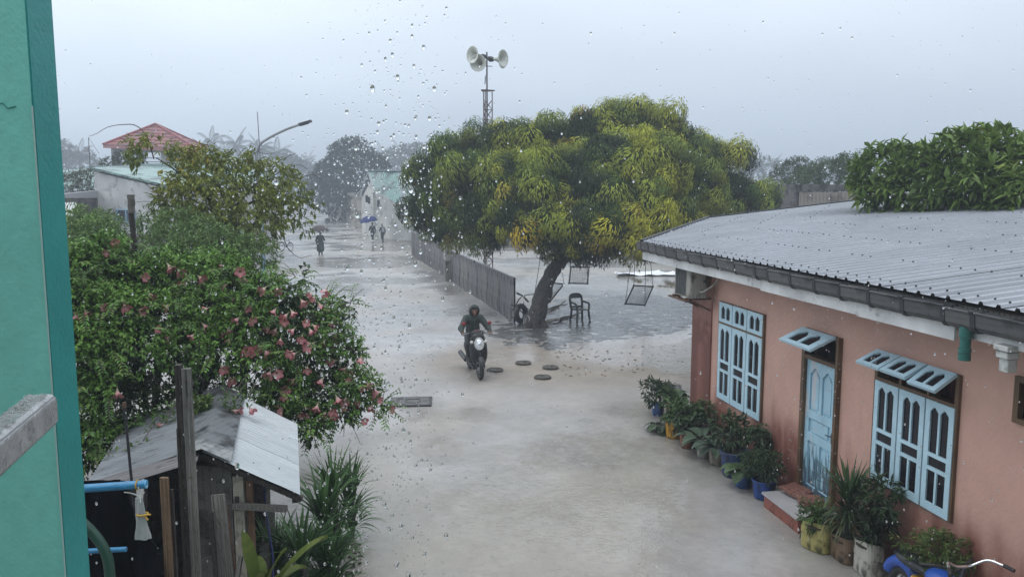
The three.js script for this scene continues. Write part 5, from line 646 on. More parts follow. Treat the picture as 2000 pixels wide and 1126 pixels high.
{
  const wl = thing('block_wall', 'stained grey block wall beyond the pink house roof', 'wall', V(0, 0, 0)), A = at(1503, 360, 40), B = at(1560, 362, 38), E = at(1700, 366, 37), bl = mat([0.13, 0.13, 0.14], 0.8, { map: again(GRIME, 0.8), ...bm(BUMP, 1, 0.02) }), rd = mat([0.27, 0.25, 0.235], 0.8, { map: again(GRIME, 0.5), ...bm(BUMP, 1, 0.02) });
  obj('wall_section', wallGeo([A.x, A.z], [B.x, B.z], 0, A.y, A.y - 0.02, 0.3), bl, wl, 'dark stained end section'); obj('wall_section', wallGeo([B.x + 0.05, B.z], [E.x, E.z], 0, A.y - 0.38, A.y - 0.38, 0.22), rd, wl); obj('capping', wallGeo([B.x + 0.1, B.z + 0.1], [B.x + 4.4, B.z - 0.15], A.y - 0.36, A.y - 0.02, A.y - 0.02, 0.3), bl, wl); obj('wall_section', wallGeo([E.x, E.z], [E.x + 14, E.z + 3], 0, A.y - 0.4, A.y - 0.4, 0.22), rd, wl);
  const shrub = (name, label, lobes, n, cols, seed, len = 0.16, wid = 0.06, group) => { const c = lobes[0].c.clone(); c.y = 0; const t = thing(name, label, 'shrub', c, 0, group), lb = lobes.map(l => ({ c: l.c.clone().sub(c), r: l.r })); obj('stem', lb.map(l => limb([[0, 0, 0], [l.c.x * 0.5, l.c.y * 0.55, l.c.z * 0.5], l.c], 0.06, 0.02, 6, 5)), M.barkGrey, t); obj('foliage', crown(lb, { n, k: 7, len, wid, droop: 0.25, cols, seed, shell: 0.55, twig: 0.2 }), M.leafDull, t); return t; };
  shrub('shrub', 'pale green shrub rising above the grey block wall', [lobe(1610, 350, 44, 1.2), lobe(1580, 355, 43, 0.9), lobe(1640, 345, 42, 1.1), lobe(1650, 318, 43, 0.5), lobe(1675, 330, 41, 1.0), lobe(1560, 365, 42, 0.8)], 900, [[0.04, 0.07, 0.03], [0.10, 0.15, 0.055]], 421);
  shrub('shrub', 'dark leafed shrub left of the pale one above the block wall', [lobe(1560, 330, 47, 0.8), lobe(1540, 345, 47, 0.9), lobe(1570, 350, 47, 0.8), lobe(1520, 355, 48, 0.6)], 420, [[0.025, 0.045, 0.02], [0.07, 0.10, 0.035]], 422);
  shrub('hedge', 'dark hedge along the back of the yard under the big tree', [lobe(1290, 505, 50, 1.1), lobe(1330, 500, 49, 1.2), lobe(1250, 500, 52, 1.1), lobe(1210, 495, 54, 1.0), lobe(1370, 500, 47, 1.2), lobe(1150, 490, 56, 0.9), lobe(1400, 470, 47, 1.5)], 1300, [[0.016, 0.03, 0.014], [0.05, 0.075, 0.025]], 423);
  shrub('hedge', 'low grey green hedge far across the yard left of the mast', [lobe(930, 470, 66, 1.0), lobe(980, 470, 65, 1.1), lobe(1030, 470, 64, 1.0), lobe(1080, 475, 62, 1.0)], 700, [[0.03, 0.045, 0.025], [0.07, 0.09, 0.045]], 424);
  const bw = thing('boundary_wall', 'low grey boundary wall across the far side of the yard', 'wall', V(0, 0, 0)); obj('wall_section', wallGeo([-4, -70], [14, -58], 0, 1.3, 1.3, 0.2), M.concrete, bw); obj('wall_section', wallGeo([14, -58], [24, -40], 0, 1.4, 1.4, 0.2), M.concrete, bw); obj('capping', wallGeo([-4, -70.0], [14, -58.0], 1.302, 1.38, 1.38, 0.28), M.concrete, bw);
}
{ // white building with a teal roof on the right of the road
  const t = thing('gabled_building', 'white gabled building with pale teal roof on the right of the lane', 'building', V(0, 0, 0)), wm = mat([0.66, 0.655, 0.63], 0.7, { map: again(MOTTLE, 0.12) }), C0 = ground(735, 463), C1 = ground(812, 475), G = ground(707, 455), k = 0.35;
  const eL = 4.45, eR = 3.55, rid = at(720, 334, 76), rid2 = at(850, 336, 72);
  obj('wall', wallGeo([C0.x, C0.z], [C1.x + 4, C1.z + 3.3], 0, eL, 3.0, 0.2), wm, t, 'long white wall facing the lane'); obj('gable_wall', poly([[[G.x, 0, G.z], [C0.x - 0.05, 0, C0.z], [C0.x - 0.05, eL, C0.z], [rid.x + 0.15, rid.y - 0.12, rid.z - 2.5], [G.x, 3.6, G.z]]].flatMap(f => [[f[0], f[1], f[2]], [f[0], f[2], f[3]], [f[0], f[3], f[4]]])), wm, t); obj('pilaster', bx(0.4, 4.3, 0.4, C0.x, 2.15, C0.z + 0.1), wm, t);
  const teal = [0, 1, 2].map(i => mat([[0.23, 0.36, 0.36], [0.20, 0.37, 0.36], [0.26, 0.34, 0.36]][i], 0.4, { map: again(GRIME, 0.3) })), rf = obj('roof', poly([[[rid.x, rid.y - 0.05, rid.z], [rid2.x, rid2.y - 0.05, rid2.z], [rid2.x, rid2.y - 0.2, rid2.z - 0.1], [rid.x, rid.y - 0.2, rid.z - 0.1]]]), teal[0], t);
  const ea = at(732, 372, 71), eb = at(858, 412, 62), n = 9; for (let i = 0; i < n; i++) { const f0 = i / n, f1 = (i + 0.985) / n, sag = f => -0.5 * Math.sin(f * Math.PI), P = (a, b, f) => a.clone().lerp(b, f), a0 = P(rid, rid2, f0), a1 = P(rid, rid2, f1), b0 = P(ea, eb, f0).add(V(0, sag(f0), 0)), b1 = P(ea, eb, f1).add(V(0, sag(f1), 0)), m = []; for (let r = 0; r < 4; r++) { const u0 = r / 4, u1 = u0 + 0.8 / 4, u2 = (r + 1) / 4, q = (A, B, u, h) => A.clone().lerp(B, u).add(V(0, h, 0)); m.push([q(a0, a1, u0, 0), q(b0, b1, u0, 0), q(b0, b1, u1, 0), q(a0, a1, u1, 0)], [q(a0, a1, u1, 0), q(b0, b1, u1, 0), q(b0, b1, (u1 + u2) / 2, 0.06), q(a0, a1, (u1 + u2) / 2, 0.06)], [q(a0, a1, (u1 + u2) / 2, 0.06), q(b0, b1, (u1 + u2) / 2, 0.06), q(b0, b1, u2, 0), q(a0, a1, u2, 0)]); } obj('roof_sheet', poly(m), teal[[0, 0, 1, 1, 2, 0, 2, 1, 0][i]], rf); }
  obj('ridge_capping', bar(rid.clone().add(V(-0.2, 0.04, 0)), rid2.clone().add(V(0, 0.04, 0)), 0.1), mat([0.10, 0.13, 0.15], 0.5), t); obj('barge_board', [beam(rid.clone().add(V(-0.1, -0.1, 0)), V(G.x - 0.2, 3.6, G.z), 0.06, 0.22), beam(rid.clone().add(V(-0.05, -0.1, 0.05)), ea.clone().add(V(-0.05, -0.08, 0)), 0.06, 0.2)], mat([0.30, 0.32, 0.33], 0.6), t);
  const vent = (px, py, d, w, h) => { const p = at(px, py, d); return bx(w, h, 0.14, p.x, p.y, p.z); }; obj('slit_window', vent(716, 388, 71.5, 0.22, 0.62), M.darkMetal, t); obj('slit_window', vent(720.5, 391, 71, 0.22, 0.62), M.darkMetal, t); obj('slit_window', vent(739, 397, 69.9, 0.22, 0.6), M.darkMetal, t); obj('drain_pipe', bar([C0.x + 0.15, 0, C0.z + 0.35], [C0.x + 0.15, 2.9, C0.z + 0.35], 0.04), M.steel, t);
  const g = thing('gate_wall', 'pale gate piers and plank gate beyond the white building', 'gate', V(0, 0, 0)), p1 = ground(683, 434), p2 = ground(702, 446), pm = mat([0.42, 0.40, 0.37], 0.7, { map: again(GRIME, 0.4) }); for (const p of [p1, p1.clone().lerp(p2, 0.6), p2]) obj('gate_pier', bx(0.9, 3.8, 0.6, p.x, 1.9, p.z), pm, g); for (let i = 0; i < 5; i++) { const q = p1.clone().lerp(p2, 0.1 + 0.1 * i); obj('plank', bx(0.5, 3.2, 0.08, q.x + 0.3, 1.6, q.z), M.brownWood, g); } obj('lintel', wallGeo([p1.x, p1.z], [p2.x, p2.z], 3.8, 4.2, 4.2, 0.7), M.concrete, g); obj('side_wall', wallGeo([p1.x, p1.z - 0.4], [p1.x - 7, p1.z - 18], 0, 2.8, 2.8, 0.3), M.concrete, g);
}
const farTree = (name, label, lobes, n, cols, seed, len = 0.4, wid = 0.2, far = 1.6) => { lobes = lobes.map(l => { const p = l.c.clone().sub(V(0, EYE, 0)).multiplyScalar(far); return { c: p.add(V(0, EYE, 0)), r: l.r * far }; }); len *= far; wid *= far; const c = lobes[0].c.clone(); c.y = 0; const t = thing(name, label, 'tree', c), lb = lobes.map(l => ({ c: l.c.clone().sub(c), r: l.r })); obj('trunk', [limb([[0, 0, 0], [0.2, lb[0].c.y * 0.5, 0], [0, lb[0].c.y, 0]], 0.35, 0.12, 8, 7, 0.2), ...lb.slice(1).map(l => limb([[0, lb[0].c.y * 0.5, 0], l.c.clone().multiplyScalar(0.6).add(V(0, 0.8, 0)), l.c], 0.14, 0.05, 6, 5))], M.bark, t); obj('crown', crown(lb, { n, k: 6, len, wid, droop: 0.3, cols, seed, shell: 0.5, twig: 0.35 * far, squash: 0.95 }), M.leafDull, t); return t; };
farTree('dense_tree', 'large dark grey green tree behind the white building', [lobe(678, 345, 92, 3.2), lobe(650, 360, 94, 2.6), lobe(690, 310, 92, 2.4), lobe(672, 300, 92, 1.7), lobe(712, 335, 90, 2.4), lobe(640, 335, 94, 1.4), lobe(735, 325, 90, 1.3), lobe(665, 385, 92, 2.4), lobe(695, 370, 92, 2.2), lobe(628, 375, 95, 2.2)], 2300, [[0.014, 0.026, 0.014], [0.045, 0.065, 0.028]], 431, 0.4, 0.2, 1.25);
farTree('dense_tree', 'hazy grey tree far down the lane left of the motorbike', [lobe(600, 360, 135, 4), lobe(580, 345, 138, 3), lobe(560, 330, 140, 3), lobe(620, 370, 130, 3)], 700, [[0.02, 0.03, 0.015], [0.05, 0.07, 0.03]], 432, 0.6, 0.3);
farTree('dense_tree', 'hazy tree just right of the dark one, above the teal roof', [lobe(790, 320, 130, 3.0), lobe(815, 315, 132, 3.0), lobe(765, 325, 130, 2.4)], 600, [[0.02, 0.03, 0.015], [0.05, 0.07, 0.03]], 433, 0.5, 0.25);
farTree('dense_tree', 'hazy round tree at the far left beside the teal pillar', [lobe(112, 310, 120, 3.0), lobe(105, 330, 120, 3.0), lobe(140, 330, 122, 2.6), lobe(165, 322, 124, 2.0), lobe(70, 320, 124, 3.0)], 900, [[0.02, 0.028, 0.018], [0.05, 0.065, 0.035]], 434, 0.5, 0.25);
farTree('dense_tree', 'wide hazy trees row standing right of the big tree behind the shrubs', [lobe(1500, 352, 120, 3.2), lobe(1560, 350, 125, 3), lobe(1610, 346, 130, 3), lobe(1660, 345, 130, 3), lobe(1440, 350, 120, 3)], 700, [[0.02, 0.03, 0.015], [0.05, 0.07, 0.03]], 435, 0.6, 0.3);
{ // coconut palms fading into the rain
  const palm = (label) => { const t = thing('coconut_palm', label, 'palm tree', [0, 0, 0], 0); const r = rng(441); obj('trunk', limb([[0, 0, 0], [0.3, 3.5, 0.1], [0.2, 7, 0], [0.0, 9.8, 0]], 0.2, 0.12, 12, 8, 0.1), M.barkGrey, t);
    for (let f = 0; f < 17; f++) { const a = f * 2.4, e = 1.25 - 1.7 * (f / 17) + 0.3 * (r() - 0.5), L = new Leaves(), dir0 = V(Math.cos(a) * Math.cos(e), Math.sin(e), Math.sin(a) * Math.cos(e)), side = V(-Math.sin(a), 0, Math.cos(a)); let p = V(0, 9.8, 0), d = dir0.clone(); for (let k = 0; k < 16; k++) { for (const s of [-1, 1]) { const ld = d.clone().multiplyScalar(0.45).addScaledVector(side, s * 0.8).add(V(0, -0.8, 0)).normalize(); L.add(p, ld, V(0, 0, 0).crossVectors(ld, d).normalize(), 0.85 * Math.sin(Math.PI * (0.15 + 0.8 * k / 16)) + 0.15, 0.13, mixc([0.03, 0.045, 0.018], [0.07, 0.09, 0.03], r()), 0.3); } L.add(p, d, side, 0.3, 0.1, [0.06, 0.07, 0.03], 0); d.y -= 0.09; d.normalize(); p = p.clone().addScaledVector(d, 0.25); } obj('frond', L.geo(), M.leafDull, t); } return t; };
  const first = palm('coconut palm left of the street lamp, nearest to it in the haze'), spots = [[462, 283, 105, 1, ''], [412, 280, 112, 1.0, 'coconut palm just right of the red roof'], [508, 293, 100, 1.05, 'coconut palm behind the street lamp pole'], [540, 300, 96, 1.05, 'wide coconut palm right of the street lamp pole'], [600, 315, 150, 1, 'faint coconut palm above the far end of the road'], [745, 303, 135, 1, 'faint coconut palm above the ridge of the teal roof'], [780, 300, 140, 1.1, 'second faint coconut palm above the teal roof, farther right'], [155, 300, 115, 1, 'coconut palm left of the white house above the teal roof'], [120, 300, 120, 1, 'leftmost coconut palm beside the teal pillar'], [190, 318, 125, 0.9, 'small hazy palm between the aerial and the red roof'], [1470, 318, 95, 0.95, 'coconut palm right of the big tree'], [1512, 322, 130, 0.95, 'faint coconut palm above the block wall'], [1790, 312, 120, 1, 'hazy palm glimpsed behind the broad leaved tree'], [575, 325, 120, 1, 'coconut palm between the street lamp and the dark tree'], [435, 300, 120, 1.0, 'coconut palm between the red roof and the lamp']];
  spots.forEach(([px, py, d, s, l], i) => { const c = at(px, py, d * 2.3), o = i ? dup(first, [0, 0, 0], i * 1.7, l) : first; const sc = c.y / 9.8 * (1); o.position.set(c.x, 0, c.z); o.scale.set(s * 1.35, sc, s * 1.35); });
}
{ // left background: white house, red hip roof, teal roofed shed, block wall
  const w = thing('white_house', 'white walled house with pale teal roof and small louvred window on the left', 'house', V(0, 0, 0)), wm = mat([0.55, 0.555, 0.56], 0.75, { map: again(MOTTLE, 0.16) }), A = at(187, 335, 42), B = at(345, 372, 38.5);
  obj('wall', wallGeo([A.x, A.z], [B.x, B.z], 0, A.y, B.y, 0.25), wm, w); obj('side_wall', wallGeo([B.x, B.z], [B.x + 0.5, B.z - 14], 0, B.y, B.y, 0.25), wm, w); obj('side_wall', wallGeo([A.x, A.z], [A.x + 1, A.z - 14], 0, A.y, A.y, 0.25), wm, w);
  const tl = mat([0.26, 0.42, 0.41], 0.4, { map: again(GRIME, 0.3) }), R = (p, dz, dy) => [p.x + (dz ? 0.6 : 0), p.y + dy, p.z + dz]; const rf = obj('roof', slab([R(A, 0.4, 0.06), R(B, 0.4, 0.06), R(B, -14, 1.0), R(A, -14, 0.9)].map((p, i) => i === 0 || i === 3 ? [p[0] - 0.6, p[1] + 0.14, p[2]] : p), 0.1), tl, w); for (let i = 0; i < 16; i++) { const f = i / 15, P0 = A.clone().lerp(B, f), y0 = P0.y + lerp(0.2, 0.06, f) + 0.01; obj('roof_rib', beam([P0.x - 0.4 * (1 - f), y0 + 0.012, P0.z + 0.4], [P0.x + 0.6, y0 + lerp(0.84, 0.92, f), P0.z - 13.8], 0.06, 0.035), tl, rf); }
  const wa = at(247, 421, 40.55), an = Math.atan2(-(B.z - A.z), B.x - A.x), win = new THREE.Group(); const fr = obj('window', [bx(1.5, 0.06, 0.1, 0, 0.3, 0), bx(1.5, 0.06, 0.1, 0, -0.3, 0), bx(0.07, 0.54, 0.1, -0.715, 0, 0), bx(0.07, 0.54, 0.1, 0.715, 0, 0), bx(0.09, 0.54, 0.1, 0.08, 0, 0)], mat([0.22, 0.34, 0.44], 0.5), w); fr.position.copy(wa).add(V(0, 0, 0.12)); fr.rotation.y = an; for (const [x, l] of [[-0.32, 0.66], [0.40, 0.5]]) { for (let k = 0; k < 6; k++) obj('louvre', bx(l, 0.085, 0.012, 0, 0, 0).rotateX(0.7).translate(x, -0.225 + k * 0.09, -0.02), M.glass, fr); }
  const y = thing('yard_wall', 'grey cement yard wall below the white house window', 'wall', V(0, 0, 0)); { const a = at(180, 452, 33), b = at(330, 470, 33); obj('wall_section', wallGeo([a.x, a.z], [b.x, b.z], 0, a.y, a.y - 0.2, 0.2), M.concrete, y); obj('capping', wallGeo([a.x, a.z + 0.01], [b.x, b.z + 0.01], a.y - 0.195, a.y + 0.03, a.y - 0.17, 0.28), M.greyWood, y); }
  const p = thing('red_roofed_house', 'two storey house with a red hipped metal roof behind the white house', 'house', V(0, 0, 0)), rm = mat([0.28, 0.055, 0.06], 0.5, { map: again(GRIME, 0.3) }), ap = at(303, 243, 64), e1 = at(201, 283, 58), e2 = at(385, 291, 57), e3 = at(405, 289, 66), e4 = at(235, 285, 70);
  const rf2 = obj('roof', poly([[ap, e2, e3], [ap, e3, e4], [ap, e4, e1]].map(f => f.map(v => v.clone().add(V(0, 0.0, 0))))), rm, p); for (const [l, r, n] of [[e1, e2, 9], [e2, e3, 5]]) for (let i = 0; i < n; i++) { const a = l.clone().lerp(r, i / n), b = l.clone().lerp(r, (i + 0.93) / n), c = l.clone().lerp(r, (i + 1) / n), ta = (q, f) => q.clone().lerp(ap, f), m = []; for (let j = 0; j < 7; j++) { const f0 = j / 7, f1 = (j + 1) / 7 - 0.004, up = V(0, 0.05, 0.0); m.push([ta(a, f0).add(up), ta(b, f0).add(up), ta(b, f1).add(V(0, 0.015, 0)), ta(a, f1).add(V(0, 0.015, 0))], [ta(b, f0).add(up), ta(c, f0), ta(c, f1), ta(b, f1).add(V(0, 0.015, 0))]); } obj('roof_sheet', poly(m), rm, rf2); }
  obj('hip_capping', [bar(ap, e1, 0.09), bar(ap, e2, 0.09), bar(ap, e3, 0.09)].map(g => g.translate(0, 0.06, 0)), rm, p); obj('fascia', [beam(e1, e2, 0.06, 0.2), beam(e2, e3, 0.06, 0.2)].map(g => g.translate(0, -0.1, 0)), mat([0.35, 0.15, 0.15], 0.5), p);
  const c1 = e1.clone().lerp(ap, 0.2), c2 = e2.clone().lerp(ap, 0.16), c3 = e3.clone().lerp(ap, 0.2), H = e1.y - 0.15; obj('wall', [wallGeo([c1.x, c1.z], [c2.x, c2.z], 0, H - 1.7, H - 1.7, 0.2), wallGeo([c2.x, c2.z], [c3.x, c3.z], 0, H - 1.7, H - 1.7, 0.2)], wm, p); for (const f of [0, 0.33, 0.66, 1]) { const q = c1.clone().lerp(c2, f); obj('column', bx(0.4, 1.75, 0.4, q.x, H - 0.82, q.z), wm, p); } obj('beam', wallGeo([c1.x, c1.z], [c2.x, c2.z], H - 0.35, H + 0.05, H + 0.05, 0.35), wm, p); obj('railing', [0, 1, 2].map(k => bar([c1.x, H - 1.3 + k * 0.28, c1.z + 0.1], [c2.x, H - 1.3 + k * 0.28, c2.z + 0.1], 0.03)), M.white, p); obj('rear_wall', wallGeo([c1.x + 1, c1.z - 6], [c3.x, c3.z], 0, H, H, 0.2), mat([0.25, 0.26, 0.27], 0.8), p);
  const s = thing('teal_roofed_shed', 'long low building with ribbed pale teal roof at the far left', 'building', V(0, 0, 0)), q1 = at(60, 338, 62), q2 = at(215, 326, 58), q3 = at(215, 362, 49), q4 = at(50, 372, 52); const sr = obj('roof', slab([q4, q3, q2, q1], 0.08), tl, s); for (let i = 0; i < 22; i++) { const f = (i + 0.5) / 22, a = q4.clone().lerp(q3, f), b = q1.clone().lerp(q2, f); obj('roof_rib', beam(a.add(V(0, 0.03, 0.02)), b.add(V(0, 0.03, 0)), 0.08, 0.06), tl, sr); } obj('wall', wallGeo([q4.x, q4.z - 0.4], [q3.x, q3.z - 0.4], 0, q4.y - 0.15, q3.y - 0.15, 0.2), wm, s); obj('wall', wallGeo([q3.x - 0.3, q3.z - 0.3], [q2.x - 0.3, q2.z], 0, q3.y - 0.2, q2.y - 0.2, 0.2), wm, s);
  const b = thing('garden_wall', 'dark stained block wall left of the white house', 'wall', V(0, 0, 0)); { const a = at(70, 386, 38), c = at(186, 374, 41.6), bl = [0, 1, 2].map(k => mat([[0.13, 0.125, 0.13], [0.19, 0.185, 0.185], [0.10, 0.10, 0.105]][k], 0.85, { map: again(GRIME, 1) })); obj('wall_section', wallGeo([a.x, a.z], [c.x, c.z], 0, a.y - 0.42, c.y - 0.42, 0.2), bl[0], b); const n = 9; for (let i = 0; i < n; i++) { const u = a.clone().lerp(c, i / n), v = a.clone().lerp(c, (i + 0.96) / n); obj('block', wallGeo([u.x, u.z], [v.x, v.z], u.y - 0.415, u.y - 0.03, v.y - 0.03, 0.22), bl[[0, 2, 0, 1, 0, 2, 0, 0, 2][i]], b); } obj('capping', wallGeo([a.x, a.z], [c.x, c.z], a.y - 0.028, a.y + 0.06, c.y + 0.06, 0.3), mat([0.33, 0.33, 0.34], 0.7), b); }
  const lr = thing('lean_to_roof', 'small ribbed zinc lean to roof below the dark garden wall', 'roof', V(0, 0, 0)); { const q = [at(96, 424, 30), at(140, 424, 30), at(150, 396, 34), at(110, 398, 34)], pl = obj('roof_plate', slab(q, 0.04), M.steel, lr); for (let i = 0; i < 8; i++) { const f = (i + 0.5) / 8; obj('rib', beam(q[0].clone().lerp(q[1], f).add(V(0, 0.02, 0)), q[3].clone().lerp(q[2], f).add(V(0, 0.02, 0)), 0.05, 0.05), M.white, pl); } for (const k of [0, 1, 2, 3]) obj('post', bar([q[k].x, 0, q[k].z], [q[k].x, q[k].y - 0.04, q[k].z], 0.05), M.darkWood, lr); }
  const ae = thing('aerial', 'thin aerial mast with a small box left of the red roof', 'aerial', V(0, 0, 0)), t0 = at(172, 268, 50), t1 = at(175, 345, 50); obj('rod', bar([t1.x, 0, t1.z], [t0.x, t0.y, t0.z], 0.035, 0.02), M.darkMetal, ae); obj('box', bx(0.28, 0.34, 0.15, t1.x - 0.1, at(172, 292, 50).y, t1.z), mat([0.3, 0.3, 0.32], 0.5), ae); obj('stay', bar([t0.x, t0.y, t0.z], [t0.x + 0.6, t0.y - 1.0, t0.z], 0.01), M.darkMetal, ae);
  const sh = (label, lobes, n, cols, seed, len, wid) => { const c = lobes[0].c.clone(); c.y = 0; const t = thing('shrub', label, 'shrub', c), lb = lobes.map(l => ({ c: l.c.clone().sub(c), r: l.r })); obj('stem', lb.map(l => limb([[0, 0, 0], [l.c.x * 0.5, l.c.y * 0.55, l.c.z * 0.5], l.c], 0.05, 0.015, 6, 5)), M.barkGrey, t); obj('foliage', crown(lb, { n, k: 7, len, wid, droop: 0.3, cols, seed, shell: 0.5, twig: 0.18 }), M.leafDull, t); };
  sh('grey green shrubs growing along the eave of the long teal roof', [lobe(150, 358, 47, 0.7), lobe(125, 360, 47, 0.7), lobe(172, 352, 47, 0.7), lobe(185, 345, 47, 0.5)], 420, [[0.05, 0.07, 0.035], [0.11, 0.13, 0.06]], 451, 0.16, 0.05);
  sh('sparse pale shrubs seen above the ridge of the white house roof', [lobe(240, 318, 58, 0.7), lobe(215, 322, 58, 0.6), lobe(265, 315, 58, 0.7), lobe(230, 305, 58, 0.35)], 300, [[0.05, 0.07, 0.035], [0.10, 0.13, 0.06]], 452, 0.18, 0.06);
  sh('light green feathery shrub left of the dark post', [lobe(165, 450, 15, 0.38), lobe(135, 470, 14.6, 0.4), lobe(190, 470, 14.4, 0.42), lobe(205, 440, 15.2, 0.22), lobe(150, 510, 13.8, 0.45), lobe(205, 500, 14, 0.35), lobe(130, 420, 16, 0.22)], 900, [[0.075, 0.14, 0.045], [0.20, 0.30, 0.10]], 453, 0.10, 0.032);
  sh('light green feathery shrub between the young tree and the flowering vine', [lobe(350, 460, 14.5, 0.45), lobe(320, 490, 14, 0.4), lobe(395, 475, 14, 0.42), lobe(430, 495, 13.6, 0.45), lobe(300, 440, 15, 0.25), lobe(370, 505, 13.4, 0.4), lobe(490, 505, 13.6, 0.35)], 1100, [[0.065, 0.125, 0.04], [0.18, 0.27, 0.09]], 454, 0.10, 0.03);
}

// ---------------------------------------------------------------- left garden: young tree, flowering vine, shed, posts
{
  const base = V(-5.6, 0, -16.2), t = thing('young_tree', 'young thin branched tree with drooping olive leaves above the flowering vine', 'tree', base, 0), L = (px, py, d) => at(px, py, d).sub(base);
  const lb = [[300, 305, 15.6, 0.42], [345, 330, 15.8, 0.5], [270, 290, 15.4, 0.22], [390, 335, 16, 0.5], [430, 350, 15.6, 0.55], [480, 345, 16, 0.5], [530, 350, 16.4, 0.45], [570, 375, 16.4, 0.38], [600, 395, 16.6, 0.25], [360, 385, 15.4, 0.5], [420, 400, 15.2, 0.55], [480, 400, 15.4, 0.55], [540, 400, 15.8, 0.42], [400, 440, 15.2, 0.5], [460, 450, 15, 0.55], [520, 440, 15.4, 0.4], [320, 385, 15.6, 0.32], [570, 420, 16, 0.28], [590, 440, 16, 0.18], [300, 400, 15.6, 0.2], [350, 430, 15.4, 0.36], [440, 490, 15, 0.45], [500, 480, 15.2, 0.3], [465, 310, 16, 0.22], [395, 305, 16, 0.22], [505, 310, 16.2, 0.2], [610, 350, 16.6, 0.1]].map(q => ({ c: L(q[0], q[1], q[2]), r: q[3] }));
  const f0 = L(468, 470, 15.6), f1 = L(452, 415, 15.6), r = rng(501);
  obj('trunk', limb([[0, 0, 0], [0.1, 0.9, 0.1], f0.clone().multiplyScalar(0.8), f0, f1], 0.085, 0.045, 16, 8, 0.2), M.bark, t);
  for (const [i, q] of [[0, 0], [1, 0], [4, 1], [6, 1], [7, 0], [9, 0], [11, 1], [12, 1], [17, 0], [3, 1], [13, 0], [16, 0], [19, 0], [14, 1], [23, 1]].map(v => [v[0], v[1] ? f1 : f0])) { const c = lb[i].c, m = q.clone().lerp(c, 0.5).add(V((r() - 0.5) * 0.3, 0.15 + 0.1 * r(), (r() - 0.5) * 0.3)); obj('branch', limb([q.clone(), m, c, c.clone().add(V((r() - 0.5) * 0.2, -0.15 + 0.2 * r(), 0.1))], 0.035, 0.008, 12, 6, 0.2), M.bark, t); }
  const tw = (pts, a = 0.012) => obj('twig', limb(pts.map(q => L(...q)), a, 0.004, 20, 5), M.twig, t);
  tw([[300, 310, 15.6], [285, 265, 15.6], [265, 245, 15.6], [240, 243, 15.6], [210, 248, 15.6], [185, 262, 15.6], [173, 266, 15.6]], 0.014); tw([[400, 330, 16], [411, 300, 16], [405, 284, 16], [392, 281, 16], [375, 270, 16]]); tw([[470, 350, 16], [482, 320, 16.2], [500, 297, 16.2], [511, 290, 16.2]]); tw([[520, 350, 16.4], [540, 318, 16.4], [565, 304, 16.4], [575, 300, 16.4]]); tw([[530, 345, 16.4], [560, 328, 16.6], [585, 322, 16.6], [600, 330, 16.6]]); tw([[560, 360, 16.4], [600, 342, 16.6], [612, 341, 16.6], [628, 350, 16.6]]); tw([[520, 420, 15.6], [548, 455, 15.6], [565, 488, 15.6], [585, 503, 15.6], [608, 498, 15.6]]); tw([[320, 390, 15.6], [285, 360, 15.6], [262, 350, 15.6], [250, 352, 15.6]], 0.008); tw([[340, 400, 15.6], [300, 372, 15.6], [270, 345, 15.6]], 0.008); tw([[320, 400, 15.6], [285, 393, 15.6], [262, 395, 15.6]], 0.007);
  const cols = [[0.07, 0.11, 0.024], [0.27, 0.30, 0.05], [0.40, 0.31, 0.045]];
  obj('crown', crown(lb, { n: 2300, k: 6, len: 0.11, wid: 0.04, droop: 0.6, cols, seed: 511, gaps: 0.3, gapScale: 1.6, shell: 0.35, twig: 0.14, bend: 0.3 }), M.leaf, t);
}
const VINE_R = rng(77), VINE = [[150, 540, 9.4, 0.32], [200, 520, 9.8, 0.34], [260, 545, 9.6, 0.36], [330, 535, 9.9, 0.36], [400, 540, 10, 0.36], [460, 560, 10, 0.36], [520, 590, 10, 0.34], [180, 610, 9.0, 0.38], [250, 620, 9.2, 0.42], [330, 620, 9.4, 0.42], [410, 620, 9.6, 0.42], [480, 640, 9.6, 0.4], [550, 625, 9.9, 0.36], [600, 610, 10.2, 0.24], [630, 650, 10, 0.28], [570, 690, 9.7, 0.36], [500, 710, 9.4, 0.38], [430, 700, 9.4, 0.36], [350, 690, 9.2, 0.38], [270, 700, 9.0, 0.42], [190, 700, 8.8, 0.42], [150, 780, 8.6, 0.36], [215, 780, 8.7, 0.38], [280, 780, 8.9, 0.34], [180, 860, 8.5, 0.28], [160, 900, 8.3, 0.2], [230, 850, 8.6, 0.26], [620, 710, 9.8, 0.3], [670, 700, 9.9, 0.22], [690, 750, 9.9, 0.24], [640, 770, 9.7, 0.3], [580, 760, 9.6, 0.32], [710, 770, 9.8, 0.18], [600, 820, 9.5, 0.26], [660, 810, 9.6, 0.16], [540, 780, 9.4, 0.26], [615, 850, 9.4, 0.16], [735, 785, 9.8, 0.10], [640, 590, 10.3, 0.16], [675, 592, 10.2, 0.06], [590, 555, 10.4, 0.14], [660, 640, 10, 0.16], [375, 745, 9.3, 0.22], [440, 760, 9.4, 0.18], [500, 770, 9.4, 0.2], [120, 600, 9, 0.35], [130, 700, 8.7, 0.4], [165, 530, 10, 0.24], [225, 535, 10, 0.24], [420, 525, 10.6, 0.24], [360, 525, 10.4, 0.24]].map(q => lobe(q[0] + 24 * (VINE_R() - 0.5), q[1] + 24 * (VINE_R() - 0.5), q[2], q[3] * (0.78 + 0.36 * VINE_R())));
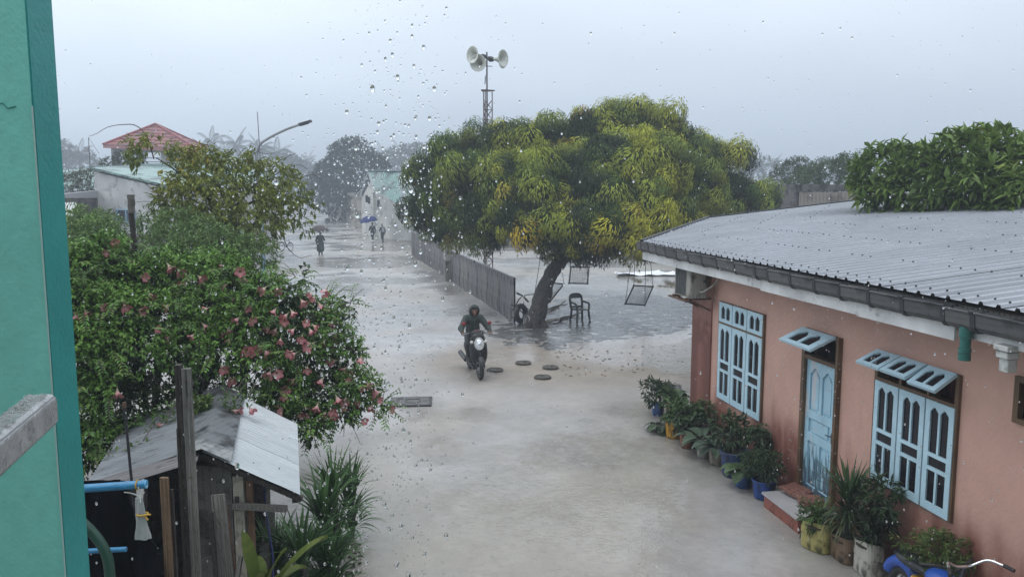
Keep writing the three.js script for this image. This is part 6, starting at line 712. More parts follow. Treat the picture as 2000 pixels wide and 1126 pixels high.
{
  const base = V(-4.6, 0, -9.6), t = thing('flowering_vine', 'huge rambling vine with small green leaves and dusty pink trumpet flowers', 'vine', base, 0), lb = VINE.map(l => ({ c: l.c.clone().sub(base), r: l.r })), r = rng(521);
  obj('trunk', [limb([[0, 0, 0], [0.1, 0.7, 0.1], [0.2, 1.5, 0.1], lb[9].c], 0.06, 0.03, 10, 7, 0.3), limb([[0.15, 0, 0.1], [0.3, 0.8, 0], lb[17].c], 0.05, 0.025, 10, 7, 0.3), limb([[-0.2, 0, 0], [-0.3, 0.8, 0.1], lb[19].c], 0.05, 0.025, 10, 7, 0.3)], M.bark, t);
  const st = []; for (let i = 0; i < 150; i++) { const a = lb[Math.floor(r() * lb.length)], d = rdir(r), p = a.c.clone().addScaledVector(d, a.r * 0.5), q = a.c.clone().addScaledVector(d, a.r * 1.0).add(V((r() - 0.5) * 0.5, (r() - 0.6) * 0.5, 0.15 * r())); st.push(limb([p, p.clone().lerp(q, 0.5).add(V(0, 0.12 * r(), 0.05)), q], 0.006, 0.003, 7, 4)); } obj('stem', st, M.twig, t).userData.kind = 'stuff';
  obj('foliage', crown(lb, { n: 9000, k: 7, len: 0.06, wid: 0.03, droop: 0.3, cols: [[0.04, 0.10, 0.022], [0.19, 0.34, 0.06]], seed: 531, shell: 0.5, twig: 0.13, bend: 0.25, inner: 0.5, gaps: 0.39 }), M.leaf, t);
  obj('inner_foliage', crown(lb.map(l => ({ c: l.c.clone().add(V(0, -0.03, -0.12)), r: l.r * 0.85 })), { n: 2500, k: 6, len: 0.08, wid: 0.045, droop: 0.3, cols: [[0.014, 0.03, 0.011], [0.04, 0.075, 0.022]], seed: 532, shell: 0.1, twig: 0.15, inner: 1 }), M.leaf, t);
  // arching shoots with paired leaves that break the outline
  { const q = new Leaves(), sh = []; for (let i = 0; i < 480; i++) { const l = lb[Math.floor(r() * lb.length)], d = rdir(r); d.y = d.y * 0.8 + 0.25; d.z = Math.abs(d.z) * 0.6; d.normalize(); let p = l.c.clone().addScaledVector(d, l.r * 0.8), dir = d.clone().add(V(0.08 * (p.x > 0.5 ? 1 : 0), 0.1, 0)).normalize(); const n = 5 + Math.floor((p.x > 1.2 ? 3 : 7) * r()), pts = [p.clone()], base = mixc([0.05, 0.11, 0.025], [0.17, 0.30, 0.06], r()); for (let k = 0; k < n; k++) { dir.add(V((r() - 0.5) * 0.12, -0.07 - 0.05 * r(), (r() - 0.5) * 0.12)).normalize(); p = p.clone().addScaledVector(dir, 0.042); pts.push(p.clone()); const s0 = V(0, 0, 0).crossVectors(dir, V(0, 1, 0)).normalize(); for (const sd of [-1, 1]) { const ld = s0.clone().multiplyScalar(sd).addScaledVector(dir, 0.5).add(V(0, 0.1 - 0.5 * r(), 0)).normalize(); q.add(p, ld, V(0, 0, 0).crossVectors(ld, V(0, 1, 0.2)).normalize(), 0.045 + 0.03 * r(), 0.026, base.map(x => x * (0.75 + 0.5 * r())), 0.2); } } sh.push(limb(pts, 0.004, 0.002, n, 4)); } obj('shoot', sh, M.twig, t).userData.kind = 'stuff'; obj('shoot_leaves', q.geo(), M.leaf, t).userData.kind = 'stuff'; }
  // trumpet flowers, each hanging or facing out
  const flower = (seed) => { const N = 20, P = [], I = [], K = [], rn = rng(seed), prof = [[0.006, 0], [0.012, 0.025], [0.022, 0.05], [0.034, 0.068], [0.047, 0.084], [0.060, 0.090]]; prof.forEach(([R, y], j) => { for (let i = 0; i <= N; i++) { const a = i / N * 6.2832, lobeK = j > 3 ? 1 + (j - 3) * 0.075 * Math.cos(5 * a) : 1, c = j < 2 ? [0.40, 0.36, 0.22] : mixc([0.78, 0.48, 0.45], [0.56, 0.17, 0.20], clamp((j - 2) / 2.2)), v = 0.85 + 0.3 * rn(); P.push(R * lobeK * Math.cos(a), y + (j > 3 ? 0.011 * Math.sin(5 * a + seed) + 0.006 * Math.sin(11 * a) : 0), R * lobeK * Math.sin(a)); K.push(c[0] * v, c[1] * v, c[2] * v); } }); for (let j = 0; j < prof.length - 1; j++) for (let i = 0; i < N; i++) { const a = j * (N + 1) + i, b = a + N + 1; I.push(a, b, a + 1, b, b + 1, a + 1); } const g = new THREE.BufferGeometry(); g.setAttribute('position', new THREE.Float32BufferAttribute(P, 3)); g.setAttribute('color', new THREE.Float32BufferAttribute(K, 3)); g.setIndex(I); g.computeVertexNormals(); return g; };
  const fg = [0, 1, 2].map(flower), petal = new THREE.MeshPhysicalMaterial({ color: C(1, 1, 1), vertexColors: true, roughness: 0.55, transmission: 0.25, thickness: 0, side: THREE.DoubleSide });
  const spots = [[210, 490], [245, 507], [218, 470], [325, 513], [345, 524], [359, 546], [350, 554], [385, 538], [432, 512], [476, 535], [468, 528], [445, 554], [461, 575], [334, 593], [479, 598], [468, 618], [492, 618], [499, 625], [393, 630], [430, 645], [449, 657], [442, 640], [334, 654], [529, 633], [540, 640], [562, 612], [556, 622], [567, 604], [591, 628], [609, 634], [603, 640], [615, 577], [620, 588], [629, 567], [610, 570], [586, 583], [655, 626], [664, 622], [548, 659], [615, 668], [606, 672], [636, 661], [645, 668], [657, 652], [650, 656], [469, 682], [480, 680], [492, 682], [505, 674], [512, 680], [572, 684], [580, 688], [529, 722], [537, 726], [431, 713], [445, 735], [658, 703], [679, 714], [706, 693], [697, 698], [562, 756], [570, 764], [553, 768], [578, 737], [703, 751], [607, 785], [621, 786], [644, 797], [636, 803], [652, 800], [695, 775], [703, 782], [735, 778], [728, 786], [746, 765], [757, 796], [704, 817], [553, 800], [546, 810], [560, 793], [562, 836], [485, 793], [450, 800], [452, 812], [330, 825], [321, 839], [228, 757], [205, 910], [265, 900], [130, 610], [150, 608], [163, 602], [190, 598], [240, 592], [268, 603], [272, 540], [640, 560], [672, 740], [520, 560], [300, 865], [590, 655], [600, 715], [632, 735], [655, 770], [675, 775], [690, 725], [715, 745], [722, 770], [585, 800], [600, 805], [665, 790], [540, 600], [576, 640], [645, 600], [668, 655], [540, 560], [410, 600], [380, 650], [290, 570], [300, 640]];
  for (const [px, py] of spots) {
    const d = ray(px, py), n = Math.hypot(...d), dv = V(d[0] / n, d[1] / n, d[2] / n), o = V(0, EYE, 0).sub(base); let best = null; for (const l of lb) { const oc = o.clone().sub(l.c), b = oc.dot(dv), c = oc.dot(oc) - (l.r * 1.02) ** 2, q = b * b - c; if (q > 0) { const s = -b - Math.sqrt(q); if (best === null || s < best) best = s; } }
    const hang = py > 790 && px < 500; const p = hang || best === null ? at(px, py, hang ? (py > 880 ? 7.7 : 8.2) : 9.7).sub(base) : o.clone().addScaledVector(dv, best);
    const f = obj('flower', fg[Math.floor(r() * 3)], petal, t), out = dv.clone().multiplyScalar(-0.55).add(V((r() - 0.5) * 1.8, -0.5 + 0.9 * (r() - 0.6), (r() - 0.5) * 1.0)).normalize(), s = 0.72 + 0.36 * r(); f.position.copy(p); f.quaternion.setFromUnitVectors(V(0, 1, 0), out); f.scale.set(s, s * 1.15, s);
    obj('calyx', [cyl(0.011, 0.006, 0.03, 0, -0.024, 0, 7), bar([0, -0.02, 0], [0.01, -0.09, 0], 0.003, 0.002, 4)], mat([0.09, 0.13, 0.04], 0.6), f);
    if (hang) { const q = new Leaves(); for (let k = 0; k < 26; k++) { const e = rdir(r); q.add(p.clone().add(V((r() - 0.5) * 0.22, 0.04 + 0.16 * r(), (r() - 0.5) * 0.2)), e, V(-e.z, 0.2, e.x).normalize(), 0.075, 0.032, mixc([0.05, 0.10, 0.02], [0.10, 0.17, 0.04], r())); } obj('leaf_spray', q.geo(), M.leaf, t).userData.kind = 'stuff'; obj('stem', limb([p.clone().add(V(0, 0.05, 0)), p.clone().add(V(0.02, 0.2, -0.2)), p.clone().add(V(0.1, 0.35, -0.6))], 0.006, 0.004, 6, 4), M.twig, t); }
  }
  const spray = new Leaves(); for (let i = 0; i < 420; i++) { const p = at(lerp(372, 412, r()), lerp(775, 808, r()), 8.0 + 0.5 * r()).sub(base), e = rdir(r); spray.add(p, e, V(-e.z, 0.2, e.x).normalize(), 0.08, 0.034, mixc([0.06, 0.11, 0.02], [0.14, 0.19, 0.05], r())); } obj('leaf_spray', spray.geo(), M.leaf, t).userData.kind = 'stuff';
}
{ // posts standing out of the green
  const p1 = at(254, 380, 11), a = thing('wooden_post', 'dark burnt looking post with pale broken top standing out of the vine', 'post', V(p1.x, 0, -11)); obj('pole', limb([[0.06, 0, 0], [0.04, 2, 0], [0, p1.y - 0.24, 0]], 0.042, 0.036, 10, 8, 0.15), M.darkWood, a); obj('broken_top', limb([[0, p1.y - 0.25, 0], [0.005, p1.y - 0.15, 0], [0.01, p1.y, 0]], 0.042, 0.052, 6, 8, 0.4), M.greyWood, a);
  const q = at(357, 712, 6.1), b = thing('wooden_post', 'tall weathered grey plank post nailed to a dark timber in front of the shed', 'post', V(q.x, 0, -6.1), 0.1); obj('plank', boxuv(new THREE.BoxGeometry(0.068, q.y - 0.03, 0.04)).translate(0.022, (q.y - 0.03) / 2, 0), M.greyWood, b); obj('timber', [boxuv(new THREE.BoxGeometry(0.045, q.y, 0.07)).translate(-0.038, q.y / 2, -0.01), beam([-0.062, 1.0, 0.02], [-0.058, q.y - 0.5, 0.02], 0.015, 0.03)], M.darkWood, b); obj('nail', [0.12, 0.32, 0.9].map(k => cyl(0.006, 0.006, 0.01, 0, 0, 0, 6).rotateX(Math.PI / 2).translate(0.02, q.y - k, 0.025)), M.rust, b); 
  const s = at(320, 932, 5.9), c = thing('wooden_plank', 'reddish brown upright plank just left of the tall grey post', 'plank', V(s.x, 0, -5.9), -0.1); obj('board', boxuv(new THREE.BoxGeometry(0.06, s.y, 0.03)).translate(0, s.y / 2, 0), M.brownWood, c); obj('batten', boxuv(new THREE.BoxGeometry(0.02, s.y - 0.1, 0.02)).translate(0.045, s.y / 2 - 0.05, -0.02), M.darkWood, c);
  const e = at(242, 790, 6.6), f = thing('metal_rod', 'thin black rod rising from behind the blue pipe', 'rod', V(e.x + 0.03, 0, -6.6)); obj('rod', bar([0.06, 0, 0], [-0.03, e.y, 0], 0.013, 0.012, 8), M.darkMetal, f); obj('tip', cyl(0.017, 0.015, 0.04, -0.03, e.y - 0.02, 0, 8), M.rust, f);
}
{ // shed with a low gable of corrugated sheets
  const t = thing('garden_shed', 'small lean shed with corrugated gable roof and cement wall below the vine', 'shed', V(0, 0, 0)), pk = V(-2.7, 2.1, -6.74), pb = V(-3.36, 2.1, -9.05), rf = V(-1.83, 1.75, -6.63), rb = V(-2.42, 1.75, -8.75), lf = V(-3.85, 1.70, -6.9), lbk = V(-4.45, 1.70, -9.0);
  const zn = [[0.46, 0.49, 0.51], [0.43, 0.46, 0.48], [0.20, 0.215, 0.235], [0.17, 0.16, 0.165]].map((c, i) => mat(c, 0.38, { metalness: 0.25, map: again(i < 2 ? SOFT : MOTTLE, 1.1 + 0.3 * i, 0.6) }));
  const sheet = (a, b, c, d, f0, f1, m, n) => { // corrugated from ridge a..b to eave d..c, the part f0..f1 along the ridge
    const pos = [], idx = [], uv = [], cols = n * 8, rows = 5; for (let i = 0; i <= cols; i++) for (let j = 0; j <= rows; j++) { const f = lerp(f0, f1, i / cols), T = a.clone().lerp(b, f), B = d.clone().lerp(c, f), p = T.lerp(B, j / rows); pos.push(p.x, p.y + 0.014 * Math.sin(i / 8 * 2 * Math.PI) + 0.006 * hash(j, n, 2), p.z); uv.push(f * 2.2, j / rows * 0.9); }
    for (let i = 0; i < cols; i++) for (let j = 0; j < rows; j++) { const k = i * (rows + 1) + j; idx.push(k, k + 1, k + rows + 1, k + 1, k + rows + 2, k + rows + 1); } const g = new THREE.BufferGeometry(); g.setAttribute('position', new THREE.Float32BufferAttribute(pos, 3)); g.setAttribute('uv', new THREE.Float32BufferAttribute(uv, 2)); g.setIndex(idx); g.computeVertexNormals(); return g; };
  const roof = obj('roof', [beam(pk.clone().add(V(-0.05, -0.07, -0.08)), pb.clone().add(V(0, -0.07, 0)), 0.06, 0.08), beam(rf.clone().add(V(-0.06, -0.06, -0.05)), rb.clone().add(V(-0.06, -0.06, 0)), 0.05, 0.06), beam(pk.clone().add(V(0, -0.06, -0.05)), rf.clone().add(V(0, -0.055, -0.05)), 0.04, 0.05), beam(pk.clone().add(V(0, -0.06, -0.05)), lf.clone().add(V(0, -0.055, -0.05)), 0.04, 0.05)], M.darkWood, t);
  obj('roof_sheet', sheet(pk, pb, rb, rf, 0.0, 0.36, zn[0], 10), zn[0], roof); obj('roof_sheet', sheet(pk.clone().add(V(0, 0.008, 0)), pb.clone().add(V(0, 0.008, 0)), rb.clone().add(V(0, 0.008, 0)), rf.clone().add(V(0, 0.008, 0)), 0.345, 0.7, zn[1], 10), zn[1], roof); obj('roof_sheet', sheet(pk, pb, rb, rf, 0.69, 1, zn[0], 9), zn[0], roof);
  obj('roof_sheet', sheet(pk, pb, lbk, lf, 0.06, 0.5, zn[2], 12), zn[2], roof); obj('roof_sheet', sheet(pk.clone().add(V(0, 0.008, 0)), pb.clone().add(V(0, 0.008, 0)), lbk.clone().add(V(0, 0.008, 0)), lf.clone().add(V(0, 0.008, 0)), 0.48, 1, zn[2], 13), zn[2], roof); obj('roof_sheet', sheet(pk.clone().add(V(-0.02, -0.03, 0.05)), pb, lbk, lf.clone().add(V(-0.05, -0.03, 0.1)), -0.05, 0.12, zn[3], 5), zn[3], roof);
  const cap = (f0, f1, d, m) => { const P = (f, e, k) => { const T = pk.clone().lerp(pb, f), B = e.clone(); return T.lerp(B, k).add(V(0, 0.03 + d, 0)); }, q = f => rf.clone().lerp(rb, f), w = f => lf.clone().lerp(lbk, f), bumpy = []; const n = 5; for (let i = 0; i < n; i++) { const a = lerp(f0, f1, i / n), b = lerp(f0, f1, (i + 1) / n), k = 0.30; bumpy.push([P(a, q(a), 0), P(a, q(a), k), P(b, q(b), k), P(b, q(b), 0)], [P(a, w(a), 0), P(b, w(b), 0), P(b, w(b), 0.2), P(a, w(a), 0.2)]); } return obj('ridge_capping', poly(bumpy), m, roof); };
  cap(0.0, 0.55, 0.012, mat([0.21, 0.235, 0.265], 0.4, { metalness: 0.3, map: again(GRIME, 1.3) })); cap(0.5, 1, 0.004, mat([0.17, 0.185, 0.21], 0.4, { metalness: 0.3, map: again(GRIME, 1.3) })); cap(-0.03, 0.1, 0.02, mat([0.36, 0.39, 0.42], 0.4, { metalness: 0.3, map: again(GRIME, 1.3) }));
  const cem = mat([0.10, 0.098, 0.096], 0.85, { map: again(GRIME, 1.2), ...bm(BUMP, 3, 0.015) });
  obj('front_wall', [wallGeo([-2.83, -6.86], [-2.47, -6.84], 0, 1.96, 1.94, 0.12)], cem, t); obj('rear_wall', wallGeo([-4.1, -8.7], [-2.7, -8.5], 0, 1.75, 1.75, 0.1), cem, t); obj('side_wall', wallGeo([-2.66, -8.45], [-2.35, -7.15], 0, 0.9, 0.9, 0.08), cem, t); obj('side_wall', wallGeo([-4.3, -8.7], [-3.8, -7.0], 0, 1.6, 1.6, 0.08), cem, t);
  obj('door_post', boxuv(new THREE.BoxGeometry(0.09, 1.86, 0.07)).translate(-2.42, 0.93, -6.82), mat([0.36, 0.34, 0.30], 0.7, { map: again(GRIME, 2) }), t); obj('stud', boxuv(new THREE.BoxGeometry(0.045, 1.82, 0.06)).translate(-2.33, 0.91, -6.83), M.rust, t); obj('lintel', beam([-2.46, 1.60, -6.76], [-1.97, 1.60, -6.70], 0.035, 0.055), M.greyWood, t); obj('latch', bx(0.03, 0.12, 0.03, -2.43, 1.62, -6.77), M.darkWood, t);
  const c = thing('electric_cable', 'thin blue cable hanging down inside the shed opening', 'cable', V(-2.2, 0, -6.9)); obj('wire', tube([[-0.03, 1.75, 0], [0.0, 1.4, 0.02], [0.03, 1.0, 0], [0.0, 0.6, 0.03], [0.02, 0.1, 0]], 0.009, 24, 6), mat([0.02, 0.03, 0.13], 0.4), c); obj('tie', bx(0.03, 0.02, 0.02, -0.02, 1.68, 0.0), M.darkMetal, c);
  const d = thing('leaning_boards', 'grey boards leaning together against the shed door post', 'board', V(0, 0, 0)); const A = (px, py, z) => at(px, py, z); obj('board', beam(A(447, 1160, 6.4), A(425, 965, 6.5), 0.115, 0.025), M.greyWood, d); obj('board', beam(A(424, 1160, 6.35), A(411, 1000, 6.45), 0.03, 0.03), M.darkWood, d); obj('board', beam(A(462, 1160, 6.45), A(440, 985, 6.55), 0.03, 0.03), M.rust, d); obj('board', beam(A(455, 1180, 6.3), A(470, 1085, 6.4), 0.04, 0.02), M.greyWood, d);
}
{ // shade net over blue pipes with a hose and a small hanging bag
  const net = new THREE.MeshPhysicalMaterial({ color: C(0.006, 0.006, 0.008), roughness: 1, specularIntensity: 0.08, side: THREE.DoubleSide }), bl = mat([0.05, 0.27, 0.52], 0.35, { map: again(MOTTLE, 3) });
  const p0 = at(40, 962, 5.3), p1 = at(285, 945, 5.4), a = thing('blue_pipe', 'bright blue plastic pipe end holding up the black shade net', 'pipe', V(0, 0, 0)); obj('tube', bar(p0, p1, 0.029, 0.029, 20), bl, a); { const n = p1.clone().sub(p0).normalize(), g = new THREE.TorusGeometry(0.026, 0.005, 8, 24); g.lookAt(n); g.translate(p1.x, p1.y, p1.z); obj('rim', g, mat([0.12, 0.40, 0.62], 0.4), a); } obj('tie', new THREE.TorusGeometry(0.032, 0.005, 6, 16).rotateY(Math.PI / 2).translate(...p0.clone().lerp(p1, 0.93).toArray()), mat([0.45, 0.25, 0.02], 0.6), a);
  const q0 = at(40, 1082, 5.25), q1 = at(246, 1072, 5.3), b = thing('blue_pipe', 'lower blue plastic pipe crossing the black net near the bottom edge', 'pipe', V(0, 0, 0)); obj('tube', bar(q0, q1, 0.018, 0.018, 16), bl, b); obj('coupling', bar(q0.clone().lerp(q1, 0.55), q0.clone().lerp(q1, 0.62), 0.023, 0.023, 16), bl, b);
  const n = thing('shade_net', 'black shade net draped over the blue pipe and sagging to the right', 'net', V(0, 0, 0)), pos = [], idx = [], U = 46, W = 26; for (let i = 0; i <= U; i++) for (let j = 0; j <= W; j++) { const u = i / U, v = j / W, T = at(lerp(60, 312, u), u < 0.68 ? 956 - 6 * u : lerp(952, 1075, Math.pow((u - 0.68) / 0.32, 0.62)), 5.42 + 0.25 * u), y = lerp(T.y + 0.035 * (u < 0.68 ? 1 : 0), 0.75, v), k = 0.09 * Math.sin(u * 15 + v * 3) * Math.min(1, v * 3) + 0.05 * (fbm(u * 9, v * 5, 3, 601) - 0.5); pos.push(T.x + 0.05 * Math.sin(v * 6 + u * 4), y, T.z - 0.05 - 0.18 * v + k); } for (let i = 0; i < U; i++) for (let j = 0; j < W; j++) { const k = i * (W + 1) + j; idx.push(k, k + W + 1, k + 1, k + 1, k + W + 1, k + W + 2); } const g = new THREE.BufferGeometry(); g.setAttribute('position', new THREE.Float32BufferAttribute(pos, 3)); g.setIndex(idx); g.computeVertexNormals(); obj('cloth', g, net, n); obj('hem', tube([...Array(12).keys()].map(i => { const k = Math.round(i / 11 * U) * (W + 1); return [pos[3 * k], pos[3 * k + 1], pos[3 * k + 2]]; }), 0.008, 40, 5), net, n);
  const h = thing('garden_hose', 'thick dark green hose bending down in front of the black net', 'hose', V(0, 0, 0)); obj('hose', tube([at(120, 985, 5.1), at(160, 1020, 5.1), at(190, 1052, 5.1), at(208, 1085, 5.1), at(214, 1126, 5.1), at(216, 1200, 5.1)], 0.034, 40, 14), mat([0.012, 0.055, 0.035], 0.4), h); obj('collar', bar(at(168, 1029, 5.1), at(176, 1037, 5.1), 0.039, 0.039, 14), mat([0.012, 0.045, 0.03], 0.4), h);
  const c = thing('hanging_bag', 'small white cloth bag with a yellow tie hung below the blue pipe', 'bag', V(0, 0, 0)), o = at(270, 966, 5.36), pr = new THREE.CylinderGeometry(0.02, 0.05, 0.3, 18, 10), pp = pr.attributes.position; for (let i = 0; i < pp.count; i++) { const y = pp.getY(i), a2 = Math.atan2(pp.getZ(i), pp.getX(i)), w = 1 + 0.25 * Math.sin(a2 * 4 + y * 20) ; pp.setXYZ(i, pp.getX(i) * w + 0.05 * (0.15 - y), y, pp.getZ(i) * w * 0.5); } pr.computeVertexNormals(); obj('cloth', [pr.translate(o.x + 0.0, o.y - 0.17, o.z)], mat([0.36, 0.37, 0.36], 0.7, { map: again(SOFT, 3) }), c); obj('string', [tube([o.clone().add(V(0, 0.06, 0)), o.clone().add(V(0.01, 0, 0)), o.clone().add(V(0.02, -0.05, 0.02))], 0.005, 8, 5), tube([o.clone().add(V(-0.1, 0.02, 0)), o.clone().add(V(-0.04, 0.01, 0)), o.clone().add(V(0.02, -0.02, 0))], 0.004, 8, 5)], M.white, c); obj('tie', [new THREE.TorusGeometry(0.035, 0.007, 6, 16).rotateX(1.5).translate(o.x + 0.02, o.y - 0.14, o.z), bar([o.x + 0.04, o.y - 0.14, o.z + 0.02], [o.x + 0.09, o.y - 0.13, o.z + 0.03], 0.006), bar([o.x + 0.04, o.y - 0.14, o.z + 0.02], [o.x + 0.07, o.y - 0.17, o.z + 0.03], 0.006)], mat([0.45, 0.27, 0.03], 0.6), c);
}
{ // strap leaved plants beside the shed, a broad yellow green one in front
  const cols = [[0.03, 0.075, 0.024], [0.09, 0.19, 0.05]], spots = [[-2.1, -9.0, 1.55, 'strap leaved lily clump farthest along the shed, below the roof eave'], [-2.02, -8.2, 1.62, 'strap leaved lily clump in the middle of the row by the shed'], [-2.08, -7.5, 1.4, 'strap leaved lily clump nearest to us by the shed opening'], [-1.92, -7.9, 0.85, 'low strap leaved lily clump leaning out over the road edge'], [-2.4, -7.7, 1.1, 'dark strap leaved lily clump under the shed roof'], [-2.05, -9.7, 1.0, 'small strap leaved lily clump at the far end under the vine']];
  spots.forEach(([x, z, h, l], i) => { const t = thing('spider_lily', l, 'plant', V(x, 0, z)); obj('stem', limb([[0, 0, 0], [0.03, h * 0.35, 0], [0, h * 0.55, 0]], 0.05, 0.03, 6, 6), M.barkGrey, t); const r = rng(700 + i); strap(75, 0.6, 0.038, cols, 0.8, 0.7)(t, h * 0.5, r); strap(60, 0.54, 0.034, cols, 0.95, 0.9)(t, h * 0.25, r, 'lower_foliage'); strap(50, 0.5, 0.034, cols, 1.1, 1.0)(t, 0.05, r, 'lower_foliage'); });
  const t = thing('young_palm', 'young yellow green palm with broad pleated leaves at the bottom edge', 'plant', V(-2.12, 0, -6.35)), tips = [[472, 1040], [560, 1075], [640, 1050], [520, 1120], [600, 1110], [500, 1090]], r = rng(720); obj('stem', limb([[0, 0, 0], [0.02, 0.5, 0], [0, 0.9, 0]], 0.06, 0.035, 6, 7), M.barkGrey, t);
  for (const [px, py] of tips) { const e = at(px, py, 6.2 + 0.4 * r()).sub(V(-2.12, 0, -6.35)), o = V(0, 0.9, 0), m = o.clone().lerp(e, 0.55).add(V(0, 0.16, 0)), cv = new THREE.QuadraticBezierCurve3(o, m, e), L = new Leaves(), n = 12, w0 = 0.075; let prev = null; for (let k = 0; k <= n; k++) { const f = k / n, p = cv.getPoint(f), d = cv.getTangent(f), s = V(-d.z, 0, d.x).normalize(), w = w0 * Math.sin(Math.PI * (0.08 + 0.9 * f)), a = p.clone().addScaledVector(s, w).add(V(0, 0.03, 0)), b = p.clone().addScaledVector(s, -w).add(V(0, 0.03, 0)), c = mixc([0.06, 0.10, 0.015], [0.15, 0.18, 0.03], 0.3 + 0.5 * r()); if (prev) for (const tr of [[prev[0], a, prev[1]], [prev[1], a, p], [prev[1], p, prev[2]], [prev[2], p, b]]) { const q = V(0, 0, 0).crossVectors(tr[1].clone().sub(tr[0]), tr[2].clone().sub(tr[0])).normalize(); for (const v of tr) { L.p.push(v.x, v.y, v.z); L.n.push(q.x, q.y, q.z); L.c.push(...c); } } prev = [a, p, b]; } obj('leaf', L.geo(), M.leaf, t); }
  const g = rng(731), d = new Leaves(); for (let i = 0; i < 60; i++) { const p = ground(lerp(655, 700, g()), lerp(1060, 1126, g()), 0.008), a = g() * 6.28; d.add(p, V(Math.cos(a), 0.1, Math.sin(a)), V(-Math.sin(a), 0, Math.cos(a)), 0.06 + 0.06 * g(), 0.03, [0.05, 0.035, 0.025]); } for (let i = 0; i < 90; i++) { const p = ground(lerp(1080, 1340, g()), lerp(672, 735, g()), 0.012), a = g() * 6.28; d.add(p, V(Math.cos(a), 0.1, Math.sin(a)), V(-Math.sin(a), 0, Math.cos(a)), 0.06 + 0.1 * g(), 0.03, [0.09, 0.045, 0.025]); } tag(obj('leaf_litter', d.geo(), M.leafDull), 'scattered dead leaves lying on the wet road', 'leaves', null, 'stuff');
}

// ---------------------------------------------------------------- the balcony we look from: painted pillar and wet handrail
{
  const t = thing('pillar', 'turquoise painted plaster pillar at the left edge, close to us', 'pillar', V(0, 0, 0)), ms = (c) => mat(c, 0.42, { map: again(SOFT, 0.9), ...bm(BUMP, 2.6, 0.0016) });
  const z0 = -2.4, xr = -1.415, z1 = -2.53;
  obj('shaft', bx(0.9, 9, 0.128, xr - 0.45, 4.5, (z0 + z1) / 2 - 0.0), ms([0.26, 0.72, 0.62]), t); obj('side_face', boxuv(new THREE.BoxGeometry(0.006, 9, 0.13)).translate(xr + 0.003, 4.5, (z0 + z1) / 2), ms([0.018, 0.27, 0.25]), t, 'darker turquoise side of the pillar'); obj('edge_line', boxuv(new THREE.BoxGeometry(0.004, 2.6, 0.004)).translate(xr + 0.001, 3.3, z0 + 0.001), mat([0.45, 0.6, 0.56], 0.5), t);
  const crack = [[-1.60, 4.64], [-1.555, 4.62], [-1.54, 4.627], [-1.525, 4.606], [-1.50, 4.609], [-1.487, 4.594], [-1.462, 4.60]]; const cr = []; for (let i = 0; i < crack.length - 1; i++) cr.push(bar([...crack[i], z0 + 0.001], [...crack[i + 1], z0 + 0.001], 0.0014, 0.0014, 5)); obj('crack', cr, mat([0.06, 0.26, 0.22], 0.8), t);
  const r = thing('handrail', 'wet grey metal handrail ending at the turquoise pillar', 'handrail', V(0, 0, 0)), k = -0.263, e = V(-0.785, 3.99, -1.3), f = V(-0.785 - k * 1.1, 3.99, -0.2), d = f.clone().sub(e), len = d.length(), g = new RoundedBoxGeometry(0.052, 0.056, len, 4, 0.014); g.translate(0, 0, len / 2); const turn = Math.atan2(d.x, d.z); g.rotateY(turn); g.translate(e.x, e.y, e.z);
  obj('rail', boxuv(g), mat([0.42, 0.43, 0.44], 0.22, { metalness: 0.3, map: again(MOTTLE, 5), ...bm(BUMP, 9, 0.002) }), r); obj('baluster', bar([e.x - k * 0.75, 2.9, e.z + 0.75], [e.x - k * 0.75, 3.95, e.z + 0.75], 0.018), M.steel, r);
  const rn = rng(801), bead = new THREE.SphereGeometry(1, 10, 6, 0, Math.PI * 2, 0, Math.PI / 2), w = new THREE.MeshPhysicalMaterial({ color: C(1, 1, 1), roughness: 0, transmission: 1, thickness: 0.004, ior: 1.33 }), n = 900, im = new THREE.InstancedMesh(bead, w, n), m = new THREE.Matrix4(); const tx = d.clone().normalize(), sx = V(tx.z, 0, -tx.x); for (let i = 0; i < n; i++) { const p = e.clone().addScaledVector(tx, 0.01 + 0.6 * rn()).addScaledVector(sx, (rn() - 0.5) * 0.034).add(V(0, 0.0282, 0)), s = 0.0008 + 0.0022 * rn() * rn(); m.makeScale(s * 1.2, s * 0.55, s * 1.2); m.setPosition(p); im.setMatrixAt(i, m); } im.name = 'water_beads'; im.userData.kind = 'stuff'; r.add(im);
  const s = thing('balcony_slab', 'grey balcony edge below the handrail', 'balcony', V(0, 0, 0)); obj('slab', bx(1.6, 0.16, 1.2, -0.55, 2.82, 0.15), M.concrete, s); obj('nosing', bx(1.64, 0.05, 0.05, -0.55, 2.88, -0.475), M.concrete, s);
}

{ // the house we stand in, behind and above us
  const t = thing('balcony_house', 'turquoise two storey house whose balcony we look from', 'house', V(0, 0, 0)), m = mat([0.40, 0.55, 0.50], 0.6, { map: again(MOTTLE, 0.5) });
  obj('wall', [bx(14, 7, 0.2, -1, 3.5, 3.2)], m, t); obj('side_wall', bx(0.2, 7, 6, -8, 3.5, 6.3), m, t); obj('side_wall', bx(0.2, 7, 6, 6, 3.5, 6.3), m, t); obj('roof', slab([[6.5, 6.65, 0.3], [-8.5, 6.65, 0.3], [-8.5, 7.8, 9.5], [6.5, 7.8, 9.5]], 0.12), M.steel, t); obj('eave_board', bx(15, 0.2, 0.03, -1, 6.57, 0.29), M.white, t);
}

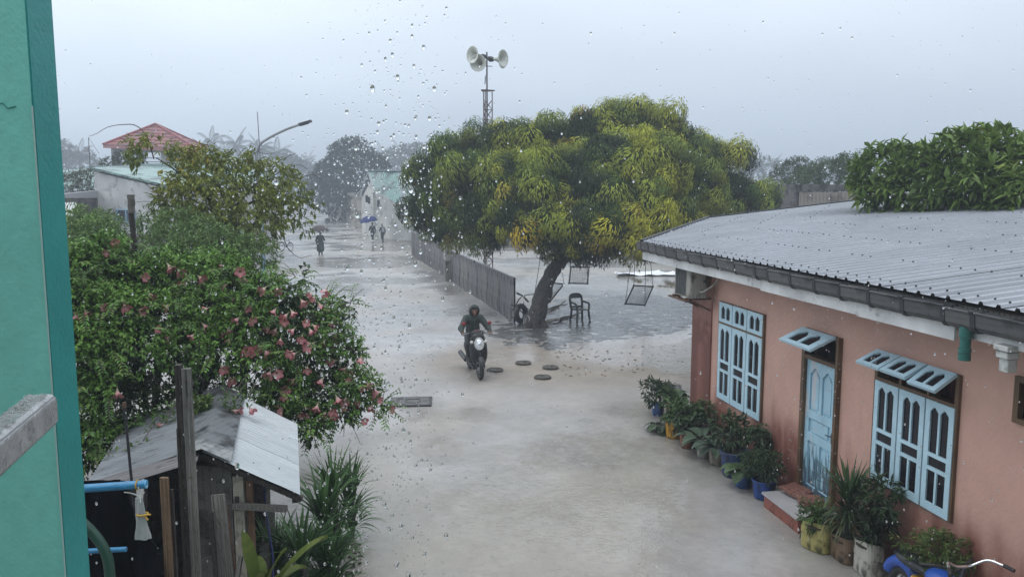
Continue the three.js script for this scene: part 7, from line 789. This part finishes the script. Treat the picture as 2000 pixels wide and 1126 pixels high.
// ---------------------------------------------------------------- rain: drops in the air
{
  const water = new THREE.MeshPhysicalMaterial({ color: C(1, 1, 1), roughness: 0, transmission: 1, thickness: 0.01, ior: 1.33 }), drop = new THREE.SphereGeometry(1, 12, 9), r = rng(901), P = [];
  for (let i = 0; i < 900; i++) { // drips from the eave above us
    const d = 1.1 + 2.0 * r(), g = (r() + r() + r() - 1.5) / 1.5, px = 770 + 165 * g + (r() < 0.2 ? (r() - 0.5) * 500 : 0), py = Math.pow(r(), 0.9) * 1126; P.push([at(px, py, d), 0.0012 + 0.0034 * r() * r()]); }
  for (let i = 0; i < 2600; i++) P.push([at(r() * 2050, r() * 1100, 2.5 + 13 * r()), 0.0022 + 0.0025 * r()]);
  for (let i = 0; i < 700; i++) P.push([at(700 + 190 * (r() + r() - 1), 250 + 900 * r(), 4 + 6 * r()), 0.004 + 0.006 * r() * r()]);
  for (let i = 0; i < 420; i++) { const s = 0.2 + 2.6 * r(), t = r(); P.push([hw(s + 0.25 * (r() - 0.5), 3.12 - 2.4 * t * t, 0.62 + 0.22 * (r() - 0.5) + 0.2 * t), 0.003 + 0.004 * r()]); }
  for (let i = 0; i < 260; i++) { const z = i % 2 ? 0.62 : -0.6, sd = r() < 0.5 ? -1 : 1, q = r(), lx = sd * (0.06 + 0.38 * q), lz = z - 0.1 - 0.5 * q * r(), ly = 0.02 + 0.22 * r() * (1 - q); P.push([V(SP.x + lx * Math.cos(ST) + lz * Math.sin(ST), ly, SP.z - lx * Math.sin(ST) + lz * Math.cos(ST)), 0.004 + 0.008 * r()]); } // spray thrown up by the scooter wheels
  const im = new THREE.InstancedMesh(drop, water, P.length), m = new THREE.Matrix4(); P.forEach(([p, s], i) => { m.makeScale(s * (0.8 + 0.2 * r()), s * (1.1 + 0.5 * r()), s * 0.9); m.setPosition(p); im.setMatrixAt(i, m); }); im.name = 'rain'; tag(im, 'falling raindrops and drips in the air', 'rain', null, 'stuff'); scene.add(im);
}

renderer.render(scene, camera);
